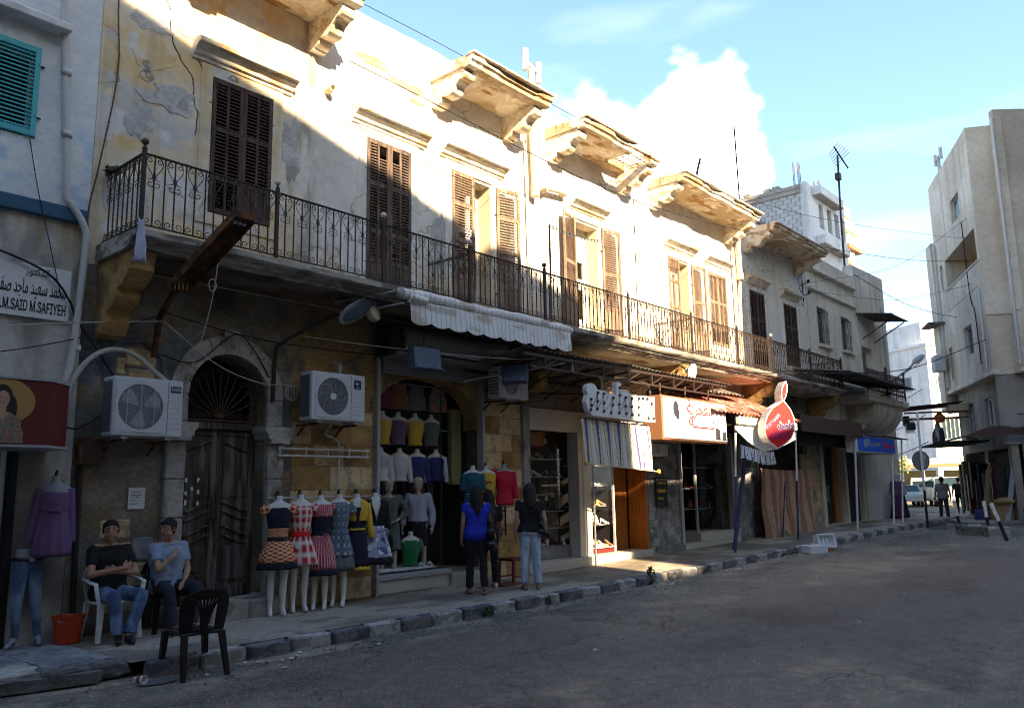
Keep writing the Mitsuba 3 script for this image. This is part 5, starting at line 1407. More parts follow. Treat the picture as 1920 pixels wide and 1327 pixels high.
# ------------------------------------------------------------------ air conditioners
def ac_unit(label, x0, x1, y, z0, z1, blades=True, logo=None, side_slats=False):
    t = thing('air_conditioner', label, 'air conditioner', 'outdoor air conditioner units on the wall')
    w, h = x1 - x0, z1 - z0
    part(t, 'case', box(x0, x1, y, y + 0.30, z0, z1, 0.012), 'ac_white')
    part(t, 'side_coil', box(x0 - 0.006, x0 + 0.01, y + 0.05, y + 0.28, z0 + 0.05, z1 - 0.05), 'ac_dark')
    cx, cz, r = x0 + w * 0.38, z0 + h * 0.5, h * 0.39
    plate = sbox(cx - r * 1.09, cz - r * 1.12, cx + r * 1.09, cz + r * 1.12).difference(disc(cx, cz, r, r, 40))
    part(t, 'fan_plate', ext(plate, y - 0.012, y + 0.001), 'ac_white')
    part(t, 'fan_hole', ext(disc(cx, cz, r * 0.995, r * 0.995, 40), y - 0.003, y + 0.001), 'ac_dark')
    f = part(t, 'fan', cat(lathe([(0, -0.005), (0.05, -0.004), (0.05, 0.004)], 12).apply_transform(np.array(at(cx, y - 0.006, cz, 0, 90).matrix))), 'grey_paint')
    if blades:
        for k in range(3):
            a = k * 2 * PI / 3 + 0.4
            pts = [(cx + q * r * math.cos(a + b), cz + q * r * math.sin(a + b)) for q, b in ((0.15, -0.3), (0.85, -0.42), (0.95, 0.0), (0.85, 0.42), (0.5, 0.45), (0.15, 0.4))]
            part(f, 'blade', ext(Polygon(pts), y - 0.006, y - 0.0035), 'grey_paint')
        part(t, 'fan_guard', cat(*[tube([(cx - r * math.sqrt(max(0, 1 - q * q)), y - 0.012, cz + q * r), (cx + r * math.sqrt(max(0, 1 - q * q)), y - 0.012, cz + q * r)], 0.0028, 4) for q in np.linspace(-0.96, 0.96, 24)],
                                 *[tube([(cx + q * r, y - 0.014, cz - r * math.sqrt(1 - q * q)), (cx + q * r, y - 0.014, cz + r * math.sqrt(1 - q * q))], 0.004, 4) for q in (-0.6, 0, 0.6)]), 'ac_white')
    else:
        part(t, 'fan_guard', cat(*[tube([(cx + q * r * math.cos(a), y - 0.013, cz + q * r * math.sin(a)) for a in np.linspace(0, 2 * PI, 40)], 0.0032, 4) for q in np.linspace(0.28, 1, 9)],
                                 *[tube([(cx + q * r * math.cos(a0 + q * 0.9), y - 0.016, cz + q * r * math.sin(a0 + q * 0.9)) for q in np.linspace(0.2, 1, 8)], 0.005, 4) for a0 in np.arange(8) * PI / 4]), 'grey_paint')
        part(t, 'fan_badge', ext(disc(cx, cz, r * 0.2, r * 0.2), y - 0.02, y - 0.012), 'ac_white')
    xs = cx + r * 1.22
    part(t, 'panel_seam', box(xs, xs + 0.006, y - 0.003, y + 0.002, z0 + 0.02, z1 - 0.02), 'ac_dark')
    for i in range(5):
        part(t, 'panel_groove', box(xs + 0.03, x1 - 0.03, y - 0.003, y + 0.002, z0 + h * (0.14 + 0.09 * i), z0 + h * (0.14 + 0.09 * i) + 0.005), 'grey_paint')
    part(t, 'foot', cat(box(x0 + 0.12, x0 + 0.2, y + 0.02, y + 0.3, z0 - 0.035, z0), box(x1 - 0.2, x1 - 0.12, y + 0.02, y + 0.3, z0 - 0.035, z0)), 'grey_paint')
    parts(t, 'wall_bracket', [cat(bar((x, y + 0.0, z0 - 0.05), (x, 10.5, z0 - 0.05), 0.03), bar((x, y + 0.35, z0 - 0.05), (x, 10.47, z0 - 0.2), 0.025)) for x in (x0 + 0.15, x1 - 0.15)], 'rust')
    if logo:
        a, b, c, d = xs + 0.035, x1 - 0.03, z1 - h * 0.22, z1 - h * 0.11
        if logo == 'konty':
            part(t, 'logo_plate', box(a, b, y - 0.006, y + 0.001, c, d), 'logo_blue')
            tx = meshkit.text_mesh('konty', (d - c) * 0.62, 0.003)
            sx = (b - a - 0.012) / tx.extents[0]
            part(t, 'logo', wrote(tx.apply_scale([sx, 1, 1]), a + 0.006 - tx.bounds[0][0], y - 0.007, c + (d - c) * 0.26), 'ac_white')
        else:
            part(t, 'logo_plate', box(a + 0.02, b - 0.05, y - 0.006, y + 0.001, c - 0.06, d), 'logo_blue')
            part(t, 'logo', cat(*[tube([(a + 0.075 + 0.03 * math.cos(q), y - 0.008, d - 0.055 + 0.03 * math.sin(q)), (a + 0.075 - 0.03 * math.cos(q), y - 0.008, d - 0.055 - 0.03 * math.sin(q))], 0.005, 4) for q in (0, PI / 3, 2 * PI / 3)],
                                wrote(meshkit.text_mesh('YORK', 0.024, 0.002), a + 0.03, y - 0.008, c - 0.05)), 'ac_white')
    return t


ac_unit('white air conditioner with a dark logo strip over the seated men', 4.24, 5.10, 9.90, 2.49, 3.20, True, 'konty')
ac_unit('white air conditioner with a round spiral fan guard above the row of dresses', 7.05, 8.03, 9.92, 2.83, 3.54, False, 'york')
ac_unit('older air conditioner with slatted side half hidden by a floodlight', 11.12, 11.94, 9.90, 3.45, 4.02, True)
for i in range(9):
    part('air_conditioner_002', 'side_slat', box(11.10, 11.125, 9.93, 10.17, 3.49 + 0.056 * i, 3.515 + 0.056 * i), 'ac_white')
one('insulated_hose', 'thick grey insulated hose arching over the left air conditioner', 'hose', tube(smooth_path([(3.9, 10.40, 2.75), (3.93, 10.36, 3.10), (4.10, 10.34, 3.42), (4.36, 10.33, 3.58), (4.66, 10.33, 3.54), (4.88, 10.28, 3.36), (4.98, 10.12, 3.21)]), 0.032, 8), 'cable_pale', True)
one('short_pipe', 'short grey pipe rising behind the second air conditioner', 'pipe', tube([(7.83, 10.3, 3.52), (7.83, 10.3, 3.75), (7.80, 10.42, 3.80)], 0.03, 8), 'grey_paint')
one('water_pipe', 'thin grey pipe running down the yellow stone wall', 'pipe', tube(smooth_path([(7.62, 10.2, 2.80), (7.66, 10.40, 2.66), (7.86, 10.42, 2.60), (7.93, 10.42, 2.45), (7.93, 10.43, 1.68)]), 0.016, 7), 'pipe')
t = thing('wall_rail', 'pale double bar rail fixed across the yellow stones above the dresses', 'rail')
part(t, 'bar', bar((6.82, 10.38, 2.43), (8.50, 10.38, 2.43), 0.028), 'pipe')
part(t, 'bar', bar((6.82, 10.38, 2.33), (8.50, 10.38, 2.33), 0.028), 'pipe')
for x in (6.85, 7.3, 7.7, 8.1, 8.46):
    part(t, 'bracket', bar((x, 10.38, 2.30), (x, 10.38, 2.46), 0.02), 'pipe')
    part(t, 'bracket', bar((x, 10.38, 2.38), (x, 10.50, 2.38), 0.02), 'pipe')
one('clothes_rail', 'thin rail on the wall from which the dressed busts hang', 'rail', cat(tube([(6.60, 10.28, 1.72), (8.66, 10.28, 1.72)], 0.014, 7), *[tube([(x, 10.28, 1.72), (x, 10.5, 1.70)], 0.01, 5) for x in (6.75, 7.7, 8.55)]), 'pipe')

# ------------------------------------------------------------------ lamps
t = thing('street_lamp', 'long rusty street lamp trough slanting out from under the balcony', 'street lamp')
part(t, 'pole', tube(smooth_path([(4.93, 10.40, 3.55), (4.93, 10.34, 3.80), (4.93, 10.28, 4.05), (4.90, 10.0, 4.22), (4.86, 9.72, 4.34)]), 0.042, 8), 'rust', True)
a, b = np.array([4.85, 9.68, 4.35]), np.array([4.985, 8.42, 5.03])
part(t, 'trough', cat(bar(a, b, 0.26, 0.03), bar(a + [-0.13, 0, -0.03], b + [-0.13, 0, -0.03], 0.02, 0.10), bar(a + [0.13, 0, -0.03], b + [0.13, 0, -0.03], 0.02, 0.10), bar(a + [-0.13, 0, -0.01], a + [0.13, 0, -0.01], 0.02, 0.1), bar(b + [-0.13, 0, -0.01], b + [0.13, 0, -0.01], 0.03, 0.1)), 'rust')
part(t, 'lamp_socket', cat(*[ball(b * 0.93 + a * 0.07 + [dx, 0, -0.05], 0.028, 1) for dx in (-0.06, 0, 0.06)]), 'steel')
part(t, 'clip', cat(*[bar(a * 0.92 + b * 0.08 + [dx, 0, -0.02], a * 0.92 + b * 0.08 + [dx, 0, -0.12], 0.012) for dx in (-0.1, -0.05, 0.0, 0.06)]), 'gold')
one('lamp_cord', 'thin pale cord hanging from the rusty street lamp with a loop in it', 'cord', cat(tube(smooth_path([(5.16, 9.28, 4.78), (5.19, 9.4, 4.4), (5.2, 9.6, 3.9), (5.20, 10.0, 3.2), (5.22, 10.2, 2.55)]), 0.007, 5), tube([(5.13 + 0.05 * math.cos(q), 9.35, 4.36 + 0.08 * math.sin(q)) for q in np.linspace(0, 2 * PI, 16)], 0.007, 5)), 'cable_pale')
t = thing('street_lamp', 'grey oval street lamp head on a bent pole beside the awning', 'street lamp')
part(t, 'pole', tube(smooth_path([(6.72, 10.40, 3.1), (6.73, 10.38, 3.75), (6.78, 10.32, 3.95), (7.2, 10.1, 4.25), (7.5, 9.9, 4.45)]), 0.03, 8), 'dark', True)
m = ball((0, 0, 0), 1, 3, (0.40, 0.17, 0.10))
v = np.array(m.vertices)
v[:, 2] = np.where(v[:, 2] > 0, v[:, 2] * 1.1, v[:, 2] * 0.25)
m = tm(v, m.faces)
xf = at(7.72, 9.72, 4.52, -6, -52, -33)
part(t, 'lamp_head', m, 'grey_paint', 40, xf=xf)
v = np.array(ball((0, 0, -0.02), 1, 3, (0.33, 0.135, 0.05)).vertices)
part(t, 'lamp_glass', tm(v, ball((0, 0, 0), 1, 3).faces), 'lamp_blue', 40, xf=xf)
part(t, 'lamp_rim', move(tube([(0.385 * math.cos(q), 0.163 * math.sin(q), -0.012) for q in np.linspace(0, 2 * PI, 40)], 0.012, 6), xf), 'steel')
part(t, 'arm', tube([(7.5, 9.9, 4.45), (7.62, 9.82, 4.5)], 0.028, 8), 'grey_paint')
t = thing('round_lamp', 'round ochre lamp body behind the oval street lamp head', 'lamp')
part(t, 'body', move(lathe([(0, -0.06), (0.10, -0.06), (0.13, -0.02), (0.13, 0.05), (0.09, 0.08), (0, 0.09)], 20), at(8.02, 9.75, 4.50, 20, 75)), 'cream', 40)
part(t, 'stalk', tube([(8.0, 9.8, 4.55), (7.95, 9.9, 4.6)], 0.015, 6), 'dark')


def floodlight(label, x, y, z, rz, tilt, w=0.5):
    t = thing('floodlight', label, 'floodlight', 'floodlights over the shop entrance')
    xf = at(x, y, z, rz, tilt)
    pr = Polygon([(-0.10, -0.17), (0.02, -0.19), (0.10, -0.12), (0.10, 0.12), (0.0, 0.19), (-0.10, 0.15)])
    part(t, 'housing', rough(ext(pr, -w / 2, w / 2, 'yz'), 0.002, 0.1), 'lamp_blue', xf=xf)
    part(t, 'front_rim', box(-w / 2 - 0.015, w / 2 + 0.015, -0.115, -0.10, -0.185, -0.155), 'lamp_blue', xf=xf)
    part(t, 'screw', cat(ball((-w * 0.35, -0.12, -0.14), 0.015, 1), ball((w * 0.35, -0.12, -0.14), 0.015, 1)), 'steel', xf=xf)
    part(t, 'yoke', cat(tube(smooth_path([(-w / 2 - 0.03, 0, 0), (-w / 2 - 0.03, 0.0, 0.16), (0, 0, 0.24), (w / 2 + 0.03, 0, 0.16), (w / 2 + 0.03, 0, 0)]), 0.01, 5)), 'iron', xf=xf)
    part(t, 'hanger', tube([(x, y, z + 0.22), (x, y + 0.05, 4.6)], 0.012, 6), 'iron')


floodlight('blue grey floodlight hanging in front of the rolled shutter', 8.80, 9.42, 3.84, -8, -8)
floodlight('blue grey floodlight hanging in front of the older air conditioner', 11.10, 9.5, 3.82, -62, -20, 0.45)

# ------------------------------------------------------------------ white roller awning
t = thing('roller_awning', 'rolled up dirty white awning with a scalloped valance under the balcony', 'awning')
xs = np.linspace(8.16, 12.47, 60)
part(t, 'roll', rough(tube(np.stack([xs, np.full(60, 9.27) , 4.78 + 0.012 * np.sin(xs * 3)], 1), 0.085 + 0.008 * np.sin(xs * 11), 14), 0.006, 0.08, 3), 'awning', True)
nx = 241
xs = np.linspace(8.30, 12.37, nx)
low = 4.30 + 0.05 * np.abs(np.sin((xs - 8.30) / 4.07 * PI * 10)) ** 0.8 * -1 + 0.05 + 0.02 * (xs - 8.3) / 4
rows = []
for k in np.linspace(0, 1, 7):
    rows.append(np.stack([xs, 9.20 - 0.03 * k + 0.016 * np.sin(xs * 9 + k) * k, 4.68 * (1 - k) + low * k], 1))
m, uv = sheet(np.array(rows[::-1]), 0.004)
part(t, 'valance', m, 'awning', True)
part(t, 'front_bar', tube([(8.28, 9.22, 4.66), (12.40, 9.22, 4.68)], 0.028, 8), 'awning')
part(t, 'loose_fold', loft([[(8.30 + 0.34 * k + 0.02 * math.cos(a), 9.17 + (0.10 - 0.05 * k) * math.cos(a), 4.70 + (0.075 - 0.03 * k) * math.sin(a)) for a in np.linspace(0, 2 * PI, 15)[:-1]] for k in np.linspace(0, 1, 5)])[0], 'awning', True)
part(t, 'arm', cat(tube([(7.75, 10.45, 4.52), (8.22, 9.25, 4.62)], 0.016, 6), tube([(12.4, 9.25, 4.62), (13.0, 10.4, 4.1)], 0.016, 6), tube([(8.1, 9.3, 4.80), (7.4, 9.9, 4.60)], 0.012, 6)), 'steel')

# ------------------------------------------------------------------ tin canopy on trusses over the shoe shop
t = thing('tin_canopy', 'long rusty corrugated canopy on iron trusses over the shoe shop', 'canopy')
part(t, 'tin_sheet', corrugated(10.7, 18.45, 10.48, 4.02, 8.9, 4.20, 'tin', pitch=0.15, seed=4), 'tin')
part(t, 'beam', cat(bar((10.7, 8.98, 4.10), (18.3, 8.98, 4.16), 0.05), bar((10.9, 8.98, 3.90), (18.2, 8.98, 3.90), 0.035), bar((10.7, 10.40, 3.95), (18.3, 10.40, 3.98), 0.05)), 'iron')
for x in np.arange(11.3, 18.3, 0.9):
    part(t, 'truss', cat(bar((x, 8.98, 3.90), (x, 8.98, 4.12), 0.03), bar((x, 8.98, 3.92), (x + 0.45, 8.98, 4.12), 0.025), bar((x, 8.98, 4.08), (x, 10.45, 4.0), 0.035), bar((x, 9.3, 4.05), (x, 10.45, 3.6), 0.025)), 'iron')
part(t, 'pale_strut', cat(bar((11.9, 9.0, 4.05), (10.7, 10.4, 3.75), 0.03), bar((12.2, 9.02, 4.12), (12.2, 9.02, 3.9), 0.05)), 'pipe')

t = thing('mesh_screen', 'wire mesh screen in a white pipe frame behind the cut out letters', 'screen')
part(t, 'frame', tube(smooth_path([(13.95, 9.6, 3.30), (13.95, 9.6, 3.95), (14.02, 9.6, 4.06), (15.70, 9.6, 4.08), (15.74, 9.6, 3.4)], 4), 0.028, 8), 'white_paint')
for i in range(24):
    part(t, 'wire', bar((13.96, 9.62, 3.32 + 0.031 * i), (15.72, 9.62, 3.33 + 0.031 * i), 0.016, 0.012), 'cream')
part(t, 'backing', box(13.97, 15.71, 9.66, 9.70, 3.30, 4.04), 'olive')

LET = [(12.41, 3.65), (12.47, 3.70), (12.56, 3.73), (12.68, 3.71), (12.77, 3.62), (13.06, 3.62), (13.05, 3.46), (13.08, 3.45), (13.14, 3.54), (13.22, 3.58), (13.32, 3.57), (13.39, 3.52), (13.41, 3.80), (13.45, 3.83), (13.53, 3.83), (13.57, 3.80), (13.57, 3.63), (13.65, 3.69), (13.76, 3.69), (13.84, 3.66), (13.92, 3.61),
       (14.82, 3.63), (14.79, 3.10), (12.58, 3.12), (12.44, 3.2), (12.37, 3.36), (12.44, 3.5), (12.40, 3.58)]
BUL = [(12.52, 3.42), (12.52, 3.31), (12.5, 3.22), (12.75, 3.56), (12.73, 3.40), (12.71, 3.25), (12.95, 3.56), (12.94, 3.38), (12.93, 3.22), (13.26, 3.50), (13.23, 3.36), (13.17, 3.21), (13.51, 3.72), (13.5, 3.57), (13.46, 3.39), (13.45, 3.22), (13.7, 3.54), (13.68, 3.37), (13.7, 3.22), (13.92, 3.54), (13.9, 3.37),
       (13.91, 3.21), (14.18, 3.55), (14.16, 3.38), (14.15, 3.22), (14.34, 3.57), (14.5, 3.57), (14.51, 3.17), (14.66, 3.48), (14.71, 3.18)]
t = thing('letter_sign', 'white cut out sign in the form of joined letters studded with bulb holders', 'sign')
part(t, 'board', ext(Polygon(LET).buffer(0.02).buffer(-0.02), 8.88, 8.98), 'sign_white')
hold = shape(cat(move(lathe([(0, 0.0), (0.022, 0.0), (0.030, 0.02), (0.022, 0.04), (0, 0.045)], 12), at(0, 0, 0, 0, 90))), 'print_dark', 40)
for x, z in BUL:
    rep(t, 'bulb_holder', hold, at(x, 8.882, z))
part(t, 'wire', cat(*[tube(sag((a[0], 8.87, a[1]), (b[0], 8.87, b[1]), 0.03, 6), 0.005, 4) for a, b in zip(BUL, BUL[1:]) if abs(a[1] - b[1]) < 0.4]), 'black')
parts(t, 'strut', [bar((12.9, 8.95, 3.55), (12.9, 10.4, 3.7), 0.03), bar((14.5, 8.95, 3.55), (14.5, 10.4, 3.7), 0.03)], 'iron')

# the striped cloth hung under it as a sunblind
P = np.array([[(12.40 + 2.38 * u + 0.03 * k * math.sin(9 * u), 9.02 - 0.06 * k - 0.022 * math.sin(u * 40 + k * 2) * (0.3 + k) , 3.07 - 0.04 * u - k * (0.83 + 0.08 * u)) for u in np.linspace(0, 1, 90)] for k in np.linspace(1, 0, 16)])
m, uv = sheet(P, 0.004)
t = thing('striped_cloth', 'blue and cream striped cloth hung as a sunblind over the shoe shop door', 'cloth')
part(t, 'fabric', m, 'striped_cloth', True, uv=uv)
part(t, 'hem_pole', tube([(12.36, 8.92, 2.24), (14.86, 8.90, 2.10)], 0.014, 6), 'cream')
part(t, 'pole_knob', cat(ball((12.36, 8.91, 2.24), 0.045, 2), ball((14.86, 8.89, 2.10), 0.045, 2)), 'yellow', True)
part(t, 'eyelet_rail', tube([(12.38, 9.04, 3.08), (14.82, 9.04, 3.04)], 0.014, 6), 'iron')
one('support_pole', 'pale steel pole standing in front of the shoe shop column', 'pole', tube([(14.41, 10.22, 0.16), (14.41, 10.22, 2.95)], 0.022, 8), 'white_paint')

t = thing('shop_sign_box', 'large white shop sign with thin red lettering and orange sides', 'sign')
part(t, 'box', box(15.16, 18.10, 8.93, 9.40, 2.77, 3.72, 0.01), 'sign_orange')
part(t, 'face', box(15.21, 18.06, 8.91, 8.935, 2.81, 3.68, 0.004), 'sign_white')
part(t, 'lettering', cat(wrote(arabic('gypsy', 0.0036, 0.004, 0.006), 0, 8.909, 3.27, right=17.35), wrote(arabic('she', 0.0044, 0.004, 0.005), 0, 8.909, 2.98, right=17.45)), 'print_red')
part(t, 'printed_dancer', ext(union([disc(15.62, 3.40, 0.09, 0.14), Polygon([(15.55, 3.3), (15.72, 3.3), (15.74, 3.0), (15.66, 2.86), (15.56, 3.0)])]), 8.906, 8.9095), 'print_blue')
part(t, 'printed_dancer', ext(union([disc(15.72, 3.45, 0.11, 0.17), disc(15.78, 3.34, 0.08, 0.12)]), 8.902, 8.9055), 'print_dark')
part(t, 'printed_shoes', ext(union([sbox(15.27 + 0.03 * (i % 2), 2.95 + 0.095 * i, 15.46, 3.02 + 0.09 * i) for i in range(4)] + [disc(15.5, 3.2, 0.12, 0.12)]), 8.899, 8.9015), 'print_pink')
part(t, 'printed_dancer', ext(union([Polygon([(17.45, 3.6), (17.6, 3.62), (17.66, 3.3), (17.74, 3.6), (17.98, 3.6), (17.96, 3.2), (17.86, 3.1), (17.78, 3.3)]), Polygon([(17.6, 3.3), (17.7, 3.3), (17.68, 3.1)])]), 8.906, 8.9095), 'print_pink')
part(t, 'printed_boots', ext(union([Polygon([(17.5, 2.84), (17.52, 3.12), (17.72, 3.08), (17.72, 2.84)]), Polygon([(17.82, 2.84), (17.84, 3.02), (18.02, 3.04), (18.03, 2.84)])]), 8.906, 8.9095), 'print_dark')
parts(t, 'hanger', [bar((x, 9.15, 3.70), (x, 9.15, 4.10), 0.03) for x in (15.5, 16.6, 17.7)], 'iron_brown')
t = ac_unit('small air conditioner tucked under the white shop sign', 16.02, 16.75, 9.75, 2.50, 2.76, True)

# ------------------------------------------------------------------ red roofed stall front and the shield sign
t = thing('red_tin_roof', 'sloping red painted tin roof with flaking paint over white panels', 'canopy')
part(t, 'tin_sheet', corrugated(17.3, 22.25, 10.45, 4.28, 8.75, 3.50, 'red_tin', pitch=0.2, amp=0.028, wob=0.02, seed=9), 'red_tin')
part(t, 'fallen_sheet', move(corrugated(17.0, 20.6, 10.35, 4.42, 9.6, 4.12, 'red_tin', pitch=0.2, amp=0.028, wob=0.05, seed=19), dz=0.02), 'tin')
part(t, 'fascia', box(18.55, 22.2, 8.84, 8.90, 3.26, 3.47, 0.004), 'off_white')
sidep = Polygon([(18.58, 3.26), (22.2, 3.26), (22.2, 3.02), (20.9, 2.72), (20.0, 2.62), (19.2, 2.86), (18.58, 3.12)])
part(t, 'curved_panel', ext(sidep, 8.92, 8.95), 'white_paint')
part(t, 'soffit_board', box(18.6, 22.2, 8.96, 10.45, 3.24, 3.27), 'dark')
parts(t, 'pole', [tube([(18.74, 9.0, 3.4), (18.56, 9.0, 2.0)], 0.028, 8), tube([(22.42, 9.0, 3.3), (22.25, 9.0, 1.9)], 0.028, 8)], 'white_paint')
parts(t, 'painted_pole', [tube([(18.56, 9.0, 2.0), (18.26, 8.98, 0.2)], 0.028, 8), tube([(22.25, 9.0, 1.9), (22.05, 9.0, 0.34)], 0.028, 8), tube([(19.9, 9.3, 2.7), (18.85, 9.3, 0.22)], 0.05, 8), tube([(23.6, 9.9, 1.9), (22.7, 9.7, 0.36)], 0.02, 6)], 'blue_pole')
P = np.array([[(18.35 + 3.0 * u, 8.72 + 0.05 * math.sin(u * 60) * k + 0.5 * u ** 3, 2.72 - 0.05 * u - 0.34 * k * (1 - 0.12 * abs(math.sin(u * 28))) - 0.10 * math.sin(u * PI) + 0.03) for u in np.linspace(0, 1, 120)] for k in np.linspace(1, 0, 6)])
m, uv = sheet(P, 0.005)
t = one('striped_valance', 'blue and white striped valance with scalloped edge below the shield sign', 'awning', m, 'blue_valance', True, uv=uv)

SF = [(0.152, 3.86), (0.05, 3.79), (-0.15, 3.67), (-0.30, 3.48), (-0.385, 3.28), (-0.405, 3.10), (-0.37, 2.96), (-0.28, 2.84), (-0.18, 2.755), (-0.08, 2.68), (0.02, 2.735), (0.15, 2.81), (0.30, 2.94), (0.39, 3.12), (0.415, 3.30), (0.40, 3.45), (0.33, 3.63), (0.24, 3.75)]
ST = [(0.152, 3.845), (0.12, 3.95), (0.13, 4.10), (0.18, 4.22), (0.26, 4.33), (0.285, 4.22), (0.265, 4.08), (0.22, 3.95)]
sf, st_ = Polygon(SF).buffer(0), Polygon(ST).buffer(0)
sh = union([sf, st_]).buffer(0.018)
xf = at(19.69, 8.30, 0, -37)
t = thing('shield_sign', 'red shield shaped shop sign with a loop on top and purple lettering', 'sign')
part(t, 'body', ext(sh, 0.0, 0.32), 'white_paint', xf=xf)
part(t, 'red_face', ext(union([sf.buffer(-0.012), st_.buffer(-0.01)]), -0.006, 0.001), 'red_gloss', xf=xf)
part(t, 'magenta_panel', ext(sbox(-0.30, 2.90, 0.27, 3.12), -0.010, -0.0055), 'magenta', xf=xf)
part(t, 'lettering_edge', cat(wrote(arabic('raneen', 0.0019, 0.003, 0.014), -0.064, -0.0105, 3.126), wrote(meshkit.text_mesh('Raneen', 0.105, 0.003, True), -0.335, -0.0105, 3.135, slope=42)), 'lilac_cloth', xf=xf)
ltr = cat(wrote(arabic('raneen', 0.0019, 0.003), -0.05, -0.014, 3.14), wrote(meshkit.text_mesh('Raneen', 0.10, 0.003), -0.325, -0.014, 3.14, slope=42))
part(t, 'lettering', ltr, 'purple_ink', xf=xf)
part(t, 'arm', cat(bar((0.1, 0.3, 3.5), (0.1, 1.2, 3.5), 0.04), bar((0.0, 0.3, 3.0), (0.0, 1.0, 3.0), 0.04)), 'iron', xf=xf)

P = np.array([[(22.5 + 3.55 * u + 0.15 * (1 - k) * math.sin(u * 3) - 0.22 * k * (1 - u) + 0.04 * math.sin(k * 9), 10.12 - 0.12 * k + 0.06 * math.sin(u * 17 + k * 3) * (0.3 + k), 2.28 - 1.96 * k + 0.05 * math.sin(u * PI) * (k - 1)) for u in np.linspace(0, 1, 60)] for k in np.linspace(1, 0, 30)])
m, uv = sheet(P, 0.006)
one('tarpaulin', 'brown striped tarpaulin hung over the closed shop front', 'tarpaulin', m, 'tarp', True, uv=uv)
t = thing('metal_rack', 'low rusty metal rack leaning by the tarpaulin', 'rack')
part(t, 'frame', cat(bar((23.2, 10.0, 0.38), (24.7, 9.9, 0.36), 0.03), bar((23.1, 10.2, 0.78), (24.2, 10.1, 0.74), 0.03)), 'olive')
for i in range(9):
    part(t, 'rod', bar((23.25 + 0.17 * i, 10.0 - 0.01 * i, 0.38), (23.12 + 0.13 * i, 10.2, 0.77), 0.022), 'olive')
t = thing('shop_notice', 'small black and yellow shop notice on the grey stone pier', 'sign')
part(t, 'plate', box(17.28, 17.80, 10.43, 10.46, 1.32, 2.02, 0.004), 'black')
part(t, 'lettering', cat(box(17.34, 17.7, 10.424, 10.429, 1.66, 1.74), box(17.34, 17.6, 10.424, 10.429, 1.5, 1.55), *[tube([(17.35 + 0.08 * i, 10.427, 1.85 + 0.04 * (i % 2)), (17.42 + 0.08 * i, 10.427, 1.92 - 0.05 * (i % 2))], 0.01, 4) for i in range(5)]), 'yellow')

# ------------------------------------------------------------------ brown awning, black awning, blue sign
t = thing('brown_awning', 'brown metal awning sagging over the closed shops', 'awning')
part(t, 'sheet', corrugated(22.6, 28.6, 10.45, 4.05, 8.9, 3.74, 'brown_metal', pitch=0.3, amp=0.01, wob=0.08, seed=5), 'tin')
part(t, 'fascia', rough(box(22.6, 27.6, 8.88, 8.93, 3.26, 3.72, 0.004), 0.012, 0.4, 3, 0.3), 'brown_metal')
part(t, 'lower_fascia', box(24.0, 28.9, 9.55, 9.60, 2.98, 3.44, 0.004), 'dark')
part(t, 'pole', cat(tube([(27.25, 9.0, 3.7), (26.74, 9.0, 0.3)], 0.035, 8)), 'pipe')
part(t, 'floodlight', box(24.6, 24.95, 9.7, 9.9, 2.72, 2.96, 0.02), 'black')
t = thing('blue_shop_sign', 'bright blue shop sign with red and white lettering at the corner', 'sign')
part(t, 'box', box(27.15, 31.05, 8.93, 9.3, 2.80, 3.36, 0.008), 'white_paint')
part(t, 'face', box(27.2, 31.0, 8.91, 8.935, 2.84, 3.32), 'sign_blue')
part(t, 'lettering', wrote(arabic('blue', 0.0026).apply_scale([1.6, 1, 1]), 0, 8.908, 2.93, right=30.8), 'red_gloss')
part(t, 'small_lettering', wrote(arabic('gypsy', 0.0018).apply_scale([2.2, 1, 1]), 0, 8.908, 2.99, right=29.35), 'yellow')
part(t, 'printed_swirl', ext(union([disc(27.9, 3.1, 0.18, 0.16), disc(28.2, 3.2, 0.2, 0.08)]), 8.906, 8.9095), 'print_blue')
part(t, 'canopy', corrugated(27.0, 32.6, 10.45, 3.55, 8.85, 3.38, 'tin', seed=8), 'tin')
part(t, 'side_panel', box(31.05, 31.08, 8.95, 10.4, 2.82, 3.36), 'white_render')
parts(t, 'pole', [tube([(30.95, 9.0, 2.85), (30.40, 9.0, 0.35)], 0.03, 8), tube([(32.2, 9.0, 3.35), (31.41, 9.0, 0.35)], 0.03, 8)], 'white_paint')
t = thing('dark_tin_canopy', 'dark tin canopy sheet below the end of the long balcony', 'canopy')
part(t, 'tin_sheet', corrugated(26.2, 33.6, 10.48, 5.55, 8.7, 5.30, 'tin', seed=14), 'tin')
parts(t, 'strut', [bar((27.5, 10.45, 4.8), (27.5, 8.85, 5.3), 0.04), bar((32.5, 10.45, 4.8), (32.5, 8.85, 5.3), 0.04)], 'iron')

# ------------------------------------------------------------------ pipes and vents on the sunny fronts
t = thing('vent_pipe', 'forked pale vent pipe rising above the roof with a side branch', 'pipe')
part(t, 'pipe', cat(tube([(12.86, 10.36, 7.95), (12.80, 10.36, 9.3), (12.83, 10.36, 10.75)], 0.075, 12), tube([(12.80, 10.36, 9.4), (12.82, 10.36, 9.5)], 0.09, 12)), 'pipe_sunny', 40)
part(t, 'fork', cat(tube([(12.62, 10.36, 10.80), (13.05, 10.36, 10.72)], 0.055, 10), tube([(12.62, 10.36, 10.62), (12.62, 10.36, 11.10)], 0.07, 10), tube([(13.06, 10.36, 10.48), (13.06, 10.36, 10.96)], 0.07, 10)), 'pipe', 40)
part(t, 'branch', tube(smooth_path([(12.86, 10.36, 7.98), (13.05, 10.34, 8.10), (13.5, 10.34, 8.17), (13.88, 10.36, 8.20), (13.92, 10.48, 8.2)]), 0.065, 10), 'pipe_sunny', 40)
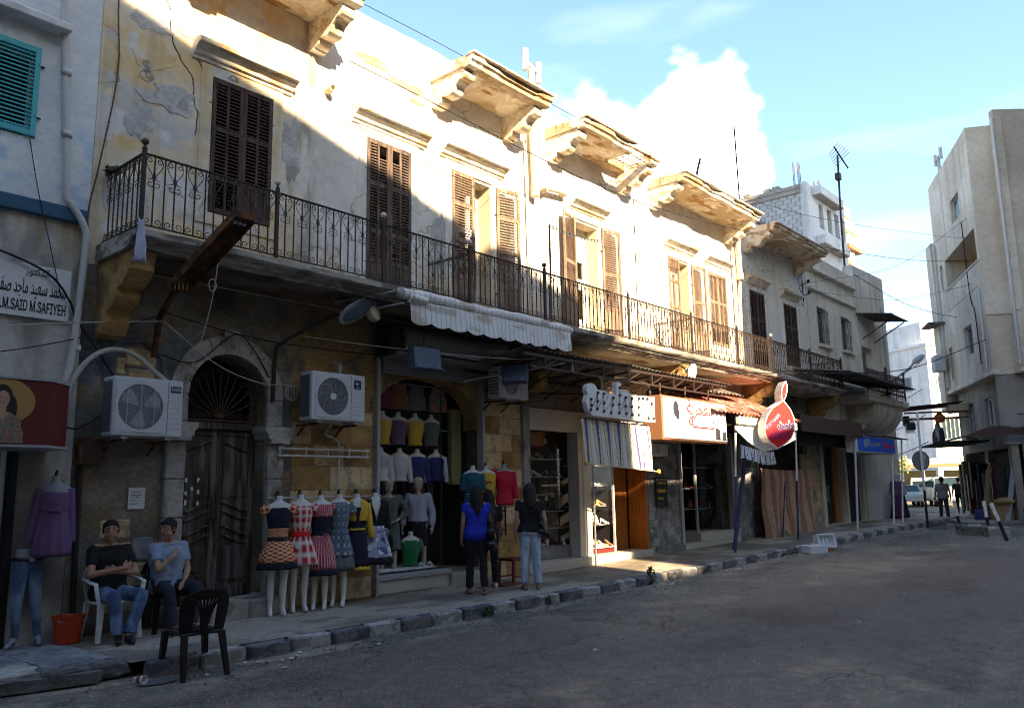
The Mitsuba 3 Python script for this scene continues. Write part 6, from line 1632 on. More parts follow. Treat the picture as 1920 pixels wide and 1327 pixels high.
part(t, 'collar', cat(tube([(12.86, 10.36, 7.85), (12.85, 10.36, 8.06)], 0.095, 12), tube([(13.10, 10.34, 8.08), (13.17, 10.34, 8.12)], 0.09, 12)), 'pipe_sunny', 40)
one('thin_drain_pipe', 'thin pale pipe running down beside the forked vent pipe', 'pipe', cat(tube([(12.62, 10.42, 10.0), (12.66, 10.42, 7.9), (12.70, 10.42, 5.0)], 0.022, 7), tube([(12.66, 10.42, 7.88), (12.66, 10.42, 8.0)], 0.035, 7)), 'pipe_sunny')
one('thin_drain_pipe', 'thin pale pipe running down the sunny wall between two canopies', 'pipe', cat(tube([(16.92, 10.42, 8.95), (16.85, 10.42, 5.0)], 0.022, 7), tube([(16.88, 10.42, 7.4), (16.88, 10.42, 7.5)], 0.04, 7)), 'pipe_sunny')
t = thing('thick_drain_pipe', 'thick two part drain pipe at the edge of the shaded end house', 'pipe')
part(t, 'pipe', cat(tube([(22.50, 10.38, 9.2), (22.52, 10.38, 7.9)], 0.085, 12), tube([(22.55, 10.40, 7.9), (22.35, 10.42, 5.0)], 0.04, 10)), 'pipe_sunny', 40)
part(t, 'second_pipe', tube([(22.18, 10.40, 9.1), (22.2, 10.40, 5.0)], 0.045, 10), 'pipe_sunny', 40)
part(t, 'collar', tube([(22.52, 10.38, 7.85), (22.52, 10.38, 8.05)], 0.11, 12), 'pipe_sunny', 40)
one('pipe_stub', 'short open pipe stub poking out of the sunlit wall', 'pipe', cat(move(lathe([(0.05, 0), (0.065, 0), (0.065, 0.2), (0.05, 0.2), (0.05, 0)], 16), at(7.62, 10.52, 8.30, 0, 90))), 'pipe_sunny', 40)
t = thing('clothes_line', 'rusty clothes line post with a blue line of pegs on the balcony', 'clothes line')
part(t, 'post', tube([(12.12, 9.44, 4.9), (12.13, 9.44, 6.85)], 0.02, 6), 'iron_brown')
part(t, 'line', tube(sag((12.13, 9.44, 6.84), (14.1, 9.6, 7.0), 0.06), 0.007, 5), 'cable')
for i in range(14):
    p = sag((12.13, 9.44, 6.84), (14.1, 9.6, 7.0), 0.06, 16)[i + 1]
    part(t, 'peg', box(p[0] - 0.008, p[0] + 0.008, p[1] - 0.01, p[1] + 0.01, p[2] - 0.05, p[2] + 0.02), 'lamp_blue')
P = np.array([[(4.20 + 0.07 * math.sin(a) * (0.5 + 0.5 * k), 9.36 - 0.05 * math.cos(a) - 0.02, 4.98 - 0.50 * k + 0.02 * math.sin(3 * a)) for a in np.linspace(0, 2 * PI, 21)[:-1]] for k in np.linspace(1, 0, 9)])
one('rag', 'pale blue rag knotted to the corner post of the balcony railing', 'rag', rough(loft(P)[0], 0.03, 0.07, 5), 'lilac_cloth', True)
t = thing('bracket_lamp', 'round white lamp shade under the balcony above the tin canopy', 'lamp')
part(t, 'shade', move(lathe([(0.0, 0.14), (0.05, 0.13), (0.09, 0.02), (0.20, -0.04), (0.20, -0.05), (0.0, -0.02)], 24), at(17.1, 9.25, 4.43, 0, -75)), 'off_white', 40)
part(t, 'arm', tube([(17.1, 9.3, 4.45), (17.3, 9.6, 4.62)], 0.02, 6), 'iron')
t = thing('meter_bracket', 'iron cable bracket with insulators on the end house wall', 'bracket')
part(t, 'bar', cat(bar((27.45, 10.40, 8.0), (27.45, 10.40, 8.75), 0.03), bar((27.45, 10.45, 8.6), (27.75, 10.3, 8.7), 0.03), bar((27.45, 10.45, 8.2), (27.75, 10.3, 8.3), 0.03), tube([(27.3 + 0.16 * math.cos(q), 10.4, 8.6 + 0.3 * math.sin(q)) for q in np.linspace(0, 5.4, 20)], 0.012, 5)), 'iron')
part(t, 'insulator', cat(ball((27.75, 10.3, 8.76), 0.06, 1), ball((27.75, 10.3, 8.36), 0.06, 1)), 'dark')

# ------------------------------------------------------------------ cables
CAB = [('long black cable from the first roof across to the tall house', [(8.0, 10.3, 10.05), (20.1, 8.92, 9.37), (33.0, 7.42, 10.97), (36.5, 6.5, 11.5)], 0.007, 'cable'),
       ('black cable crossing below the eaves canopies toward the tall house', [(7.4, 9.6, 8.4), (14.83, 9.16, 7.99), (23.07, 8.71, 8.76), (30.41, 7.76, 9.56), (36.0, 6.6, 10.4)], 0.009, 'cable'),
       ('sagging black cable leaving the plastered house roof', [(33.0, 10.4, 10.0), (35.6, 9.2, 9.0), (38.0, 7.6, 8.55), (37.9, 6.0, 8.5)], 0.013, 'cable'),
       ('heavy black cable rising from the balcony end toward the tall house', [(19.06, 9.3, 4.6), (24.11, 8.47, 4.98), (30.97, 8.08, 5.79), (34.3, 6.3, 7.0)], 0.016, 'cable'),
       ('thin wire rising steeply from the bracket to the tall house', [(27.8, 10.3, 8.7), (34.3, 9.1, 10.4), (35.0, 6.3, 12.1)], 0.008, 'cable'),
       ('thin wire running level from the bracket to the tall house', [(27.8, 10.3, 8.4), (34.3, 9.16, 9.0), (35.2, 6.3, 9.4)], 0.008, 'cable'),
       ('white cord strung from the left house to the rusty street lamp', [(2.4, 10.1, 3.52), (3.6, 10.2, 3.78), (4.92, 10.22, 4.0)], 0.007, 'cable_pale'),
       ('white cord drooping from the rusty street lamp past the fanlight', [(4.96, 10.22, 4.0), (5.7, 10.2, 3.52), (6.4, 10.25, 3.33), (6.97, 10.38, 3.36)], 0.008, 'cable_pale'),
       ('black cable curving down over the corner of the name plate', [(2.4, 10.38, 4.70), (3.08, 10.37, 4.58), (3.6, 10.37, 4.40), (3.84, 10.36, 4.12), (3.95, 10.38, 3.9), (4.2, 10.42, 3.6), (4.5, 10.44, 3.2)], 0.015, 'cable'),
       ('dark wire slung under the balcony from the lamp to the shop', [(4.93, 10.3, 4.15), (6.2, 10.3, 3.98), (7.5, 10.3, 3.95), (8.7, 10.35, 4.0)], 0.009, 'cable'),
       ('grey wire pair crossing the grey wall below the name plate', [(2.4, 10.2, 3.25), (3.3, 10.3, 3.45), (4.3, 10.35, 3.8), (4.9, 10.3, 4.08)], 0.007, 'cable'),
       ('dark wire hung over the arch of the wooden door', [(4.95, 10.36, 3.6), (5.5, 10.4, 3.55), (6.06, 10.38, 4.0), (6.4, 10.4, 3.8), (6.66, 10.42, 3.45)], 0.009, 'cable'),
       ('black hose looping from the sign box to the left air conditioner', [(3.75, 10.2, 2.62), (4.0, 10.3, 2.58), (4.24, 10.2, 2.75)], 0.012, 'cable'),
       ('thin wire along the wall below the grey lamp to the tin canopy', [(6.9, 10.3, 4.1), (8.4, 9.7, 4.0), (10.5, 9.3, 4.02), (12.0, 9.0, 4.14)], 0.006, 'cable_pale'),
       ('dark cord hanging from the balcony to the second air conditioner', [(8.3, 9.8, 4.55), (8.2, 10.1, 4.0), (7.9, 10.35, 3.75)], 0.007, 'cable'),
       ('thin wire hanging from the teal shutter over the blue ledge', [(3.3, 10.46, 6.05), (3.42, 10.40, 5.4), (3.55, 10.38, 4.9), (3.75, 10.4, 4.2)], 0.006, 'cable')]
for lab, pts, r, m in CAB:
    one('cable', lab, 'cable', tube(smooth_path(pts, 8), r, 5), m)
one('cable_coil', 'small coil of white wire hanging on the yellow wall', 'cable', cat(*[tube([(6.98 + 0.03 * k + (0.06 + 0.01 * k) * math.cos(q), 10.40 - 0.01 * k, 3.25 + (0.10 + 0.01 * k) * math.sin(q)) for q in np.linspace(0, 2 * PI, 18)], 0.007, 5) for k in range(3)]), 'cable_pale')

# ------------------------------------------------------------------ people
def V(*a):
    return np.array(a, float)


def unit(v):
    v = np.asarray(v, float)
    return v / max(np.linalg.norm(v), 1e-9)


def solid(bones, edge=0.025, it=8, seg=18):
    """As body(), but a bone may carry planes (normal, point): only what lies on the normal's side is kept."""
    ms = []
    for b in bones:
        s = [m3.Manifold.sphere(float(r), seg).translate([float(x) for x in c]) for c, r in ((b[0], b[1]), (b[2], b[3]))]
        h = m3.Manifold.batch_hull(s)
        for n, p in (b[4] if len(b) > 4 else ()):
            n = unit(n)
            h = h.trim_by_plane([float(x) for x in n], float(n @ np.asarray(p, float)))
        if not h.is_empty():
            ms.append(h)
    m = m3.Manifold.batch_boolean(ms, m3.OpType.Add).refine_to_length(edge).to_mesh()
    t = trimesh.Trimesh(m.vert_properties[:, :3], m.tri_verts, process=True)
    if it:
        trimesh.smoothing.filter_taubin(t, lamb=0.5, nu=0.52, iterations=it)
    return t


def hand_bones(w, d, nrm, side, s=1.0, curl=0.5):
    """Palm, four fingers and a thumb from the wrist w: d along the fingers, nrm out of the palm, side towards the thumb."""
    d, nrm, side = unit(d), unit(nrm), unit(side)
    B = []
    kn = [w + d * 0.085 * s + side * o * s for o in (0.030, 0.010, -0.010, -0.029)]
    for k in kn:
        B.append((w + d * 0.012 * s, 0.022 * s, k, 0.0115 * s))
    for k, L in zip(kn, (0.068, 0.076, 0.070, 0.055)):
        a1, a2 = curl * 0.9, curl * 1.9
        p1 = k + (d * math.cos(a1) + nrm * math.sin(a1)) * L * 0.52 * s
        p2 = p1 + (d * math.cos(a2) + nrm * math.sin(a2)) * L * 0.48 * s
        B += [(k, 0.0105 * s, p1, 0.0092 * s), (p1, 0.0092 * s, p2, 0.0078 * s)]
    t1 = w + d * 0.045 * s + side * 0.046 * s + nrm * 0.012 * s
    t2 = t1 + (d * 0.75 + side * 0.35 + nrm * 0.5) * 0.034 * s
    B += [(w + d * 0.02 * s + side * 0.018 * s, 0.018 * s, t1, 0.0125 * s), (t1, 0.0125 * s, t2, 0.0095 * s)]
    return B


def figure(label, J, fr, look, skin, top, legs, shoes, hair, s=1.0, female=False, hair_len=0.0, sleeve=0.62, hem=None, group=None, neck_cut=0.035, hands=True, heel=False, top_dz=0.0, skirt=None, cap_sleeve=False, wide=1.0, fine=True):
    t = thing('person', label, 'person', group)
    fr = unit(fr)
    lf = unit(np.cross((0, 0, 1), fr)) * -1 if False else unit(np.cross(fr, (0, 0, 1))) * -1
    g = 0.92 if female else 1.0
    g *= s
    up = unit(J['neck'] - J['pel'])
    A = {}
    sw = 0.085 * g * wide
    torso = []
    ch, wa, pe = J['chest'], J['waist'], J['pel']
    rc, rw, rp = (0.105 * g * wide, 0.092 * g * wide, 0.115 * g * wide) if female else (0.112 * g * wide, 0.108 * g * wide, 0.112 * g * wide)
    for q in (-1, 1):
        torso += [(ch + lf * sw * q, rc, wa + lf * sw * 0.62 * q, rw), (wa + lf * sw * 0.62 * q, rw, pe + lf * sw * 0.85 * q, rp)]
    torso += [(ch + lf * sw, rc, ch - lf * sw, rc), (wa + lf * sw * 0.6, rw, wa - lf * sw * 0.6, rw), (pe + lf * sw, rp, pe - lf * sw, rp)]
    sh = []
    for k, q in (('L', 1), ('R', -1)):
        sh += [(J['sh' + k], 0.058 * g, ch + lf * sw * q * 0.8, rc * 0.92), (J['sh' + k], 0.055 * g, J['neck'] - up * 0.03 * g, 0.052 * g)]
    if female:
        for q in (-1, 1):
            sh.append((ch + lf * sw * q * 0.85 + fr * 0.06 * g - up * 0.02, 0.068 * g, ch + lf * sw * q * 0.7, 0.09 * g))
    arms = []
    for k in 'LR':
        arms += [(J['sh' + k], 0.052 * g, J['el' + k], 0.040 * g), (J['el' + k], 0.040 * g, J['wr' + k], 0.027 * g)]
    lg = []
    for k, q in (('L', 1), ('R', -1)):
        hip = J['hip' + k]
        mid = J['kn' + k] * 0.65 + J['an' + k] * 0.35
        lg += [(hip, 0.092 * g, J['kn' + k], 0.058 * g), (J['kn' + k], 0.058 * g, mid, 0.055 * g), (mid, 0.055 * g, J['an' + k], 0.037 * g)]
    # the head, in its own frame: look is where the face points
    lk = unit(look)
    hl = unit(np.cross((0, 0, 1), lk))
    hu = unit(np.cross(lk, hl))
    hc = J['head']

    def H(x, y, z):
        return hc + (hl * x + lk * y + hu * z) * s
    hd = [(H(0, -0.018, 0.045), 0.086 * s, H(0, 0.018, 0.03), 0.078 * s), (H(0, 0.02, 0.0), 0.072 * s, H(0, 0.058, -0.082), 0.026 * s), (H(-0.038, 0.035, -0.045), 0.036 * s, H(0.038, 0.035, -0.045), 0.036 * s),
          (H(0, 0.088, 0.022), 0.011 * s, H(0, 0.106, -0.018), 0.0135 * s), (H(-0.03, 0.074, 0.032), 0.014 * s, H(0.03, 0.074, 0.032), 0.014 * s),
          (H(-0.083, -0.005, 0.018), 0.014 * s, H(-0.084, -0.010, -0.018), 0.012 * s), (H(0.083, -0.005, 0.018), 0.014 * s, H(0.084, -0.010, -0.018), 0.012 * s),
          (J['neck'] - up * 0.02, 0.056 * g, H(0, -0.015, -0.03), 0.052 * g)]
    hb = []
    if hands:
        for k in 'LR':
            w = J['wr' + k]
            dd, nn, ss = J.get('hd' + k, (unit(w - J['el' + k]), -lf if k == 'L' else lf, fr))
            hb += hand_bones(w, dd, nn, ss, s * (0.92 if female else 1.0), J.get('curl', 0.5))
    put(t + '__body', solid(torso + sh + arms + lg + hd + hb, 0.022 if fine else 0.05, 6), skin, True)
    # face
    if fine:
        for q in (-1, 1):
            part(t, 'eye', ball(H(q * 0.031, 0.0855, 0.018), 0.0075 * s, 2), 'cream', True)
            part(t, 'pupil', ball(H(q * 0.031, 0.089, 0.018), 0.0058 * s, 1), 'black', True)
            part(t, 'eyebrow', tube([H(q * 0.016, 0.095, 0.040), H(q * 0.032, 0.094, 0.046), H(q * 0.050, 0.080, 0.040)], 0.0045 * s, 5), hair)
        part(t, 'lips', tube([H(-0.022, 0.083, -0.056), H(0, 0.092, -0.054), H(0.022, 0.083, -0.056)], 0.006 * s, 6), 'lips')
    # hair
    hb = [(H(0, -0.022, 0.050), 0.091 * s, H(0, 0.016, 0.044), 0.083 * s, [(hu * 1.0 - lk * 0.55, H(0, 0.080, 0.066))]), (H(0, -0.040, 0.035), 0.074 * s, H(0, -0.042, -0.03), 0.056 * s, [(-lk * 1.0 + hu * 0.15, H(0, -0.016, 0))])]
    hb += [(H(q * 0.074, 0.008, 0.045), 0.020 * s, H(q * 0.078, 0.004, 0.0), 0.010 * s) for q in (-1, 1)]
    if hair_len:
        b = J['neck'] - fr * 0.055
        hb += [(H(0, -0.045, 0.02), 0.088 * s, b + V(0, 0, 0.02), 0.085 * s), (b + V(0, 0, 0.02), 0.085 * s, b - V(0, 0, hair_len) - fr * 0.03, 0.06 * s)]
        hb += [(H(q * 0.05, -0.03, 0.0), 0.06 * s, b + lf * q * 0.07 * s - V(0, 0, hair_len * 0.6), 0.04 * s) for q in (-1, 1)]
    hm = solid(hb, 0.02, 4)
    part(t, 'hair', rough(hm, 0.009 if not hair_len else 0.012, 0.022, 5), hair, True)
    # top
    e = 0.013 * s
    tb = []
    hemp = J['pel'] + V(0, 0, (hem if hem is not None else 0.0))
    for b in torso:
        tb.append((b[0], b[1] + e, b[2], b[3] + e, [(up, hemp)]))
    ncut = J['neck'] + up * (0.012 - neck_cut)
    for b in sh:
        tb.append((b[0], b[1] + e, b[2], b[3] + e, [(-up, ncut)]))
    for k in 'LR':
        a, b = J['sh' + k], J['el' + k]
        c = a + (b - a) * sleeve
        tb.append((a, 0.052 * g + e * 1.1, b, 0.046 * g + e * 1.5, [(a - b, c)]))
    part(t, 'top', rough(solid(tb, 0.02 if fine else 0.05, 3), 0.011, 0.075, 8), top, True)
    # trousers or skirt
    tb = []
    for b in torso:
        tb.append((b[0], b[1] + 0.006 * s, b[2], b[3] + 0.006 * s, [(-up, J['pel'] + up * 0.09 * s)]))
    for i, b in enumerate(lg):
        k = 'LR'[i // 3]
        r0, r1 = (0.010, 0.012) if i % 3 == 0 else (0.012, 0.016)
        tr = [(J['kn' + k] - J['an' + k], J['an' + k] + unit(J['kn' + k] - J['an' + k]) * 0.015)] if i % 3 == 2 else []
        tb.append((b[0], b[1] + r0 * s, b[2], b[3] + r1 * s + (0.012 if i % 3 == 2 else 0), tr))
    part(t, 'trousers', rough(solid(tb, 0.02 if fine else 0.05, 3), 0.012, 0.065, 9), legs, True)
    for k in 'LR':
        a, b = J['an' + k], J['to' + k]
        d = unit((b - a) * V(1, 1, 0))
        f0 = V(a[0], a[1], b[2])
        part(t, 'shoe', solid([(f0 - d * 0.045 * s + V(0, 0, 0.0), 0.033 * s, b, 0.030 * s), (a + V(0, 0, -0.02), 0.042 * s, f0 + d * 0.06 * s, 0.036 * s)], 0.03, 2), shoes, True)
    return t


# -- the two seated men
P_ = 0.156
z = P_
J = dict(pel=V(4.42, 10.13, z + .52), waist=V(4.42, 10.17, z + .68), chest=V(4.41, 10.17, z + .90), neck=V(4.40, 10.14, z + 1.075), head=V(4.385, 10.085, z + 1.215),
         shL=V(4.60, 10.15, z + 1.00), shR=V(4.215, 10.13, z + 1.00), elL=V(4.68, 10.02, z + .73), elR=V(4.15, 10.00, z + .74), wrL=V(4.42, 9.90, z + .76), wrR=V(4.44, 9.86, z + .80),
         hipL=V(4.52, 10.08, z + .50), hipR=V(4.33, 10.08, z + .50), knL=V(4.60, 9.66, z + .50), knR=V(4.27, 9.65, z + .51), anL=V(4.42, 9.55, z + .09), anR=V(4.33, 9.62, z + .09),
         toL=V(4.40, 9.40, z + .035), toR=V(4.27, 9.47, z + .035), curl=0.55,
         hdL=(V(-1, -0.05, 0.25), V(0, 1, 0.1), V(0, 0.1, 1)), hdR=(V(1, 0.1, 0.3), V(0, 1, 0.1), V(0, 0.1, 1)))
figure('seated man in black t-shirt and blue jeans with folded arms on a white plastic chair', J, (-0.1, -1, 0), (-0.36, -0.95, 0.03), 'skin_tan', 'shirt_black', 'denim_blue', 'shoe_black', 'hair', hem=-0.10, wide=1.08, group=None)
J = dict(pel=V(5.14, 10.16, z + .52), waist=V(5.14, 10.18, z + .68), chest=V(5.13, 10.17, z + .89), neck=V(5.12, 10.14, z + 1.07), head=V(5.085, 10.085, z + 1.21),
         shL=V(5.315, 10.15, z + 0.99), shR=V(4.94, 10.13, z + 0.99), elL=V(5.36, 10.08, z + .70), elR=V(4.93, 9.97, z + .74), wrL=V(5.24, 9.92, z + .58), wrR=V(5.07, 9.93, z + .88),
         hipL=V(5.24, 10.10, z + .50), hipR=V(5.05, 10.10, z + .50), knL=V(5.30, 9.72, z + .52), knR=V(4.96, 9.74, z + .50), anL=V(5.22, 9.66, z + .10), anR=V(4.98, 9.66, z + .09),
         toL=V(5.14, 9.53, z + .035), toR=V(4.92, 9.52, z + .035), curl=0.5,
         hdR=(V(0.7, 0.25, 0.45), V(0.1, 1, 0), V(0, 0.1, 1)), hdL=(V(-0.5, -0.5, -0.2), V(0, 0, -1), V(-0.8, -0.4, 0)))
figure('seated man in pale blue t-shirt touching his chest and looking sideways', J, (-0.15, -1, 0), (-0.93, -0.34, -0.10), 'skin', 'shirt_blue', 'trousers_dark', 'shoe_black', 'hair', hem=-0.08, wide=1.1)

# -- the women seen from behind, and the people farther off


def standing(x, y, fr, zg, s=1.0, la=(0.04, -0.02), ra=(0.04, -0.02), step=0.0, lean=0.0):
    """Joints of a standing person at (x, y) facing fr; la and ra swing the arms (outward, forward)."""
    fr = unit((*fr, 0))
    lf = np.cross((0, 0, 1), fr)

    def at3(a, f, h):
        return V(x, y, zg) + (lf * a + fr * f) * s + V(0, 0, h * s)
    J = dict(pel=at3(0, 0, .95), waist=at3(0, .01 + lean * .3, 1.09), chest=at3(0, lean * .7, 1.29), neck=at3(0, lean - .005, 1.45), head=at3(0, lean + .02, 1.59))
    for k, q, ar in (('L', 1, la), ('R', -1, ra)):
        J['sh' + k] = at3(q * .18, lean * .9, 1.395)
        J['el' + k] = at3(q * (.225 + ar[0]), lean * .6 + ar[1] * .5 - .03, 1.11)
        J['wr' + k] = at3(q * (.235 + ar[0]), lean * .5 + ar[1] + .02, .86 + abs(ar[1]) * .3)
        J['hip' + k] = at3(q * .09, 0, .91)
        f = step * q
        J['kn' + k] = at3(q * .10, f * .5 + .02, .50)
        J['an' + k] = at3(q * .11, f - .01, .09 + max(0, -f) * .25)
        J['to' + k] = at3(q * .13, f + .13, .03)
    return J


W = figure('woman in a royal blue top with a black shoulder bag seen from behind', standing(9.80, 9.27, (0.62, 0.78), z, 0.985, (0.0, 0.04), (0.03, 0.08), step=0.10), (0.62, 0.78, 0), (0.55, 0.82, -0.05), 'skin_tan', 'royal_blue', 'trousers_black', 'shoe_tan', 'hair', 0.98, True, hair_len=0.13, sleeve=0.36, hem=-0.13, wide=1.12)
bag = one('shoulder_bag', 'slouchy black leather bag on the shoulder of the woman in blue', 'bag', rough(body([((9.86, 9.02, 1.12), 0.07, (10.02, 9.14, 1.02), 0.08), ((9.90, 9.06, 0.92), 0.09, (10.0, 9.12, 0.90), 0.09), ((9.95, 9.1, 1.25), 0.02, (9.95, 9.08, 1.1), 0.06)]), 0.012, 0.06, 3), 'leather', True)
part(bag, 'strap', cat(*[tube(smooth_path([(9.90 + d, 9.03, 1.12), (9.96 + d, 9.06, 1.40), (10.0 + d, 9.14, 1.55), (10.03 + d, 9.24, 1.42), (10.04, 9.18, 1.15)]), 0.012, 6) for d in (-0.02, 0.03)]), 'leather', True)
figure('woman in black t-shirt and pale jeans looking into the shoe shop window', standing(10.74, 8.93, (0.66, 0.75), z, 1.0, (0.01, 0.02), (0.02, 0.0)), (0.66, 0.75, 0), (0.7, 0.7, 0.0), 'skin', 'shirt_black', 'denim_pale', 'shoe_tan', 'hair_brown', 1.0, True, hair_len=0.10, sleeve=0.42, hem=-0.02, wide=1.10)
bag = one('handbag', 'small black handbag hanging at the back of the woman in pale jeans', 'bag', rough(body([((10.75, 8.74, 1.10), 0.04, (10.90, 8.70, 1.04), 0.06), ((10.78, 8.74, 1.22), 0.03, (10.84, 8.72, 1.1), 0.05)]), 0.010, 0.05, 4), 'leather', True)
part(bag, 'strap', tube(smooth_path([(10.78, 8.75, 1.2), (10.84, 8.78, 1.40), (10.92, 8.86, 1.50), (10.96, 8.96, 1.38)]), 0.012, 6), 'leather', True)
figure('woman in black trousers and white shoes mostly hidden behind the woman in blue', standing(10.52, 9.66, (0.5, 0.85), z, 0.95, (0.0, 0.1), (0.0, 0.12)), (0.5, 0.85, 0), (0.5, 0.85, 0), 'skin', 'shirt_black', 'trousers_black', 'shoe_white', 'hair', 0.93, True, hair_len=0.08, sleeve=0.8, hem=-0.1)
figure('man in grey shirt and dark trousers walking away up the street', standing(36.9, 8.95, (0.9, 0.3), float(gz(36.9)), 1.0, (0.03, 0.1), (0.03, -0.1), step=0.22), (0.9, 0.3, 0), (0.9, 0.3, 0), 'skin_tan', 'shirt_grey', 'trousers_dark', 'shoe_black', 'hair', 1.0, False, hem=-0.12, wide=1.12, fine=False, group=None)
figure('dark dressed passer by beside the shaded shops beyond the walking man', standing(42.5, 9.6, (0.9, 0.3), 0.3, 1.0, step=0.15), (0.9, 0.3, 0), (0.9, 0.3, 0), 'skin_tan', 'shirt_black', 'trousers_black', 'shoe_black', 'hair', 1.0, False, hem=-0.1, fine=False)
figure('dark silhouette of a person standing in front of the white van', standing(50.5, 14.6, (-0.6, -0.6), 0.3, 1.0), (-0.6, -0.6, 0), (-0.6, -0.6, 0), 'skin_tan', 'shirt_black', 'trousers_black', 'shoe_black', 'hair', 1.0, False, hem=-0.1, fine=False)
figure('person in dark clothes standing in the shade of the corner shop at the right', standing(38.2, 7.7, (-0.6, 0.7), 0.3, 1.0), (-0.6, 0.7, 0), (-0.6, 0.7, 0), 'skin_tan', 'trousers_dark', 'trousers_black', 'shoe_black', 'hair', 1.0, False, hem=-0.1, fine=False)


# ------------------------------------------------------------------ chairs, stool, bucket
def plastic_chair(label, x, y, zg, rz, m, arms=True, fan=False):
    t = thing('plastic_chair', label, 'chair')
    xf = at(x, y, zg, rz)
    sx, sz = 0.235, 0.42
    part(t, 'seat', rough(box(-0.22, 0.22, -0.22, 0.21, sz - 0.02, sz + 0.012, 0.012), 0.004, 0.2, 2), m, xf=xf)
    for a in (-1, 1):
        part(t, 'leg', hull([(a * sx + p, -0.235 + q, 0) for p in (-0.022, 0.022) for q in (-0.025, 0.02)] + [(a * (sx - 0.03) + p, -0.205 + q, sz) for p in (-0.03, 0.03) for q in (-0.03, 0.03)]), m, xf=xf)
        part(t, 'leg', hull([(a * (sx - 0.01) + p, 0.29 + q, 0) for p in (-0.02, 0.02) for q in (-0.025, 0.025)] + [(a * (sx - 0.045) + p, 0.20 + q, sz) for p in (-0.028, 0.028) for q in (-0.03, 0.03)]), m, xf=xf)
        if arms:
            part(t, 'arm', cat(*[hull([p + o for p in (A, B) for o in (V(-.022, -.012, -.012), V(.022, -.012, -.012), V(-.022, .012, .012), V(.022, .012, .012))]) for A, B in
                                 ((V(a * .235, -.215, sz), V(a * .275, -.20, .63)), (V(a * .275, -.21, .635), V(a * .285, -.05, .655)), (V(a * .285, -.05, .655), V(a * .255, .20, .68)))]), m, xf=xf)
    bp = smooth_path([(-0.225, sz), (-0.25, 0.62), (-0.235, 0.76), (-0.12, 0.83), (0.12, 0.83), (0.235, 0.76), (0.25, 0.62), (0.225, sz)], 5)
    outer = Polygon(bp)
    inner = affinity.scale(outer, 0.80, 0.84, origin=(0, 0.60))
    ring = outer.difference(inner)

    def bent(g, y0=0.0, th=0.02):
        mm = ext(g, 0, th)
        v = np.array(trimesh.remesh.subdivide_to_size(mm.vertices, mm.faces, 0.06)[0])
        f = trimesh.remesh.subdivide_to_size(mm.vertices, mm.faces, 0.06)[1]
        v[:, 1] += 0.19 + (v[:, 2] - sz) * 0.24 - 0.9 * v[:, 0] ** 2
        return tm(v, f)
    part(t, 'back_frame', bent(ring), m, xf=xf)
    if fan:
        for i, a in enumerate(np.linspace(-0.9, 0.9, 7)):
            q = [(0.02 * a, sz + 0.02), (0.05 * a, 0.56), (0.085 * a, 0.66), (0.15 * a, 0.78)]
            part(t, 'splat', bent(LineString(smooth_path(q, 5)[:, :2]).buffer(0.0085)), m, xf=xf)
        part(t, 'side_splat', bent(union([sbox(-0.21, sz, -0.115, 0.76), sbox(0.115, sz, 0.21, 0.76)]).intersection(outer)), m, xf=xf)
        part(t, 'crest', bent(sbox(-0.12, 0.745, 0.12, 0.82).intersection(outer)), m, xf=xf)
    else:
        for i in range(-3, 4):
            part(t, 'splat', bent(sbox(i * 0.055 - 0.017, sz, i * 0.055 + 0.017, 0.80).intersection(outer)), m, xf=xf)
    return t


plastic_chair('white plastic armchair under the seated man with folded arms', 4.44, 10.08, z, 0, 'plastic_white')
plastic_chair('dark brown plastic chair under the man in pale blue', 5.15, 10.13, z, -6, 'plastic_brown')
plastic_chair('empty dark brown plastic chair standing on the road edge', 4.42, 8.12, 0.005, 176, 'plastic_brown', False, True)
t = thing('stool', 'dark red wooden stool in front of the yellow stone pier', 'stool')
part(t, 'seat', rough(box(11.10, 11.52, 9.62, 10.0, 0.55, 0.60, 0.012), 0.004, 0.1, 2), 'maroon')
for a in (11.13, 11.49):
    for b in (9.65, 9.97):
        part(t, 'leg', bar((a + (0.02 if a > 11.3 else -0.02), b, z), (a, b, 0.56), 0.035), 'maroon')
part(t, 'stretcher', cat(bar((11.12, 9.65, 0.28), (11.5, 9.65, 0.28), 0.025), bar((11.12, 9.97, 0.28), (11.5, 9.97, 0.28), 0.025)), 'maroon')
one('doormat', 'dark flat base lying on the pavement in front of the stool', 'mat', rough(box(10.75, 11.25, 9.55, 9.85, z, z + 0.035, 0.012), 0.004, 0.1, 6), 'maroon')
t = thing('bucket', 'red plastic bucket on the pavement beside the white chair', 'bucket')
part(t, 'pail', lathe([(0.0, 0.012), (0.125, 0.0), (0.13, 0.01), (0.165, 0.27), (0.178, 0.275), (0.18, 0.295), (0.168, 0.295), (0.152, 0.27), (0.12, 0.02), (0, 0.02)], 32, (4.02, 10.2, z)), 'bucket_red', 40)
part(t, 'handle', tube([(4.02 + 0.175 * math.cos(q), 10.2 + 0.175 * math.sin(q) * 0.2 - 0.16, z + 0.28 - 0.05 * math.sin(q)) for q in np.linspace(0, PI, 14)], 0.005, 5), 'steel')


# ------------------------------------------------------------------ mannequins and clothes
def ring(zz, rx, ry, cx=0.0, cy=0.0, amp=0.0, k=0, n=48, ph=0.0):
    a = np.linspace(0, 2 * PI, n + 1)[:-1]
    r = 1 + amp * np.sin(k * a + ph + 0.6 * np.sin(3 * a))
    return np.stack([cx + rx * r * np.cos(a), cy + ry * r * np.sin(a), np.full(n, zz)], 1)


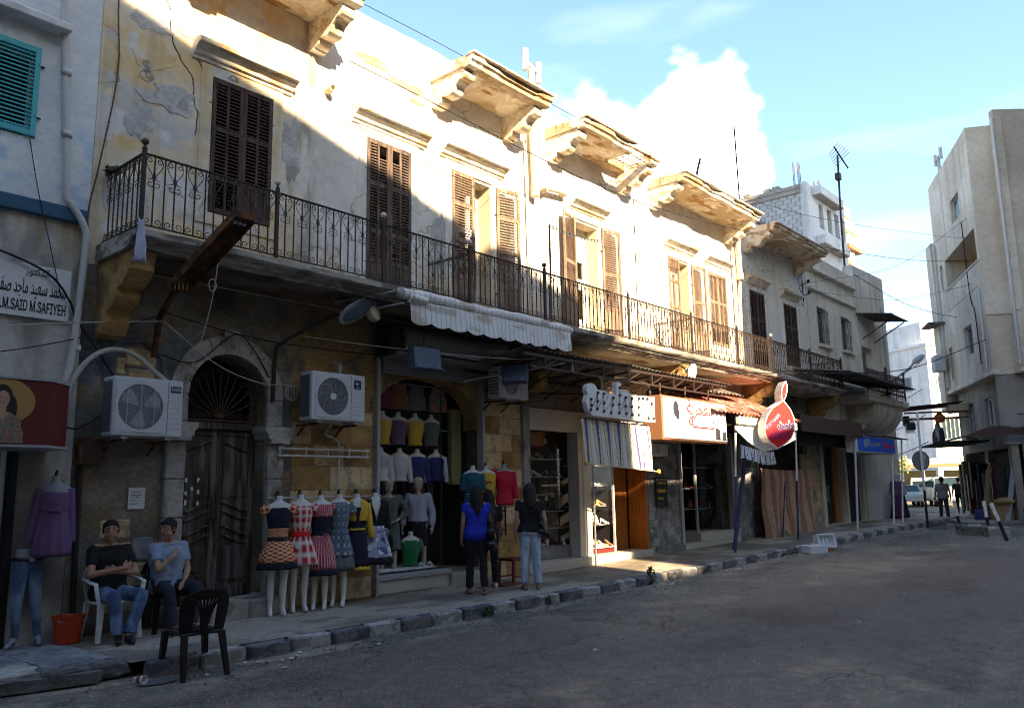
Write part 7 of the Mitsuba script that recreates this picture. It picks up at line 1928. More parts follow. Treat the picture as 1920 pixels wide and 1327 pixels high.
def lofted(secs, n=48, cap=True):
    """secs: (z, rx, ry[, cx, cy, amp, k])"""
    return loft([ring(s[0], s[1], s[2], *(s[3:5] if len(s) > 4 else (0, 0)), *(s[5:7] if len(s) > 6 else (0, 0)), n=n) for s in secs], cap)


def cloth(t, name, secs, m, xf, n=48, label=None):
    zs = np.linspace(0, len(secs) - 1, 3 * len(secs) - 2)
    full = [tuple(s) + (0.0,) * (7 - len(s)) for s in secs]
    ip = [tuple(np.interp(q, range(len(full)), [s[k] for s in full]) if k < 6 else (full[int(q)][6] or full[min(int(q) + 1, len(full) - 1)][6]) for k in range(7)) for q in zs]
    mm, uv = lofted(ip, n)
    mm = rough(mm, 0.007 if name != 'bust' else 0.0, 0.085, int(1e3 * secs[0][1]) % 50)
    return part(t, name, mm, m, True, xf=xf, uv=uv, label=label)


def torso_secs(z0=0, s=1.0):
    return [(1.60, .040, .042), (1.555, .042, .045), (1.53, .052, .050), (1.50, .105, .060), (1.475, .155, .072), (1.43, .168, .085), (1.36, .158, .105), (1.28, .150, .112), (1.20, .128, .092), (1.10, .112, .082), (1.02, .135, .098), (0.92, .155, .108)]


def bust_core(t, m, xf):
    cloth(t, 'bust', torso_secs()[::-1], m, xf, 32)


def sleeve(t, side, m, xf, L=0.14, r0=0.062, r1=0.070, ang=18, fwd=0.0, puff=0.0, name='sleeve'):
    a = math.radians(ang)
    p0 = V(side * 0.145, 0, 1.455)
    d = V(side * math.sin(a), -fwd, -math.cos(a))
    d = unit(d)
    u = unit(np.cross(d, (0, 1, 0)))
    w = np.cross(d, u)
    R = []
    for q in np.linspace(0, 1, 9):
        r = r0 + (r1 - r0) * q + puff * math.sin(q * PI)
        r *= 1 + 0.0 * q
        R.append([p0 + d * L * q + (u * math.cos(b) + w * math.sin(b)) * r * (1 + 0.04 * math.sin(6 * b + q * 4)) for b in np.linspace(0, 2 * PI, 25)[:-1]])
    mm, uv = loft(R)
    return part(t, name, mm, m, True, xf=xf, uv=uv * [0.4, 0.25])


def hook(t, xf):
    part(t, 'hook', tube(smooth_path([(0.0, 0.05, 1.59), (0.01, 0.14, 1.66), (0.0, 0.22, 1.63), (0.0, 0.22, 1.56)]), 0.012, 6), 'black', True, xf=xf)


def leg(t, side, zt, m, xf, fwd=0.0, turn=0.0):
    """A mannequin's leg on tiptoe, from the height zt down to the pavement (0)."""
    secs = [(0.0, .028, .055, side, -0.06), (0.03, .032, .075, side, -0.045), (0.06, .030, .065, side, -0.02), (0.11, .032, .040, side, 0.02), (0.20, .036, .038, side, 0.015), (0.33, .050, .052, side, 0.02), (0.42, .047, .050, side, 0.0), (0.50, .050, .055, side, -0.015), (0.62, .066, .070, side, -0.01), (max(0.68, zt), .076, .08, side * 0.9, 0)]
    mm, uv = lofted([s if s[0] > 0.12 else s for s in secs], 20)
    part(t, 'leg', mm, m, True, xf=xf @ at(0, fwd, 0, turn))


DN, DY = -0.005, 10.03
# 1: navy bodice, puffed sleeves, diagonal plaid skirt
t = thing('dress_bust', 'first dress from the doorway with navy bodice and diagonal orange plaid skirt', 'mannequin')
xf = at(6.63, DY, z + DN, -22)
bust_core(t, 'mannequin', xf)
cloth(t, 'bodice', [(1.16, .142, .108), (1.24, .150, .118), (1.33, .162, .122), (1.40, .160, .108), (1.435, .135, .098)], 'navy', xf)
cloth(t, 'waistband', [(1.035, .132, .102), (1.10, .122, .096), (1.16, .144, .111)], 'plaid_orange', xf)
cloth(t, 'belt', [(0.985, .146, .112), (0.99, .150, .115), (1.035, .142, .110), (1.04, .136, .106)], 'leather', xf)
cloth(t, 'skirt', [(0.70, .255, .20, 0, 0, .05, 7), (0.80, .235, .185, 0, 0, .04, 7), (0.90, .19, .15, 0, 0, .02, 7), (0.99, .145, .112)], 'plaid_orange', xf)
cloth(t, 'hem_frill', [(0.615, .275, .215, 0, 0, .05, 15), (0.70, .252, .198, 0, 0, .04, 15)], 'navy', xf)
for q in (-1, 1):
    sleeve(t, q, 'plaid_orange', xf, 0.13, 0.055, 0.045, 35, puff=0.025)
    leg(t, q * 0.085, 0.66, 'mannequin', xf, -0.02, -6 if q < 0 else 4)
hook(t, xf)
# 2: red plaid dress with red belt and a white round tag
t = thing('dress_bust', 'red and white plaid dress with shiny red belt and round paper tag', 'mannequin')
xf = at(6.99, DY, z + DN + 0.01, -24)
bust_core(t, 'mannequin', xf)
cloth(t, 'dress', [(0.63, .262, .20, 0, 0, .05, 8), (0.75, .235, .18, 0, 0, .045, 8), (0.90, .185, .142, 0, 0, .02, 8), (1.02, .138, .106), (1.10, .126, .098), (1.24, .150, .12), (1.33, .165, .125), (1.42, .168, .105), (1.45, .158, .092)], 'plaid_red', xf)
cloth(t, 'belt', [(1.025, .144, .111), (1.03, .148, .115), (1.085, .138, .108), (1.09, .134, .104)], 'red_gloss', xf)
part(t, 'tag', ext(disc(-0.06, 0.90, 0.042, 0.042), -0.215, -0.205), 'paper', xf=xf)
part(t, 'buttons', cat(*[ball((0.01, -0.125, zz), 0.009, 1) for zz in (1.18, 1.25, 1.32)]), 'navy', xf=xf)
for q in (-1, 1):
    sleeve(t, q, 'plaid_red', xf, 0.12, 0.062, 0.05, 35, puff=0.02)
    leg(t, q * 0.08, 0.66, 'mannequin', xf, 0.0, -4 if q < 0 else 8)
hook(t, xf)
# 3: red striped skirt with navy bodice
t = thing('dress_bust', 'one shouldered dress with navy waist and pleated red striped skirt', 'mannequin')
xf = at(7.33, DY, z + DN, -28)
bust_core(t, 'mannequin', xf)
cloth(t, 'bodice', [(1.02, .138, .106), (1.10, .122, .096), (1.24, .145, .118), (1.30, .155, .122)], 'navy', xf)
cloth(t, 'ruffle', [(1.29, .165, .128, 0, 0, .03, 14), (1.36, .172, .128, 0, 0, .03, 14), (1.43, .170, .108, 0.01, 0, .03, 14), (1.465, .15, .085, 0.03, 0)], 'red_stripe', xf)
cloth(t, 'skirt', [(0.545, .245, .19, 0, 0, .045, 13), (0.75, .215, .165, 0, 0, .04, 13), (0.92, .165, .13, 0, 0, .02, 13), (1.03, .134, .104)], 'red_stripe', xf)
cloth(t, 'hem_frill', [(0.475, .255, .198, 0, 0, .05, 17), (0.56, .244, .19, 0, 0, .04, 17)], 'navy', xf)
part(t, 'bow', cat(tube(smooth_path([(0.02, -0.11, 1.02), (0.07, -0.14, 1.05), (0.10, -0.14, 1.01), (0.03, -0.12, 1.01)]), 0.012, 6), tube([(0.03, -0.12, 1.01), (0.06, -0.15, 0.90)], 0.010, 6)), 'red_stripe', xf=xf)
for q in (-1, 1):
    leg(t, q * 0.075, 0.60, 'mannequin', xf, 0.0, -14)
    sleeve(t, q, 'red_stripe', xf, 0.07, 0.058, 0.055, 30)
hook(t, xf)
# 4: blue checked shirt dress with grey underskirt
t = thing('dress_bust', 'blue and cream checked shirt dress over a grey tulle underskirt', 'mannequin')
xf = at(7.66, DY, z + DN + 0.01, -30)
bust_core(t, 'mannequin', xf)
cloth(t, 'dress', [(0.70, .225, .18, 0, 0, .045, 9), (0.80, .205, .16, 0, 0, .04, 9), (0.92, .172, .132, 0, 0, .02, 9), (1.03, .140, .108), (1.10, .128, .1), (1.24, .150, .12), (1.33, .165, .125), (1.42, .170, .108), (1.48, .135, .078)], 'plaid_blue', xf)
cloth(t, 'underskirt', [(0.50, .235, .19, 0, 0, .05, 15), (0.72, .215, .17, 0, 0, .04, 15)], 'grey_cloth', xf)
cloth(t, 'sash', [(1.03, .145, .112), (1.035, .148, .116), (1.075, .138, .108), (1.08, .134, .105)], 'plaid_blue', xf)
part(t, 'sash_end', tube(smooth_path([(0.04, -0.12, 1.05), (0.07, -0.15, 0.98), (0.05, -0.16, 0.88)]), 0.011, 6), 'plaid_blue', xf=xf)
for q in (-1, 1):
    sleeve(t, q, 'plaid_blue', xf, 0.15, 0.062, 0.066, 24)
    leg(t, q * 0.075, 0.60, 'mannequin', xf, 0.0, -18)
hook(t, xf)
# 5: yellow jacket over a navy dress
t = thing('dress_bust', 'cropped yellow jacket over a long navy dress with yellow hem', 'mannequin')
xf = at(8.0, DY + 0.02, z + DN + 0.01, -30)
bust_core(t, 'mannequin', xf)
cloth(t, 'dress', [(0.53, .20, .15, 0, 0, .035, 7), (0.70, .18, .14, 0, 0, .03, 7), (0.92, .158, .118, 0, 0, .01, 7), (1.08, .122, .095), (1.24, .145, .115), (1.33, .155, .118), (1.40, .15, .1)], 'navy', xf)
cloth(t, 'hem', [(0.48, .21, .158, 0, 0, .05, 13), (0.535, .20, .15, 0, 0, .04, 13)], 'yellow', xf)
cloth(t, 'belt', [(1.06, .132, .103), (1.065, .136, .106), (1.085, .134, .104), (1.09, .130, .1)], 'yellow', xf)
jk = []
for zz, rx, ry in [(1.20, .158, .128), (1.27, .166, .133), (1.35, .176, .134), (1.42, .182, .118), (1.47, .160, .095), (1.50, .115, .078)]:
    gap = 0.25 + 0.55 * max(0, (zz - 1.24)) / 0.26
    a = np.linspace(-PI / 2 + gap * 0.5, 1.5 * PI - gap * 0.5, 44)
    jk.append(np.stack([rx * np.cos(a), ry * np.sin(a), np.full(44, zz)], 1))
mm, uv = sheet(np.array(jk), 0.008)
part(t, 'jacket', mm, 'yellow', True, xf=xf)
part(t, 'lapel', cat(*[hull([(q * 0.03, -0.135, 1.25), (q * 0.09, -0.128, 1.42), (q * 0.125, -0.112, 1.40), (q * 0.07, -0.132, 1.27), (q * 0.08, -0.12, 1.36)]) for q in (-1, 1)]), 'yellow', xf=xf)
part(t, 'button', cat(ball((0.03, -0.136, 1.23), 0.011, 1), ball((-0.10, -0.118, 1.36), 0.011, 1)), 'gold', xf=xf)
sleeve(t, 1, 'yellow', xf, 0.52, 0.060, 0.042, 10)
sleeve(t, -1, 'yellow', xf, 0.50, 0.060, 0.042, 10)
hook(t, xf)
# 6: black wrap top and printed skirt
t = thing('dress_bust', 'black wrap top with a grey blue printed skirt beside the shop frame', 'mannequin')
xf = at(8.36, DY + 0.02, z + DN + 0.02, -30)
bust_core(t, 'mannequin', xf)
jk = []
for zz, rx, ry in [(1.10, .128, .1), (1.17, .140, .115), (1.26, .158, .128), (1.35, .172, .13), (1.42, .180, .115), (1.47, .160, .09), (1.50, .118, .078)]:
    gap = 1.0 * max(0, (zz - 1.20)) / 0.30
    a = np.linspace(-PI / 2 + gap * 0.5 + 0.01, 1.5 * PI - gap * 0.5 - 0.01, 44)
    jk.append(np.stack([rx * np.cos(a), ry * np.sin(a), np.full(44, zz)], 1))
mm, uv = sheet(np.array(jk), 0.008)
part(t, 'wrap_top', mm, 'shirt_black', True, xf=xf)
cloth(t, 'skirt', [(0.62, .27, .20, 0, 0, .05, 8), (0.75, .24, .18, 0, 0, .045, 8), (0.90, .188, .145, 0, 0, .02, 8), (1.0, .150, .115), (1.11, .13, .102)], 'print_skirt', xf)
cloth(t, 'hem_frill', [(0.53, .275, .205, 0, 0, .06, 15), (0.63, .268, .2, 0, 0, .05, 15)], 'navy', xf)
part(t, 'ribbon', cat(tube([(0.155 * math.cos(q), 0.118 * math.sin(q), 1.02 + 0.02 * math.cos(q)) for q in np.linspace(0, 2 * PI, 30)], 0.010, 6), tube(smooth_path([(0.10, -0.11, 1.03), (0.15, -0.14, 1.06), (0.17, -0.14, 1.0), (0.11, -0.12, 1.0), (0.15, -0.16, 0.86)]), 0.009, 6)), 'lilac_cloth', xf=xf)
for q in (-1, 1):
    sleeve(t, q, 'shirt_black', xf, 0.42, 0.058, 0.040, 8)
hook(t, xf)


# busts, skirts and hanging tops in the dress shop window
def small_bust(label, x, y, zb, m, rz=-30, core='mannequin', sl=None, long_=True, xtra=None, uvscale=1):
    """A short torso form, its chest about zb high."""
    t = thing('display_bust', label, 'mannequin')
    xf = at(x, y, zb - 1.36, rz)
    cloth(t, 'bust', [s for s in torso_secs()[::-1] if s[0] > 1.3], core, xf, 28)
    cloth(t, 'top', [(1.02, .140, .105), (1.10, .124, .094), (1.24, .150, .118), (1.33, .165, .125), (1.42, .168, .105), (1.455, .130, .088)], m, xf)
    if sl:
        for q in (-1, 1):
            sleeve(t, q, sl, xf, 0.46, 0.056, 0.042, 8)
    return t


for x, m, lab in [(9.30, 'yellow', 'mustard top on the leftmost bust of the upper window row'), (9.66, 'purple_cloth', 'purple top on the second bust of the upper window row'), (10.06, 'yellow', 'shiny yellow top on the third bust of the upper window row'), (10.46, 'grey_cloth', 'grey top with a pale collar on the last bust of the upper window row')]:
    small_bust(lab, x, 11.02, 2.93, m)
for x, m, sl, lab in [(9.27, 'dotted_top', 'white_cloth', 'white blouse with black dots on the leftmost bust of the lower row'), (9.70, 'white_cloth', 'white_cloth', 'plain white blouse on the second bust of the lower row'),
                      (10.12, 'blue_cloth', 'blue_cloth', 'dark blue jumper on the third bust of the lower row'), (10.58, 'blue_cloth', 'white_cloth', 'blue top under a white cardigan on the last bust of the lower row')]:
    small_bust(lab, x, 11.02, 2.30, m, sl=sl)
for x, m, lab in [(9.28, 'wine_cloth', 'wine red skirt hung at the top of the window'), (9.66, 'brown_cloth', 'rust brown skirt hung at the top of the window'), (10.08, 'grey_cloth', 'grey green skirt hung at the top of the window'), (10.62, 'floral_skirt', 'dark floral skirt hung at the top of the window')]:
    mm, uv = lofted([(3.22, .19, .07, 0, 0, .03, 9), (3.45, .165, .06, 0, 0, .02, 9), (3.66, .13, .05)])
    one('hanging_skirt', lab, 'skirt', mm, m, True, xf=at(x, 11.0, 0, -25), uv=uv)
one('window_lintel_bar', 'thin rail under the row of hanging skirts in the window', 'rail', tube([(8.83, 11.0, 3.68), (11.15, 11.0, 3.68)], 0.012, 6), 'steel')


def shop_mannequin(label, x, y, zf, rz, coat, secs, skirt_m, arm='down', skinm='mannequin_skin', h=1.0):
    """A whole mannequin with head, seen through the glass."""
    fr = V(math.sin(math.radians(rz)), -math.cos(math.radians(rz)), 0)
    t = thing('shop_mannequin', label, 'mannequin')
    J = standing(x, y, fr[:2], zf, 0.985 * h, (0.04, 0.03), (0.04, 0.03))
    lf = np.cross((0, 0, 1), fr)
    if arm == 'hip':
        J['elL'] = V(x, y, zf) + lf * 0.34 + V(0, 0, 1.12)
        J['wrL'] = V(x, y, zf) + lf * 0.14 + fr * 0.14 + V(0, 0, 1.02)
    lk, hl, hu = fr, lf, V(0, 0, 1)
    hc = J['head'] + V(0, 0, 0.01)

    def H(a, b, c):
        return hc + hl * a + lk * b + hu * c
    B = [(H(0, -.018, .045), .084, H(0, .018, .03), .076), (H(0, .02, 0), .068, H(0, .058, -.082), .024), (H(-.036, .035, -.045), .034, H(.036, .035, -.045), .034), (H(0, .088, .022), .009, H(0, .104, -.018), .011), (H(-.028, .074, .032), .012, H(.028, .074, .032), .012),
         (J['neck'] - V(0, 0, .05), .05, H(0, -.015, -.03), .046), (J['shL'], .05, J['shR'], .05), (J['chest'] + lf * .06, .10, J['chest'] - lf * .06, .10), (J['chest'], .1, J['waist'], .09), (J['waist'], .09, J['pel'], .11)]
    for k in 'LR':
        B += [(J['sh' + k], .046, J['el' + k], .036), (J['el' + k], .036, J['wr' + k], .024)]
        B += hand_bones(J['wr' + k], unit(J['wr' + k] - J['el' + k]), -lf if k == 'L' else lf, fr, 0.9, 0.35)
        B += [(J['hip' + k], .085, J['kn' + k], .052), (J['kn' + k], .052, J['an' + k], .034), (J['an' + k], .034, J['to' + k], .026)]
    put(t + '__body', solid(B, 0.03, 5), skinm, True)
    part(t, 'hair', solid([(H(0, -.022, .052), .092, H(0, .01, .055), .085, [(hu - lk * .75, H(0, .045, .05))]), (H(0, -.045, .02), .074, H(0, -.04, -.04), .058, [(-lk, H(0, -.005, 0))])], 0.02, 3), 'cream' if skinm == 'mannequin_skin' else skinm, True)
    for q in (-1, 1):
        part(t, 'eye', ball(H(q * .03, .085, .018), .0085, 1), 'print_dark', True)
    part(t, 'lips', tube([H(-.02, .082, -.056), H(0, .09, -.054), H(.02, .082, -.056)], .006, 5), 'lips')
    e = .016
    C = [(J['chest'] + lf * .07, .105 + e, J['waist'] + lf * .04, .09 + e), (J['chest'] - lf * .07, .105 + e, J['waist'] - lf * .04, .09 + e), (J['shL'], .052 + e, J['chest'], .1 + e), (J['shR'], .052 + e, J['chest'], .1 + e), (J['waist'] + lf * .05, .09 + e, J['pel'] + lf * .06, .115 + e), (J['waist'] - lf * .05, .09 + e, J['pel'] - lf * .06, .115 + e)]
    C = [(a, b, c, d, [(V(0, 0, 1), J['pel'] - V(0, 0, .02 + secs))]) for a, b, c, d in C]
    if secs > .1:
        b0 = J['pel'] - V(0, 0, secs + .1)
        C += [(J['pel'] + lf * q * .06, .115 + e, b0 + lf * q * .10, .12, [(V(0, 0, 1), b0)]) for q in (-1, 1)]
    for k in 'LR':
        c = J['wr' + k] + unit(J['el' + k] - J['wr' + k]) * .03
        C += [(J['sh' + k], .050 + e, J['el' + k], .042 + e), (J['el' + k], .042 + e, J['wr' + k], .032 + e, [(J['el' + k] - J['wr' + k], c)])]
    part(t, 'coat', rough(solid(C, 0.025, 4), .006, .08, 3), coat, True)
    part(t, 'lapel', cat(*[hull([J['chest'] + fr * .122 + lf * q * .015 - V(0, 0, .1), J['neck'] + lf * q * .075 + fr * .045 - V(0, 0, .02), J['neck'] + lf * q * .115 + fr * .075 - V(0, 0, .09), J['chest'] + fr * .128 + lf * q * .07 - V(0, 0, .02)]) for q in (-1, 1)]), coat)
    D = [(J['pel'] + lf * q * .05, .115, J['pel'] - V(0, 0, .35) + lf * q * .06, .12) for q in (-1, 1)]
    part(t, 'skirt', solid(D, 0.03, 3), skirt_m, True)
    return t


shop_mannequin('grey mannequin half hidden behind the shop frame', 9.02, 11.12, 0.30, -30, 'grey_cloth', 0.3, 'shirt_black', skinm='mannequin_grey')
shop_mannequin('mannequin in a long belted grey coat with a hand at the waist', 9.42, 10.98, 0.30, -28, 'grey_cloth', 0.32, 'shirt_black', 'hip')
shop_mannequin('mannequin in a pale lilac jacket and black skirt', 10.08, 10.95, 0.32, -58, 'lilac_cloth', -0.03, 'shirt_black')
t = small_bust('green knitted vest over a grey shirt on the window floor', 9.82, 10.86, 0.86, 'green_cloth', -25)
sleeve(t, 1, 'grey_cloth', at(9.82, 10.86, 0.86 - 1.36, -25), 0.2, 0.055, 0.06, 20)
one('draped_fabric', 'pale crumpled fabric spread along the window floor', 'fabric', rough(box(8.84, 10.2, 10.74, 11.0, 0.445, 0.50, 0.02), 0.03, 0.12, 7, 0.06), 'white_cloth', True)
for i, x in enumerate((10.0, 10.2)):
    one('display_shoe', ['white high heeled shoe lying on the dress shop window floor', 'white high heeled shoe standing on the dress shop window floor'][i], 'shoe', body([((x, 10.78, 0.48), 0.022, (x + 0.10, 10.75, 0.475), 0.018), ((x, 10.78, 0.56), 0.025, (x + 0.05, 10.77, 0.5), 0.025), ((x - 0.03, 10.79, 0.56), 0.015, (x - 0.035, 10.79, 0.47), 0.007)], 0.02, 3), 'shoe_white', True)
cols = ['wine_cloth', 'brown_cloth', 'blue_cloth', 'red_cloth', 'grey_cloth', 'yellow', 'dark_purple', 'navy', 'wine_cloth', 'blue_cloth', 'brown_cloth', 'red_cloth', 'grey_cloth', 'yellow']
for i, m in enumerate(cols):
    mm, uv = lofted([(1.15 + 0.1 * (i % 3), .10, .05, 0, 0, .05, 5), (1.6, .10, .045, 0, 0, .03, 5), (1.92, .09, .03), (1.98, .03, .02)], 20)
    gc = m.replace('_cloth', '').replace('_', ' ')
    one('hanging_garment', f'{gc} garment hanging in the depth of the dress shop', 'garment', mm, m, True, group=f'{gc} garments hanging inside the dress shop', xf=at(9.75 + 0.115 * i, 11.75 + 0.12 * (i % 2), 0.0, 20))
one('garment_rack', 'steel rack with hanging garments in the depth of the dress shop', 'rack', cat(tube([(9.6, 11.8, 2.0), (11.4, 11.8, 2.0)], 0.015, 6), tube([(9.6, 11.8, 0.4), (9.6, 11.8, 2.0)], 0.015, 6), tube([(11.4, 11.8, 0.4), (11.4, 11.8, 2.0)], 0.015, 6)), 'steel')
# the three tops outside, and the goods at the left shop
for x, yy, m, lab, sl, ang, L in [(10.75, 10.25, 'teal_cloth', 'long teal tunic with a tie belt hanging outside the dress shop', True, 6, 0.30), (11.08, 10.22, 'yellow', 'yellow printed top hanging between the teal tunic and the red top', False, 8, 0.2), (11.46, 10.12, 'red_cloth', 'bright red long sleeved top hanging on the stone pier', True, 38, 0.36)]:
    t = thing('hanging_shirt', lab, 'garment')
    xf = at(x, yy, 0.62 + (0.03 if m == 'red_cloth' else 0.0), -40)
    cloth(t, 'bust', [s for s in torso_secs()[::-1] if s[0] > 1.3], 'mannequin_grey' if m == 'red_cloth' else 'mannequin', xf, 28)
    lo = {'teal_cloth': 0.72, 'yellow': 0.85, 'red_cloth': 0.86}[m]
    cloth(t, 'top', [(lo, .178, .125, 0, 0, .03, 6), (0.98, .158, .112, 0, 0, .015, 6), (1.10, .138, .10), (1.24, .158, .118), (1.34, .172, .125), (1.43, .178, .105), (1.475, .130, .082)], m, xf)
    if sl:
        sleeve(t, 1, m, xf, L + (0.12 if m == 'red_cloth' else 0), 0.062, 0.058, 8)
        sleeve(t, -1, m, xf, L, 0.066, 0.07, ang, fwd=0.3 if m == 'red_cloth' else 0)
    if m == 'teal_cloth':
        part(t, 'tie_belt', cat(tube([(0.143 * math.cos(q), 0.104 * math.sin(q), 1.1) for q in np.linspace(0, 2 * PI, 24)], 0.006, 5), tube([(-0.02, -0.11, 1.1), (-0.03, -0.125, 0.9)], 0.006, 5), tube([(0.03, -0.11, 1.1), (0.04, -0.125, 0.88)], 0.006, 5)), 'lilac_cloth', xf=xf)
    if m == 'yellow':
        part(t, 'print', cat(*[tube([(-0.11 + 0.07 * i, -0.128, 1.32), (-0.06 + 0.07 * i, -0.134, 1.29)], 0.014, 5) for i in range(3)]), 'red_cloth', xf=xf)
    hook(t, xf)
t = thing('door_handle_pair', 'pair of long black door handles against the yellow stone pier', 'handle')
for x in (11.62, 11.74):
    part(t, 'handle', tube([(x, 10.36, 0.95), (x, 10.36, 1.48)], 0.018, 8), 'black')
part(t, 'mount', cat(*[tube([(11.62, 10.36, q), (11.74, 10.36, q), (11.74, 10.5, q)], 0.012, 6) for q in (1.05, 1.4)]), 'black')
t = thing('hanging_shirt', 'long sleeved lilac tunic on a grey bust beside the dark shop', 'garment')
xf = at(3.78, 10.2, 0.42, -18)
cloth(t, 'bust', [s for s in torso_secs()[::-1] if s[0] > 1.25], 'mannequin_grey', xf, 28)
cloth(t, 'tunic', [(0.70, .20, .14, 0, 0, .05, 11), (0.85, .205, .15, 0, 0, .05, 11), (1.05, .172, .13, 0, 0, .04, 11), (1.20, .148, .115, 0, 0, .02, 11), (1.22, .158, .122), (1.33, .168, .125), (1.42, .165, .10)], 'purple_cloth', xf)
part(t, 'bow', cat(*[ball((q * 0.035, -0.13, 1.21), 0.022, 1, (1.4, 0.7, 1)) for q in (-1, 1)], ball((0, -0.14, 1.21), 0.013, 1)), 'purple_cloth', True, xf=xf)
sleeve(t, 1, 'purple_cloth', xf, 0.60, 0.056, 0.045, 5)
sleeve(t, -1, 'purple_cloth', xf, 0.60, 0.056, 0.05, 8)
hook(t, xf)
t = thing('jeans_mannequin', 'half mannequin in blue jeans with a black belt at the dark shop door', 'mannequin')
x, y = 3.60, 10.34
B = []
for q, kx, ax in ((-1, -0.10, -0.07), (1, 0.09, 0.16)):
    B += [((x + q * .075, y, z + .86), .092, (x + kx, y - .03, z + .48), .058), ((x + kx, y - .03, z + .48), .056, (x + ax, y + .02, z + .10), .040)]
B += [((x - .06, y, z + .90), .098, (x + .06, y, z + .90), .098)]
part(t, 'jeans', rough(solid([(*b, [(V(0, 0, -1), (0, 0, z + .96)), (V(0, 0, 1), (0, 0, z + .09))]) for b in B], 0.025, 4), .006, .08, 2), 'denim_blue', True)
part(t, 'waist', solid([((x - .05, y, z + .95), .085, (x + .05, y, z + .95), .085), ((x - .05, y, z + .95), .085, (x - .05, y, z + 1.04), .08, [(V(0, 0, -1), (0, 0, z + 1.06))]), ((x + .05, y, z + .95), .085, (x + .05, y, z + 1.04), .08, [(V(0, 0, -1), (0, 0, z + 1.06))])], 0.03, 3), 'mannequin_grey', True)
part(t, 'belt', tube([(x + 0.155 * math.cos(q), y + 0.10 * math.sin(q), z + .95) for q in np.linspace(0, 2 * PI, 30)], 0.022, 6), 'leather')
part(t, 'belt_buckle', box(x - 0.03, x + 0.03, y - 0.13, y - 0.115, z + .925, z + .975, 0.004), 'steel')
for ax, d in ((-0.07, -.12), (0.16, -.02)):
    part(t, 'foot', solid([((x + ax, y + .02, z + .09), .034, (x + ax + d, y - .10, z + .03), .022), ((x + ax, y + .02, z + .09), .034, (x + ax, y + .05, z + .02), .012)], 0.03, 3), 'mannequin_grey', True)
one('mannequin_leg', 'bare grey mannequin leg standing in the dark shop doorway', 'mannequin', solid([((3.25, 10.55, z + .55), .05, (3.28, 10.55, z + .12), .032), ((3.28, 10.55, z + .12), .032, (3.22, 10.42, z + .03), .022)], 0.03, 3), 'mannequin', True)

# ------------------------------------------------------------------ shoes and bags on display
def shoe_mesh(heel):
    B = [((0, 0.0, .030 + heel), .030, (0, -.06, .022 + heel * .45), .030), ((0, -.06, .022 + heel * .45), .030, (0, -.15, .018), .026), ((0, .03, .045 + heel), .026, (0, 0, .028 + heel), .028)]
    if heel:
        B.append(((0, .035, heel + .03), .016, (0, .04, .006), .007))
    return solid([(*b, [(V(0, 0, 1), (0, 0, 0.0))]) for b in B], 0.03, 2, 12)


def boot_mesh():
    return solid([((0, 0, .05), .036, (0, -.13, .026), .03), ((0, 0, .05), .036, (0, .01, .32), .045, [(V(0, 0, -1), (0, 0, .33))]), ((0, .03, .05), .02, (0, .03, .006), .014)], 0.03, 2, 12)


SH = {m: [shape(shoe_mesh(h), m, True) for h in (0.0, 0.07)] for m in ('shoe_black', 'shoe_white', 'shoe_tan', 'maroon', 'gold', 'shutter_steel')}
BT = {m: shape(boot_mesh(), m, True) for m in ('shoe_black', 'leather', 'shoe_tan')}
r = random.Random(5)


COL = {'shoe_black': 'black', 'shoe_white': 'white', 'shoe_tan': 'tan', 'maroon': 'dark red', 'gold': 'golden', 'shutter_steel': 'grey', 'leather': 'shiny black'}
ORD = ['lowest', 'second', 'third', 'fourth', 'fifth', 'sixth']


def display_shoe(x, y, zz, rz, pick, lab, grp, tilt=0):
    c = COL[pick['bsdf']['id'][9:]]
    lab = f'{c} ' + ('boot' if pick in BT.values() else 'shoe') + ' ' + lab
    key = thing('display_shoe', lab, 'shoe', f'{c} {grp}')
    scene[key] = {**pick, 'to_world': at(x, y, zz, rz, tilt)}


pal = ['shoe_black'] * 5 + ['shutter_steel', 'shoe_tan', 'shoe_white', 'maroon', 'gold', 'shoe_black']
for zz in (0.64, 0.98, 1.33, 1.68, 2.05, 2.42):
    for i in range(9):
        if r.random() < 0.9:
            pick = SH[r.choice(pal)][r.random() < 0.6] if r.random() < 0.75 or zz > 2 else BT[r.choice(list(BT))]
            display_shoe(12.75 + 0.175 * i + r.uniform(-.03, .03), 11.1 + r.uniform(-.06, .06), zz, r.uniform(-60, 60), pick, f'on the {ORD[(0.64, 0.98, 1.33, 1.68, 2.05, 2.42).index(zz)]} level of the wide shoe shop window', f'shoes on the {ORD[(0.64, 0.98, 1.33, 1.68, 2.05, 2.42).index(zz)]} level of the wide window')
for i in range(12):
    display_shoe(12.72 + 0.13 * i, 10.92 + r.uniform(-.05, .08), 0.63, r.uniform(-70, 70), SH[r.choice(['shoe_white', 'shoe_black', 'shoe_tan', 'shoe_black'])][i % 2], 'on the floor of the wide shoe shop window', 'shoes on the wide window floor')
for zz in (0.52, 0.98, 1.40, 1.85, 2.3):
    for i in range(6):
        display_shoe(14.85 + 0.18 * i + r.uniform(-.03, .03), 11.0 + r.uniform(-.06, .06), zz, r.uniform(-60, 60), SH[r.choice(['shoe_white', 'gold', 'shoe_tan', 'shoe_black', 'maroon', 'shoe_white'])][r.random() < 0.6], f'on the {ORD[(0.52, 0.98, 1.40, 1.85, 2.3).index(zz)]} level of the narrow shoe shop window', f'shoes on the {ORD[(0.52, 0.98, 1.40, 1.85, 2.3).index(zz)]} level of the narrow window')
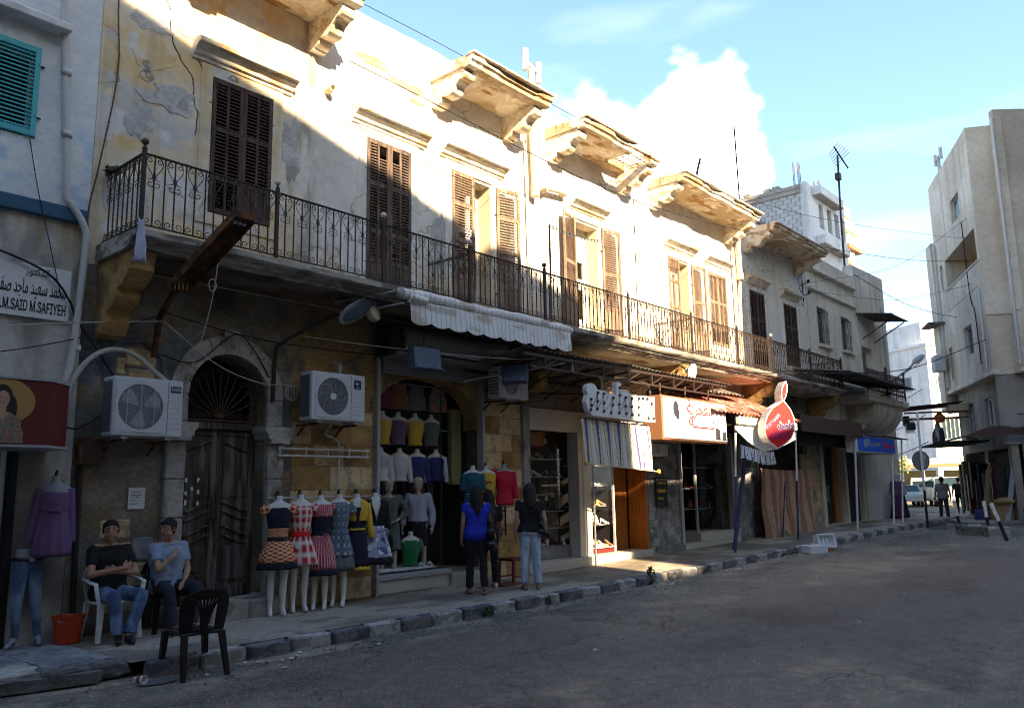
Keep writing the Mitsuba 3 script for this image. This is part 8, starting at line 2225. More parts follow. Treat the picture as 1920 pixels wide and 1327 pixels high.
for i in range(8):
    display_shoe(14.82 + 0.13 * i, 10.88 + r.uniform(-.04, .06), 0.51, r.uniform(-70, 70), SH[r.choice(['shoe_white', 'gold', 'shoe_white', 'shoe_tan'])][i % 2], 'on the floor of the narrow shoe shop window', 'shoes on the narrow window floor')
for zz in (0.64, 1.2, 1.75, 2.3):
    for i in range(7):
        if r.random() < 0.85:
            display_shoe(19.7 + 0.23 * i + r.uniform(-.03, .03), 11.15 + r.uniform(-.06, .06), zz, r.uniform(-60, 60), SH[r.choice(['shoe_black', 'maroon', 'gold', 'shoe_tan', 'shoe_black'])][r.random() < 0.5], f'on the {ORD[(0.64, 1.2, 1.75, 2.3).index(zz)]} level of the window under the white sign', f'shoes on the {ORD[(0.64, 1.2, 1.75, 2.3).index(zz)]} level under the white sign')
bagm = solid([((-.09, 0, .05), .05, (.09, 0, .05), .05), ((-.08, 0, .05), .05, (-.06, 0, .16), .03), ((.08, 0, .05), .05, (.06, 0, .16), .03), ((-.06, 0, .16), .03, (.06, 0, .16), .03)], 0.03, 4)
bagh = tube([(.06 * math.cos(q), 0, .17 + .09 * math.sin(q)) for q in np.linspace(0, PI, 12)], 0.008, 5)
for i, (x, zz, m) in enumerate([(20.0, 1.76, 'maroon'), (20.5, 1.76, 'gold'), (20.95, 1.76, 'green_cloth'), (20.2, 1.22, 'brown_cloth'), (20.8, 1.22, 'maroon'), (15.2, 1.86, 'shoe_tan'), (15.55, 1.0, 'shoe_white')]):
    lab = {'maroon': 'dark red', 'gold': 'golden', 'green_cloth': 'green', 'brown_cloth': 'brown', 'shoe_tan': 'tan', 'shoe_white': 'white'}[m]
    t = thing('display_bag', f'{lab} handbag on the ' + ('lower' if zz < 1.5 else 'upper') + ' shelf of the ' + ('shop under the white sign' if x > 18 else 'second shoe shop window') + '', 'bag')
    part(t, 'body', bagm, m, True, xf=at(x, 11.16 if x > 18 else 11.05, zz, r.uniform(-30, 30)))
    part(t, 'handle', bagh, m, True, xf=at(x, 11.16 if x > 18 else 11.05, zz))
for i, (x, zz) in enumerate([(13.2, 2.78), (13.75, 2.80), (13.4, 1.62), (13.75, 1.6), (13.95, 1.66)]):
    t = thing('spot_lamp', 'small pale spot lamp in the first shoe shop window', 'lamp', 'spot lamps in the first shoe shop window')
    part(t, 'head', move(lathe([(0, .05), (.025, .05), (.032, 0), (.035, -.05), (0, -.045)], 12), dx=x, dy=10.98, dz=zz), 'off_white', 40)
    part(t, 'stem', tube([(x, 10.98, zz + .05), (x, 10.98, zz + .16)], .006, 5), 'steel')
# two long dresses displayed at the far corner
for x, y, m, m2, lab in [(34.1, 9.9, 'purple_cloth', 'dark_purple', 'mannequin in a purple top and long dark skirt at the far corner'), (34.9, 10.0, 'lilac_cloth', 'navy', 'mannequin in a lilac top and long navy skirt at the far corner')]:
    t = thing('dress_bust', lab, 'mannequin')
    xf = at(x, y, float(pz(x)) - 0.05, -50)
    cloth(t, 'bust', torso_secs()[::-1], 'mannequin', xf, 24)
    cloth(t, 'top', [(0.95, .18, .13), (1.10, .15, .11), (1.30, .17, .13), (1.42, .18, .11), (1.49, .11, .08)], m, xf, 24)
    cloth(t, 'skirt', [(0.08, .30, .24, 0, 0, .06, 7), (0.5, .24, .19, 0, 0, .04, 7), (0.98, .16, .12)], m2, xf, 24)
    part(t, 'head', ball((0, 0, 1.70), .1, 2, (.85, .95, 1.15)), 'mannequin', True, xf=xf)
    for q in (-1, 1):
        sleeve(t, q, m, xf, .5, .06, .045, 10)
    part(t, 'stand', tube([(0, 0, 0.05), (0, 0, .3)], .02, 6), 'steel', xf=xf)

# ------------------------------------------------------------------ the tall house on the right
R_ = thing('tower_house', 'tall worn concrete house at the right with a recessed yellow balcony', 'building')
pA, pB, pC, pD, pE, pF = V(40.2, 9.05), V(34.0, 6.16), V(34.4, 5.39), V(33.8, 5.15), V(34.6, 4.2), V(37.5, -3.0)
tR = unit(pA - pB)
nR = V(-tR[1], tR[0])           # out of the left face, toward the street
ang = math.degrees(math.atan2(tR[1], tR[0]))
XR = at(float(pB[0]), float(pB[1]), 0, ang)     # local x runs along the left face, local y into the street
ZT_, ZU = 15.2, 5.75
# left face with its openings: u along the face, z up
face = sbox(0.0, ZU, 6.85, ZT_)
for o in (sbox(1.95, 12.38, 3.30, 13.35), sbox(0.05, 9.95, 5.20, 11.3), sbox(2.10, 6.80, 3.35, 7.95), sbox(5.75, 10.2, 6.25, 11.3), sbox(5.6, 6.2, 6.1, 7.6)):
    face = face.difference(o)
part(R_, 'side_wall', move(ext(face, -0.25, 0.0), XR), 'tower_concrete')
part(R_, 'parapet_wall', move(ext(Polygon([(0.0, 9.10), (5.3, 9.10), (5.3, 9.95), (0.0, 9.95)]), 0.002, 0.02), XR), 'tower_concrete')


def wall_between(p, q, z0, z1, th=0.25, name='front_wall', m='tower_concrete', holder=None):
    d = unit(q - p)
    n = V(d[1], -d[0])
    pts = [p, q, q + n * th * -1 if False else q - n * -th, p - n * -th]
    return part(holder or R_, name, ext(Polygon([tuple(x) for x in pts]), z0, z1, 'xy'), m)


for p, q, zt in ((pB, pC, 15.2), (pC, pD, 15.25), (pD, pE, 15.55), (pE, pF, 15.6)):
    d = unit(q - p)
    n_in = V(-d[1], d[0]) if (V(-d[1], d[0]) @ (V(40, 3) - p)) > 0 else V(d[1], -d[0])
    part(R_, 'front_wall', ext(Polygon([tuple(p), tuple(q), tuple(q + n_in * 0.25), tuple(p + n_in * 0.25)]), ZU, zt, 'xy'), 'tower_concrete')
core = Polygon([tuple(x) for x in (pB + V(.3, -.15), pA - nR * 0.3 - tR * .3, pA + V(3.5, -9), pF + V(1, 0), pE + V(.3, 0), pD + V(.3, 0), pC + V(.3, 0))])
part(R_, 'roof_slab', ext(core, 14.75, 14.9, 'xy'), 'old_concrete')
part(R_, 'floor_slab', ext(core.buffer(0.32), 5.62, 5.80, 'xy'), 'tower_concrete')
part(R_, 'inner_wall', ext(core.buffer(-1.4), 0.2, 14.7, 'xy'), 'cream')
part(R_, 'far_wall', ext(Polygon([tuple(x) for x in (pA, pA - nR * 0.3, pA + V(3.5, -9), pA + V(3.8, -9))]), 0, 15.2, 'xy'), 'tower_concrete')
part(R_, 'balcony_ceiling', move(box(0.05, 5.25, -1.6, -0.02, 11.3, 11.42), XR), 'cream')
part(R_, 'balcony_floor', move(box(0.05, 5.25, -1.6, -0.02, 9.0, 9.1), XR), 'cream')
part(R_, 'balcony_back_wall', move(box(0.0, 5.4, -1.6, -1.5, 9.0, 11.4), XR), 'ochre')
part(R_, 'balcony_cheek', move(box(5.22, 5.34, -1.6, -0.26, 9.0, 11.4), XR), 'cream')
part(R_, 'balcony_coping', move(box(0.0, 5.3, -0.28, 0.06, 9.95, 10.02), XR), 'steel')
for u0, u1, z0, z1, m in ((1.95, 3.30, 12.38, 13.35, 'car_teal'), (2.10, 3.35, 6.80, 7.95, 'black'), (5.75, 6.25, 10.2, 11.3, 'black'), (5.6, 6.1, 6.2, 7.6, 'black')):
    w = part(R_, 'window', move(ext(sbox(u0, z0, u1, z1).difference(sbox(u0 + 0.07, z0 + 0.07, u1 - 0.07, z1 - 0.07)), -0.20, -0.14), XR), 'grey_paint')
    part(w, 'pane', move(box(u0 + 0.06, u1 - 0.06, -0.19, -0.185, z0 + 0.06, z1 - 0.06), XR), 'tint')
    if m == 'car_teal':
        part(w, 'curtain', move(ext(Polygon([(u0 + .1, z0 + .1), (u1 - .25, z0 + .1), (u1 - .1, z0 + .5), (u1 - .5, z1 - .1), (u0 + .1, z1 - .1)]), -0.17, -0.16), XR), m)
part(R_, 'string_course', move(box(-0.02, 0.02, -0.3, 0.03, 7.9, 8.0), XR), 'tower_concrete')
for p, q in ((pB, pC), (pC, pD), (pD, pE)):
    part(R_, 'string_course', bar((*(p + V(-.03, 0)), 7.9), (*(q + V(-.03, 0)), 7.9), 0.08, 0.09), 'tower_concrete')
    part(R_, 'slab_edge', bar((*(p + V(-.06, 0)), 5.72), (*(q + V(-.06, 0)), 5.72), 0.12, 0.14), 'render_wall')
part(R_, 'slab_edge', move(box(-0.05, 6.9, -0.05, 0.08, 5.64, 5.80), XR), 'render_wall')
part(R_, 'side_bay', move(box(6.86, 7.9, -0.8, 0.15, 4.9, 12.6), XR), 'tower_concrete')
part(R_, 'bay_roof', move(rough(box(6.3, 7.6, -0.2, 0.7, 8.75, 8.85, 0.02), 0.03, 0.3, 2, 0.3), XR), 'tin')
part(R_, 'rooftop_box', move(box(6.3, 7.2, -1.5, -0.4, 12.6, 13.0), XR), 'old_concrete')
parts(R_, 'rain_pipe', [move(tube([(6.55, .09, 5.9), (6.55, .09, 12.4)], .06, 8), XR), move(tube([(0.35, .07, 5.9), (0.35, .07, 9.0)], .04, 8), XR), tube([(33.72, 5.2, 5.9), (33.72, 5.2, 15.2)], .045, 8)], 'pipe')
part(R_, 'conduit', move(tube(smooth_path([(1.2, .03, 6.2), (1.25, .04, 8.2), (1.7, .03, 9.0), (1.75, .04, 12.0)]), .02, 5), XR), 'cable')
one('air_conditioner', 'small white air conditioner high on the far side of the tall house', 'air conditioner', move(cat(box(6.2, 6.9, 0.15, 0.6, 6.65, 7.35, 0.02), box(6.25, 6.75, 0.6, 0.61, 6.72, 7.28)), XR), 'ac_white')
t = thing('roof_vent', 'forked vent on the roof edge of the tall house', 'pipe')
part(t, 'pipe', cat(tube([(38.4, 8.1, 15.1), (38.4, 8.1, 15.9)], 0.07, 8), tube([(38.0, 7.9, 15.9), (38.8, 8.3, 15.9)], 0.06, 8), tube([(38.0, 7.9, 15.7), (38.0, 7.9, 16.2)], 0.07, 8), tube([(38.8, 8.3, 15.7), (38.8, 8.3, 16.2)], 0.07, 8)), 'pipe')
# ground storey: set back walls, shop fronts, shutters, awnings and signs
XG = at(float(pB[0]) + 0.05, float(pB[1]) - 0.05, 0, ang)
low = sbox(0.0, 0.2, 7.0, 5.62)
for o in (sbox(0.4, 0.3, 3.1, 3.0), sbox(3.5, 0.3, 6.6, 3.0), sbox(1.6, 3.9, 2.7, 5.0), sbox(4.4, 3.7, 5.2, 5.0)):
    low = low.difference(o)
part(R_, 'ground_wall', move(ext(low, -0.5, -0.25), XG), 'old_concrete')
part(R_, 'shop_recess', move(cat(box(0.3, 6.7, -1.3, -1.2, 0.2, 3.2), box(0.3, 6.7, -1.25, -0.5, 3.0, 3.1)), XG), 'dark')
for u0, u1, z0, z1 in ((1.6, 2.7, 3.9, 5.0), (4.4, 5.2, 3.7, 5.0)):
    w = part(R_, 'window', move(ext(sbox(u0, z0, u1, z1).difference(union([sbox(u0 + .08, z0 + .08, (u0 + u1) / 2 - .03, z1 - .08), sbox((u0 + u1) / 2 + .03, z0 + .08, u1 - .08, z1 - .08)])), -0.42, -0.36), XG), 'off_white')
    part(w, 'pane', move(box(u0 + .05, u1 - .05, -.40, -.395, z0 + .05, z1 - .05), XG), 'tint')
    part(R_, 'window_sill', move(box(u0 - .2, u1 + .2, -.30, -.05, z0 - .12, z0), XG), 'old_concrete')
lowf = Polygon([tuple(pD + V(0.45, 0)), tuple(pE + V(0.35, 0)), tuple(pF + V(.4, 0)), tuple(pF + V(.7, 0)), tuple(pE + V(.65, 0)), tuple(pD + V(.75, 0))])
part(R_, 'ground_wall', ext(Polygon([(34.0, 6.1), (34.3, 5.3), (34.3, 5.0), (37.8, -3), (38.1, -3), (34.7, 5.0), (34.6, 5.5), (34.4, 6.1)]), 3.1, 5.62, 'xy'), 'old_concrete')
part(R_, 'shop_recess', ext(Polygon([(35.2, 5.9), (35.4, 5.0), (38.6, -3), (38.8, -3), (35.6, 5.0), (35.4, 5.9)]), 0.2, 3.2, 'xy'), 'dark')
for i in range(5):
    part(R_, 'shop_pier', box(34.25 + .36 * i, 34.55 + .36 * i, 5.2 - 1.0 * i, 5.55 - 1.0 * i, 0.2, 3.2, 0.02), 'old_concrete')
t = thing('shade_canopy', 'dark patched tin canopy over the shaded shops of the tall house', 'canopy')
P = np.array([[(33.2 + 0.25 * v_ + u * 1.6, 6.9 - 6.2 * u - 0.9 * v_ * 0 + (0.5 - v_) * 0.9, 3.35 + 0.35 * v_ + 0.05 * math.sin(u * 30) + 0.1 * u) for u in np.linspace(0, 1, 40)] for v_ in np.linspace(0, 1, 4)])
part(t, 'tin_sheet', sheet(P, 0.02)[0], 'brown_metal')
part(t, 'side_sheet', move(corrugated(-0.3, 6.4, 0, 3.72, 1.5, 3.35, 'tin', seed=3), XG), 'tin')
part(t, 'canvas', move(box(1.2, 5.8, 0.1, 1.7, 3.28, 3.34), XG), 'dark')
t = thing('shop_board', 'old pale shop board with dark lettering above the red canopy at the right edge', 'sign')
XS = at(33.75, 4.95, 0, -52)
part(t, 'board', move(box(-0.2, 1.9, -0.25, -0.15, 4.25, 4.62), XS), 'off_white')
part(t, 'lettering', move(wrote(arabic('name', 0.0016), 0.05, -0.251, 4.34), XS), 'print_dark')
part(t, 'canopy_sheet', move(corrugated(0.0, 3.2, 0.1, 4.42, -1.0, 4.12, 'red_tin', seed=6), XS), 'red_tin')
part(t, 'under_sheet', move(corrugated(-0.6, 3.2, 0.1, 4.12, -0.9, 3.95, 'tin', seed=7), XS), 'tin')
t = thing('shop_fascia', 'weathered shop fascia with faded lettering under the tin canopy', 'sign')
part(t, 'board', move(box(-0.3, 3.4, -0.35, -0.25, 2.85, 3.35), XS), 'old_concrete')
part(t, 'lettering', move(wrote(arabic('she', 0.0045), 0.9, -0.353, 2.95), XS), 'dark')
t = thing('street_awning', 'open timber framed awning with a lantern over the narrow street', 'awning')
part(t, 'roof_sheet', move(corrugated(4.8, 7.2, 0, 5.15, 2.3, 4.98, 'brown_metal', seed=4), XG), 'brown_metal')
part(t, 'beam', move(cat(bar((4.9, 2.2, 4.95), (7.2, 2.2, 4.95), 0.10), bar((5.0, -.2, 4.75), (5.0, 2.3, 4.75), 0.07), bar((6.8, -.2, 4.6), (6.8, 2.3, 4.6), 0.07), bar((5.0, -.2, 4.5), (5.0, 2.3, 4.5), 0.05)), XG), 'iron_brown')
part(t, 'box', move(box(5.0, 5.5, -0.2, .5, 4.7, 5.05), XG), 'cream')
part(t, 'hanging_lamp', move(cat(box(5.9, 6.2, 1.95, 2.2, 4.3, 4.7, 0.03), box(5.2, 5.55, 1.85, 2.2, 4.05, 4.35, 0.03)), XG), 'black')
one('lantern', 'round orange red lantern hanging under the timber awning', 'lantern', move(lathe([(0, .25), (.06, .24), (.1, .16), (.21, .02), (.22, -.1), (.15, -.22), (0, -.25)], 16), XG @ T().translate([5.2, 0.9, 4.55])), 'lantern', 40)
r = random.Random(21)
for i, (u, zz, m) in enumerate([(4.6, 3.75, 'navy'), (5.0, 3.85, 'lamp_blue'), (5.6, 3.8, 'dark'), (5.3, 4.05, 'maroon'), (6.0, 3.7, 'navy')]):
    one('hung_garment', ['navy garment hung above the narrow street', 'blue garment hung above the narrow street', 'dark garment hung above the narrow street', 'maroon garment hung above the narrow street', 'second navy garment at the far end of the hung row'][i], 'garment',
        move(rough(lofted([(-.35, .22, .1, 0, 0, .1, 5), (.1, .2, .1), (.3, .08, .05)], 16)[0], .03, .2, i), XG @ T().translate([u, 1.0, zz])), m, True)
for i in range(10):
    u = 0.7 + 0.6 * i
    gm = ['black', 'brown_metal', 'navy', 'grey_cloth', 'olive', 'maroon'][i * 5 % 6]
    one('merchandise', f'{gm.split("_")[0]} coloured goods hanging in front of the shaded shops', 'goods', move(rough(box(u, u + r.uniform(.12, .3), -.2, .15, r.uniform(.5, 1.4), r.uniform(1.8, 2.7), 0.03), .03, .2, i, .2), XG), gm, group=f'{gm.split("_")[0]} goods hanging in front of the shaded shops')
for i, (x, y, w, h, m, lab) in enumerate([(34.6, 6.9, .5, .75, 'carton', 'brown carton standing by the shaded shops'), (33.9, 6.5, .55, .7, 'carton', 'brown carton under the burlap sack'), (34.2, 7.3, .25, .5, 'logo_blue', 'small blue crate by the shaded shops'), (33.4, 5.6, .5, .55, 'dark', 'dark crate in front of the shaded shop pier')]):
    one('carton', lab, 'box', rough(box(x, x + w, y - .45, y, .3, .3 + h, .02), .015, .2, i, .2), m)
one('sack', 'yellowish burlap sack lying on the carton', 'sack', rough(ball((34.15, 6.28, 1.08), 1, 3, (.42, .34, .14)), .05, .25, 3), 'burlap', True)
for i, (x, y) in enumerate([(33.7, 4.9), (34.2, 5.9), (34.9, 6.8)]):
    one('leaning_board', ['tall board leaning at the right shop front', 'pale board leaning on the middle pier', 'narrow board leaning by the cartons'][i], 'board', bar((x - .4, y + .3, .3), (x + .1, y, 2.3), .18, .04), ['brown_metal', 'grey_paint', 'carton'][i])
# raised pavement on that side
part(pave, 'far_pavement', move(box(-1.2, 8, -.6, 1.7, 0.1, 0.42, .03), XG), 'pavement')

# ------------------------------------------------------------------ unfinished block behind the row
U_ = thing('unfinished_block', 'tall unfinished white block behind the row with bare blockwork side', 'building')
part(U_, 'block_wall', ext(Polygon([(16.0, 0), (24, 0), (24, 17.75), (16.0, 17.75)]), 43.0, 43.3, 'yz'), 'blockwork')
fw = sbox(43.0, 0, 49.0, 18.2).difference(union([sbox(44.75, 15.95, 45.45, 17.35), sbox(46.0, 15.95, 46.75, 17.4), sbox(47.15, 15.95, 47.9, 17.4), sbox(48.35, 15.95, 48.8, 17.4)]))
part(U_, 'front_wall', ext(fw, 15.7, 16.0), 'white_render')
part(U_, 'inner_wall', box(43.4, 48.9, 17.5, 17.6, 10, 17.6), 'dark')
part(U_, 'roof_slab', box(42.9, 49.0, 16.01, 24, 17.6, 17.85), 'old_concrete')
part(U_, 'roof_edge', rough(box(42.85, 43.3, 15.98, 24, 17.85, 18.05), .02, .3, 2, .4), 'old_concrete')
part(U_, 'roof_block', cat(*[box(43.0, 43.4, y, y + .4, 18.05, 18.3) for y in (17.2, 17.7, 18.9)]), 'old_concrete')
for z0, x0, x1 in ((17.75, 43.9, 47.5), (14.95, 44.0, 47.9), (11.6, 44.0, 47.9)):
    part(U_, 'balcony', box(x0, x1, 15.2, 15.69, z0 - .12, z0 + .36, .02), 'white_render')
    part(U_, 'balcony_soffit', box(x0 + .05, x1 - .05, 15.24, 15.65, z0 - .16, z0 - .125), 'old_concrete')
for x in (45.45, 46.75, 47.9, 48.8):
    part(U_, 'window_reveal', box(x - .14, x - .02, 15.66, 16.1, 15.95, 17.4), 'white_render')
for g, (xx, yy, zz) in enumerate([(43.6, 16.3, 18.3), (47.2, 16.5, 18.3)]):
    for i in range(5):
        one('starter_bar', ['bare reinforcing rod above the front corner of the unfinished block', 'bare reinforcing rod above the middle of the unfinished block'][g], 'rod', tube([(xx + .18 * (i % 3), yy + .25 * (i // 3), zz - .6), (xx + .18 * (i % 3) + .03, yy + .25 * (i // 3), zz + 1.3 + .1 * (i % 2))], .022, 5), 'iron_brown', group=['rods above the front corner of the unfinished block', 'rods above the middle of the unfinished block'][g])
S_ = thing('stepped_block', 'sunlit white apartment block with stepped balconies behind the row', 'building')
part(S_, 'wall', box(53.5, 57.8, 19.2, 28, 0, 20.6), 'white_render')
for i, (x, w, zz) in enumerate([(54.8, 2.5, 20.1), (55.9, 2.8, 19.15), (56.7, 2.8, 18.2), (54.7, 2.9, 16.9), (56.9, 1.8, 16.1), (55.5, 3.0, 14.9), (55.0, 3.0, 13.2)]):
    part(S_, 'balcony', box(x, x + w, 18.0, 19.19, zz, zz + .75, .03), 'white_render')
    part(S_, 'balcony_soffit', box(x + .05, x + w - .05, 18.05, 19.15, zz - .22, zz - .005), 'shop_wood')
Q_ = thing('rear_house', 'grey rendered house wall rising behind the plastered house', 'house')
part(Q_, 'wall', box(27.8, 36.5, 14.0, 20, 0, 12.8), 'old_concrete')
part(Q_, 'coping', rough(box(27.7, 36.6, 13.9, 14.3, 12.8, 13.0, .03), .03, .4, 4, .5), 'old_concrete')

# antennas
t = thing('roof_aerial', 'tall thin aerial mast with a fish bone top behind the plastered house', 'antenna')
part(t, 'mast', tube([(35.6, 11.6, 9.7), (35.7, 11.6, 13.2), (35.97, 11.6, 16.3)], .045, 6), 'iron')
part(t, 'boom', tube([(35.3, 11.5, 16.45), (37.6, 11.7, 16.2)], .035, 5), 'iron')
part(t, 'element', cat(*[tube([(35.4 + .22 * i, 11.35 - .03 * i, 16.62 - .02 * i), (35.45 + .22 * i, 11.8 + .03 * i, 16.2 - .03 * i)], .012, 4) for i in range(6)]), 'iron')
part(t, 'clamp', box(35.7, 35.95, 11.5, 11.7, 15.1, 15.4), 'iron')
t = thing('roof_aerial', 'thin lattice aerial on a grey post behind the canopies', 'antenna')
part(t, 'post', tube([(28.6, 13.0, 9.7), (28.6, 13.0, 12.6)], .10, 8), 'grey_paint')
part(t, 'mast', tube([(28.6, 13.0, 12.6), (28.55, 13.0, 15.6)], .025, 5), 'iron')
part(t, 'element', cat(*[tube([(28.3, 13.0, q), (28.85, 13.0, q + .15)], .010, 4) for q in (14.4, 14.9, 15.4)]), 'iron')
t = thing('roof_aerial', 'small tilted aerial on a tripod above the third canopy', 'antenna')
part(t, 'boom', tube([(23.0, 12.0, 11.25), (23.6, 12.0, 12.45)], .035, 6), 'iron')
part(t, 'leg', cat(tube([(23.3, 12.0, 11.9), (22.9, 12.0, 10.2)], .02, 5), tube([(23.3, 12.0, 11.9), (23.9, 12.0, 10.9), (23.9, 12.0, 10.2)], .02, 5)), 'iron')
part(t, 'element', cat(*[tube([(22.95 + .12 * i, 11.8, 11.35 + .22 * i), (23.25 + .12 * i, 12.2, 11.25 + .22 * i)], .012, 4) for i in range(6)]), 'iron')

# ------------------------------------------------------------------ the far end of the street
F2 = thing('far_white_building', 'large white building closing the view at the end of the street', 'building')
XF = at(80.6, 19.7, 0, -30)
part(F2, 'wall', move(box(0, 14, 0, 16, 0.2, 14.2), XF), 'white_render')
for z0, y0 in ((10.2, 2.0), (10.2, 6.5), (6.4, 2.2), (6.4, 6.5), (2.9, 5.0)):
    w_ = part(F2, 'window', move(box(-.05, .02, y0, y0 + 1.1, z0, z0 + 1.4), XF), 'grey_paint')
    part(w_, 'pane', move(box(-.06, -.04, y0 + .1, y0 + 1.0, z0 + .1, z0 + 1.3), XF), 'tint')
for q in range(4):
    part(F2, 'strung_wire', move(tube(sag((-.3, 12, 4.5 + 2.2 * q), (-.3, 0.5, 5.5 + 2.4 * q), .8), .035, 4), XF), 'cable')
part(F2, 'roof_house', move(box(0.6, 4.6, 1.0, 5.5, 14.2, 16.6), XF), 'white_render')
part(F2, 'roof_edge', move(box(-.15, 14.1, -.15, 16, 14.2, 14.45), XF), 'white_render')
part(F2, 'water_tank', move(ball((3.2, 0.8, 15.2), 1, 3, (1.1, 1.0, 1.1)), XF), 'off_white')
for x0, z0, w, h in ((0.6, 5.6, 2.4, 2.2), (4.4, 5.6, 2.4, 2.2), (0.8, 10.2, 1.2, 1.3)):
    w_ = part(F2, 'window', move(ext(sbox(x0, z0, x0 + w, z0 + h).difference(union([sbox(x0 + .12 + i * (w - .12) / 2, z0 + .12, x0 + (i + 1) * (w - .12) / 2, z0 + h - .12) for i in (0, 1)])), -.12, .02) if z0 < 15 else box(x0, x0 + w, 2.9, 3.02, z0, z0 + h), XF), 'grey_paint')
    if z0 < 15:
        part(w_, 'pane', move(box(x0 + .1, x0 + w - .1, -.03, -.005, z0 + .1, z0 + h - .1), XF), 'tint')
for i in range(5):
    part(F2, 'window_bar', move(bar((.75 + .5 * i, -.16, 5.6), (.75 + .5 * i, -.16, 7.8), .06), XF), 'cream')
part(F2, 'ledge', move(box(0, 14, -.35, .0, 8.6, 8.8), XF), 'cream')
XW = at(78.5, 19.4, 0, -62)
t = thing('shop_awning', 'long pale orange edged awning at the foot of the far white building', 'awning')
P = np.array([[(-5 + 11 * u, -0.1 - 2.4 * v_, 3.9 - .55 * v_ + .04 * math.sin(u * 60)) for u in np.linspace(0, 1, 50)] for v_ in np.linspace(1, 0, 3)])
part(t, 'canvas', move(sheet(P, .03)[0], XW), 'awning_beige')
part(t, 'valance', move(box(-5, 6, -2.56, -2.50, 3.1, 3.4), XW), 'roof_orange')
part(t, 'shop_front', move(cat(box(-5, -3.2, -.1, -.04, .3, 2.9), box(-2.6, 0, -.1, -.04, .3, 2.9), box(.6, 4.8, -.1, -.04, .3, 2.9)), XW), 'olive')
part(t, 'goods', move(cat(*[box(-4.5 + 1.1 * i, -4.0 + 1.1 * i, -1.0, -.5, .9 + .3 * (i % 2), 1.8 + .2 * (i % 3)) for i in range(9)]), XW), 'maroon')
part(t, 'post', move(cat(*[bar((x, -2.4, .3), (x, -2.4, 3.3), .08) for x in (-4.9, -1.5, 2.2, 5.9)]), XW), 'grey_paint')


def car(label, x, y, zg, rz, body_m, van=False):
    t = thing('van' if van else 'car', label, 'van' if van else 'car')
    xf = at(x, y, zg, rz)
    L, w = (2.15, .84) if van else (2.05, .80)
    if van:
        pr = [(-L, .35), (-L, 1.75), (-L + .1, 1.88), (.75, 1.88), (1.25, 1.25), (2.05, 1.0), (L, .8), (L, .35)]
    else:
        pr = [(-L, .40), (-L, .85), (-1.35, .93), (-.95, 1.38), (.45, 1.40), (.95, .95), (1.95, .85), (L, .70), (L, .40)]
    m = ext(Polygon(pr).buffer(-.05).buffer(.05), -w, w)
    v = np.array(m.vertices)
    v[:, 1] *= np.where(v[:, 2] > .95, 1 - (v[:, 2] - .95) * .22, 1)
    part(t, 'body', tm(v, m.faces), body_m, xf=xf)
    if van:
        part(t, 'windscreen', hull([(.78, q * .66, 1.80) for q in (-1, 1)] + [(1.26, q * .76, 1.28) for q in (-1, 1)] + [(.80, q * .66, 1.83) for q in (-1, 1)]), 'tint', xf=xf)
        part(t, 'rear_window', box(-L - .012, -L + .02, -.6, .6, 1.25, 1.65), 'tint', xf=xf)
        part(t, 'side_window', box(.2, .72, -w - .005, w + .005, 1.2, 1.6), 'tint', xf=xf)
    else:
        part(t, 'windscreen', hull([(.46, q * .62, 1.36) for q in (-1, 1)] + [(.92, q * .72, .99) for q in (-1, 1)] + [(.50, q * .62, 1.37) for q in (-1, 1)]), 'tint', xf=xf)
        part(t, 'side_window', box(-.85, .4, -w * .98, w * .98, 1.0, 1.3), 'tint', xf=xf)
    for q in (-1, 1):
        part(t, 'headlight', box(L - .02, L + .015, q * .58 - .16, q * .58 + .16, .62, .76), 'steel', xf=xf)
        for xx in (-1.3, 1.3):
            k = part(t, 'wheel', move(lathe([(0, -.09), (.29, -.09), (.31, -.06), (.31, .06), (.29, .09), (0, .09)], 20), xf @ at(xx, q * (w - .06), .31, 0, 90)), 'rubber', 40)
            part(k, 'rim', move(lathe([(0, -.1), (.18, -.1), (.19, -.07), (.19, .07), (.18, .1), (0, .1)], 16), xf @ at(xx, q * (w - .06), .31, 0, 90)), 'steel', 40)
    part(t, 'bumper', cat(box(L - .03, L + .06, -w, w, .38, .52, .02), box(-L - .06, -L + .03, -w, w, .38, .52, .02)), 'grey_paint', xf=xf)


car('old pale teal car parked at the far end of the street', 58.3, 16.3, .3, 200, 'car_teal')
car('white van parked under the long awning at the far end', 62.5, 16.0, .3, 5, 'car_white', True)
car('second white van half hidden behind the walking man', 60.2, 14.4, .3, 200, 'car_white', True)

# the leafy tree behind the corner
t = thing('street_tree', 'small sunlit leafy tree behind the corner at the far end of the street', 'tree')
tb = (61.0, 19.2)
part(t, 'trunk', cat(tube(smooth_path([(tb[0], tb[1], .2), (tb[0] + .1, tb[1], 1.3), (tb[0] - .1, tb[1] + .1, 2.4)]), np.linspace(.14, .08, 13), 8), tube([(tb[0], tb[1], 1.6), (tb[0] + .8, tb[1] - .3, 2.8)], .05, 6), tube([(tb[0], tb[1], 1.8), (tb[0] - .8, tb[1] + .2, 3.0)], .05, 6)), 'trunk', True)


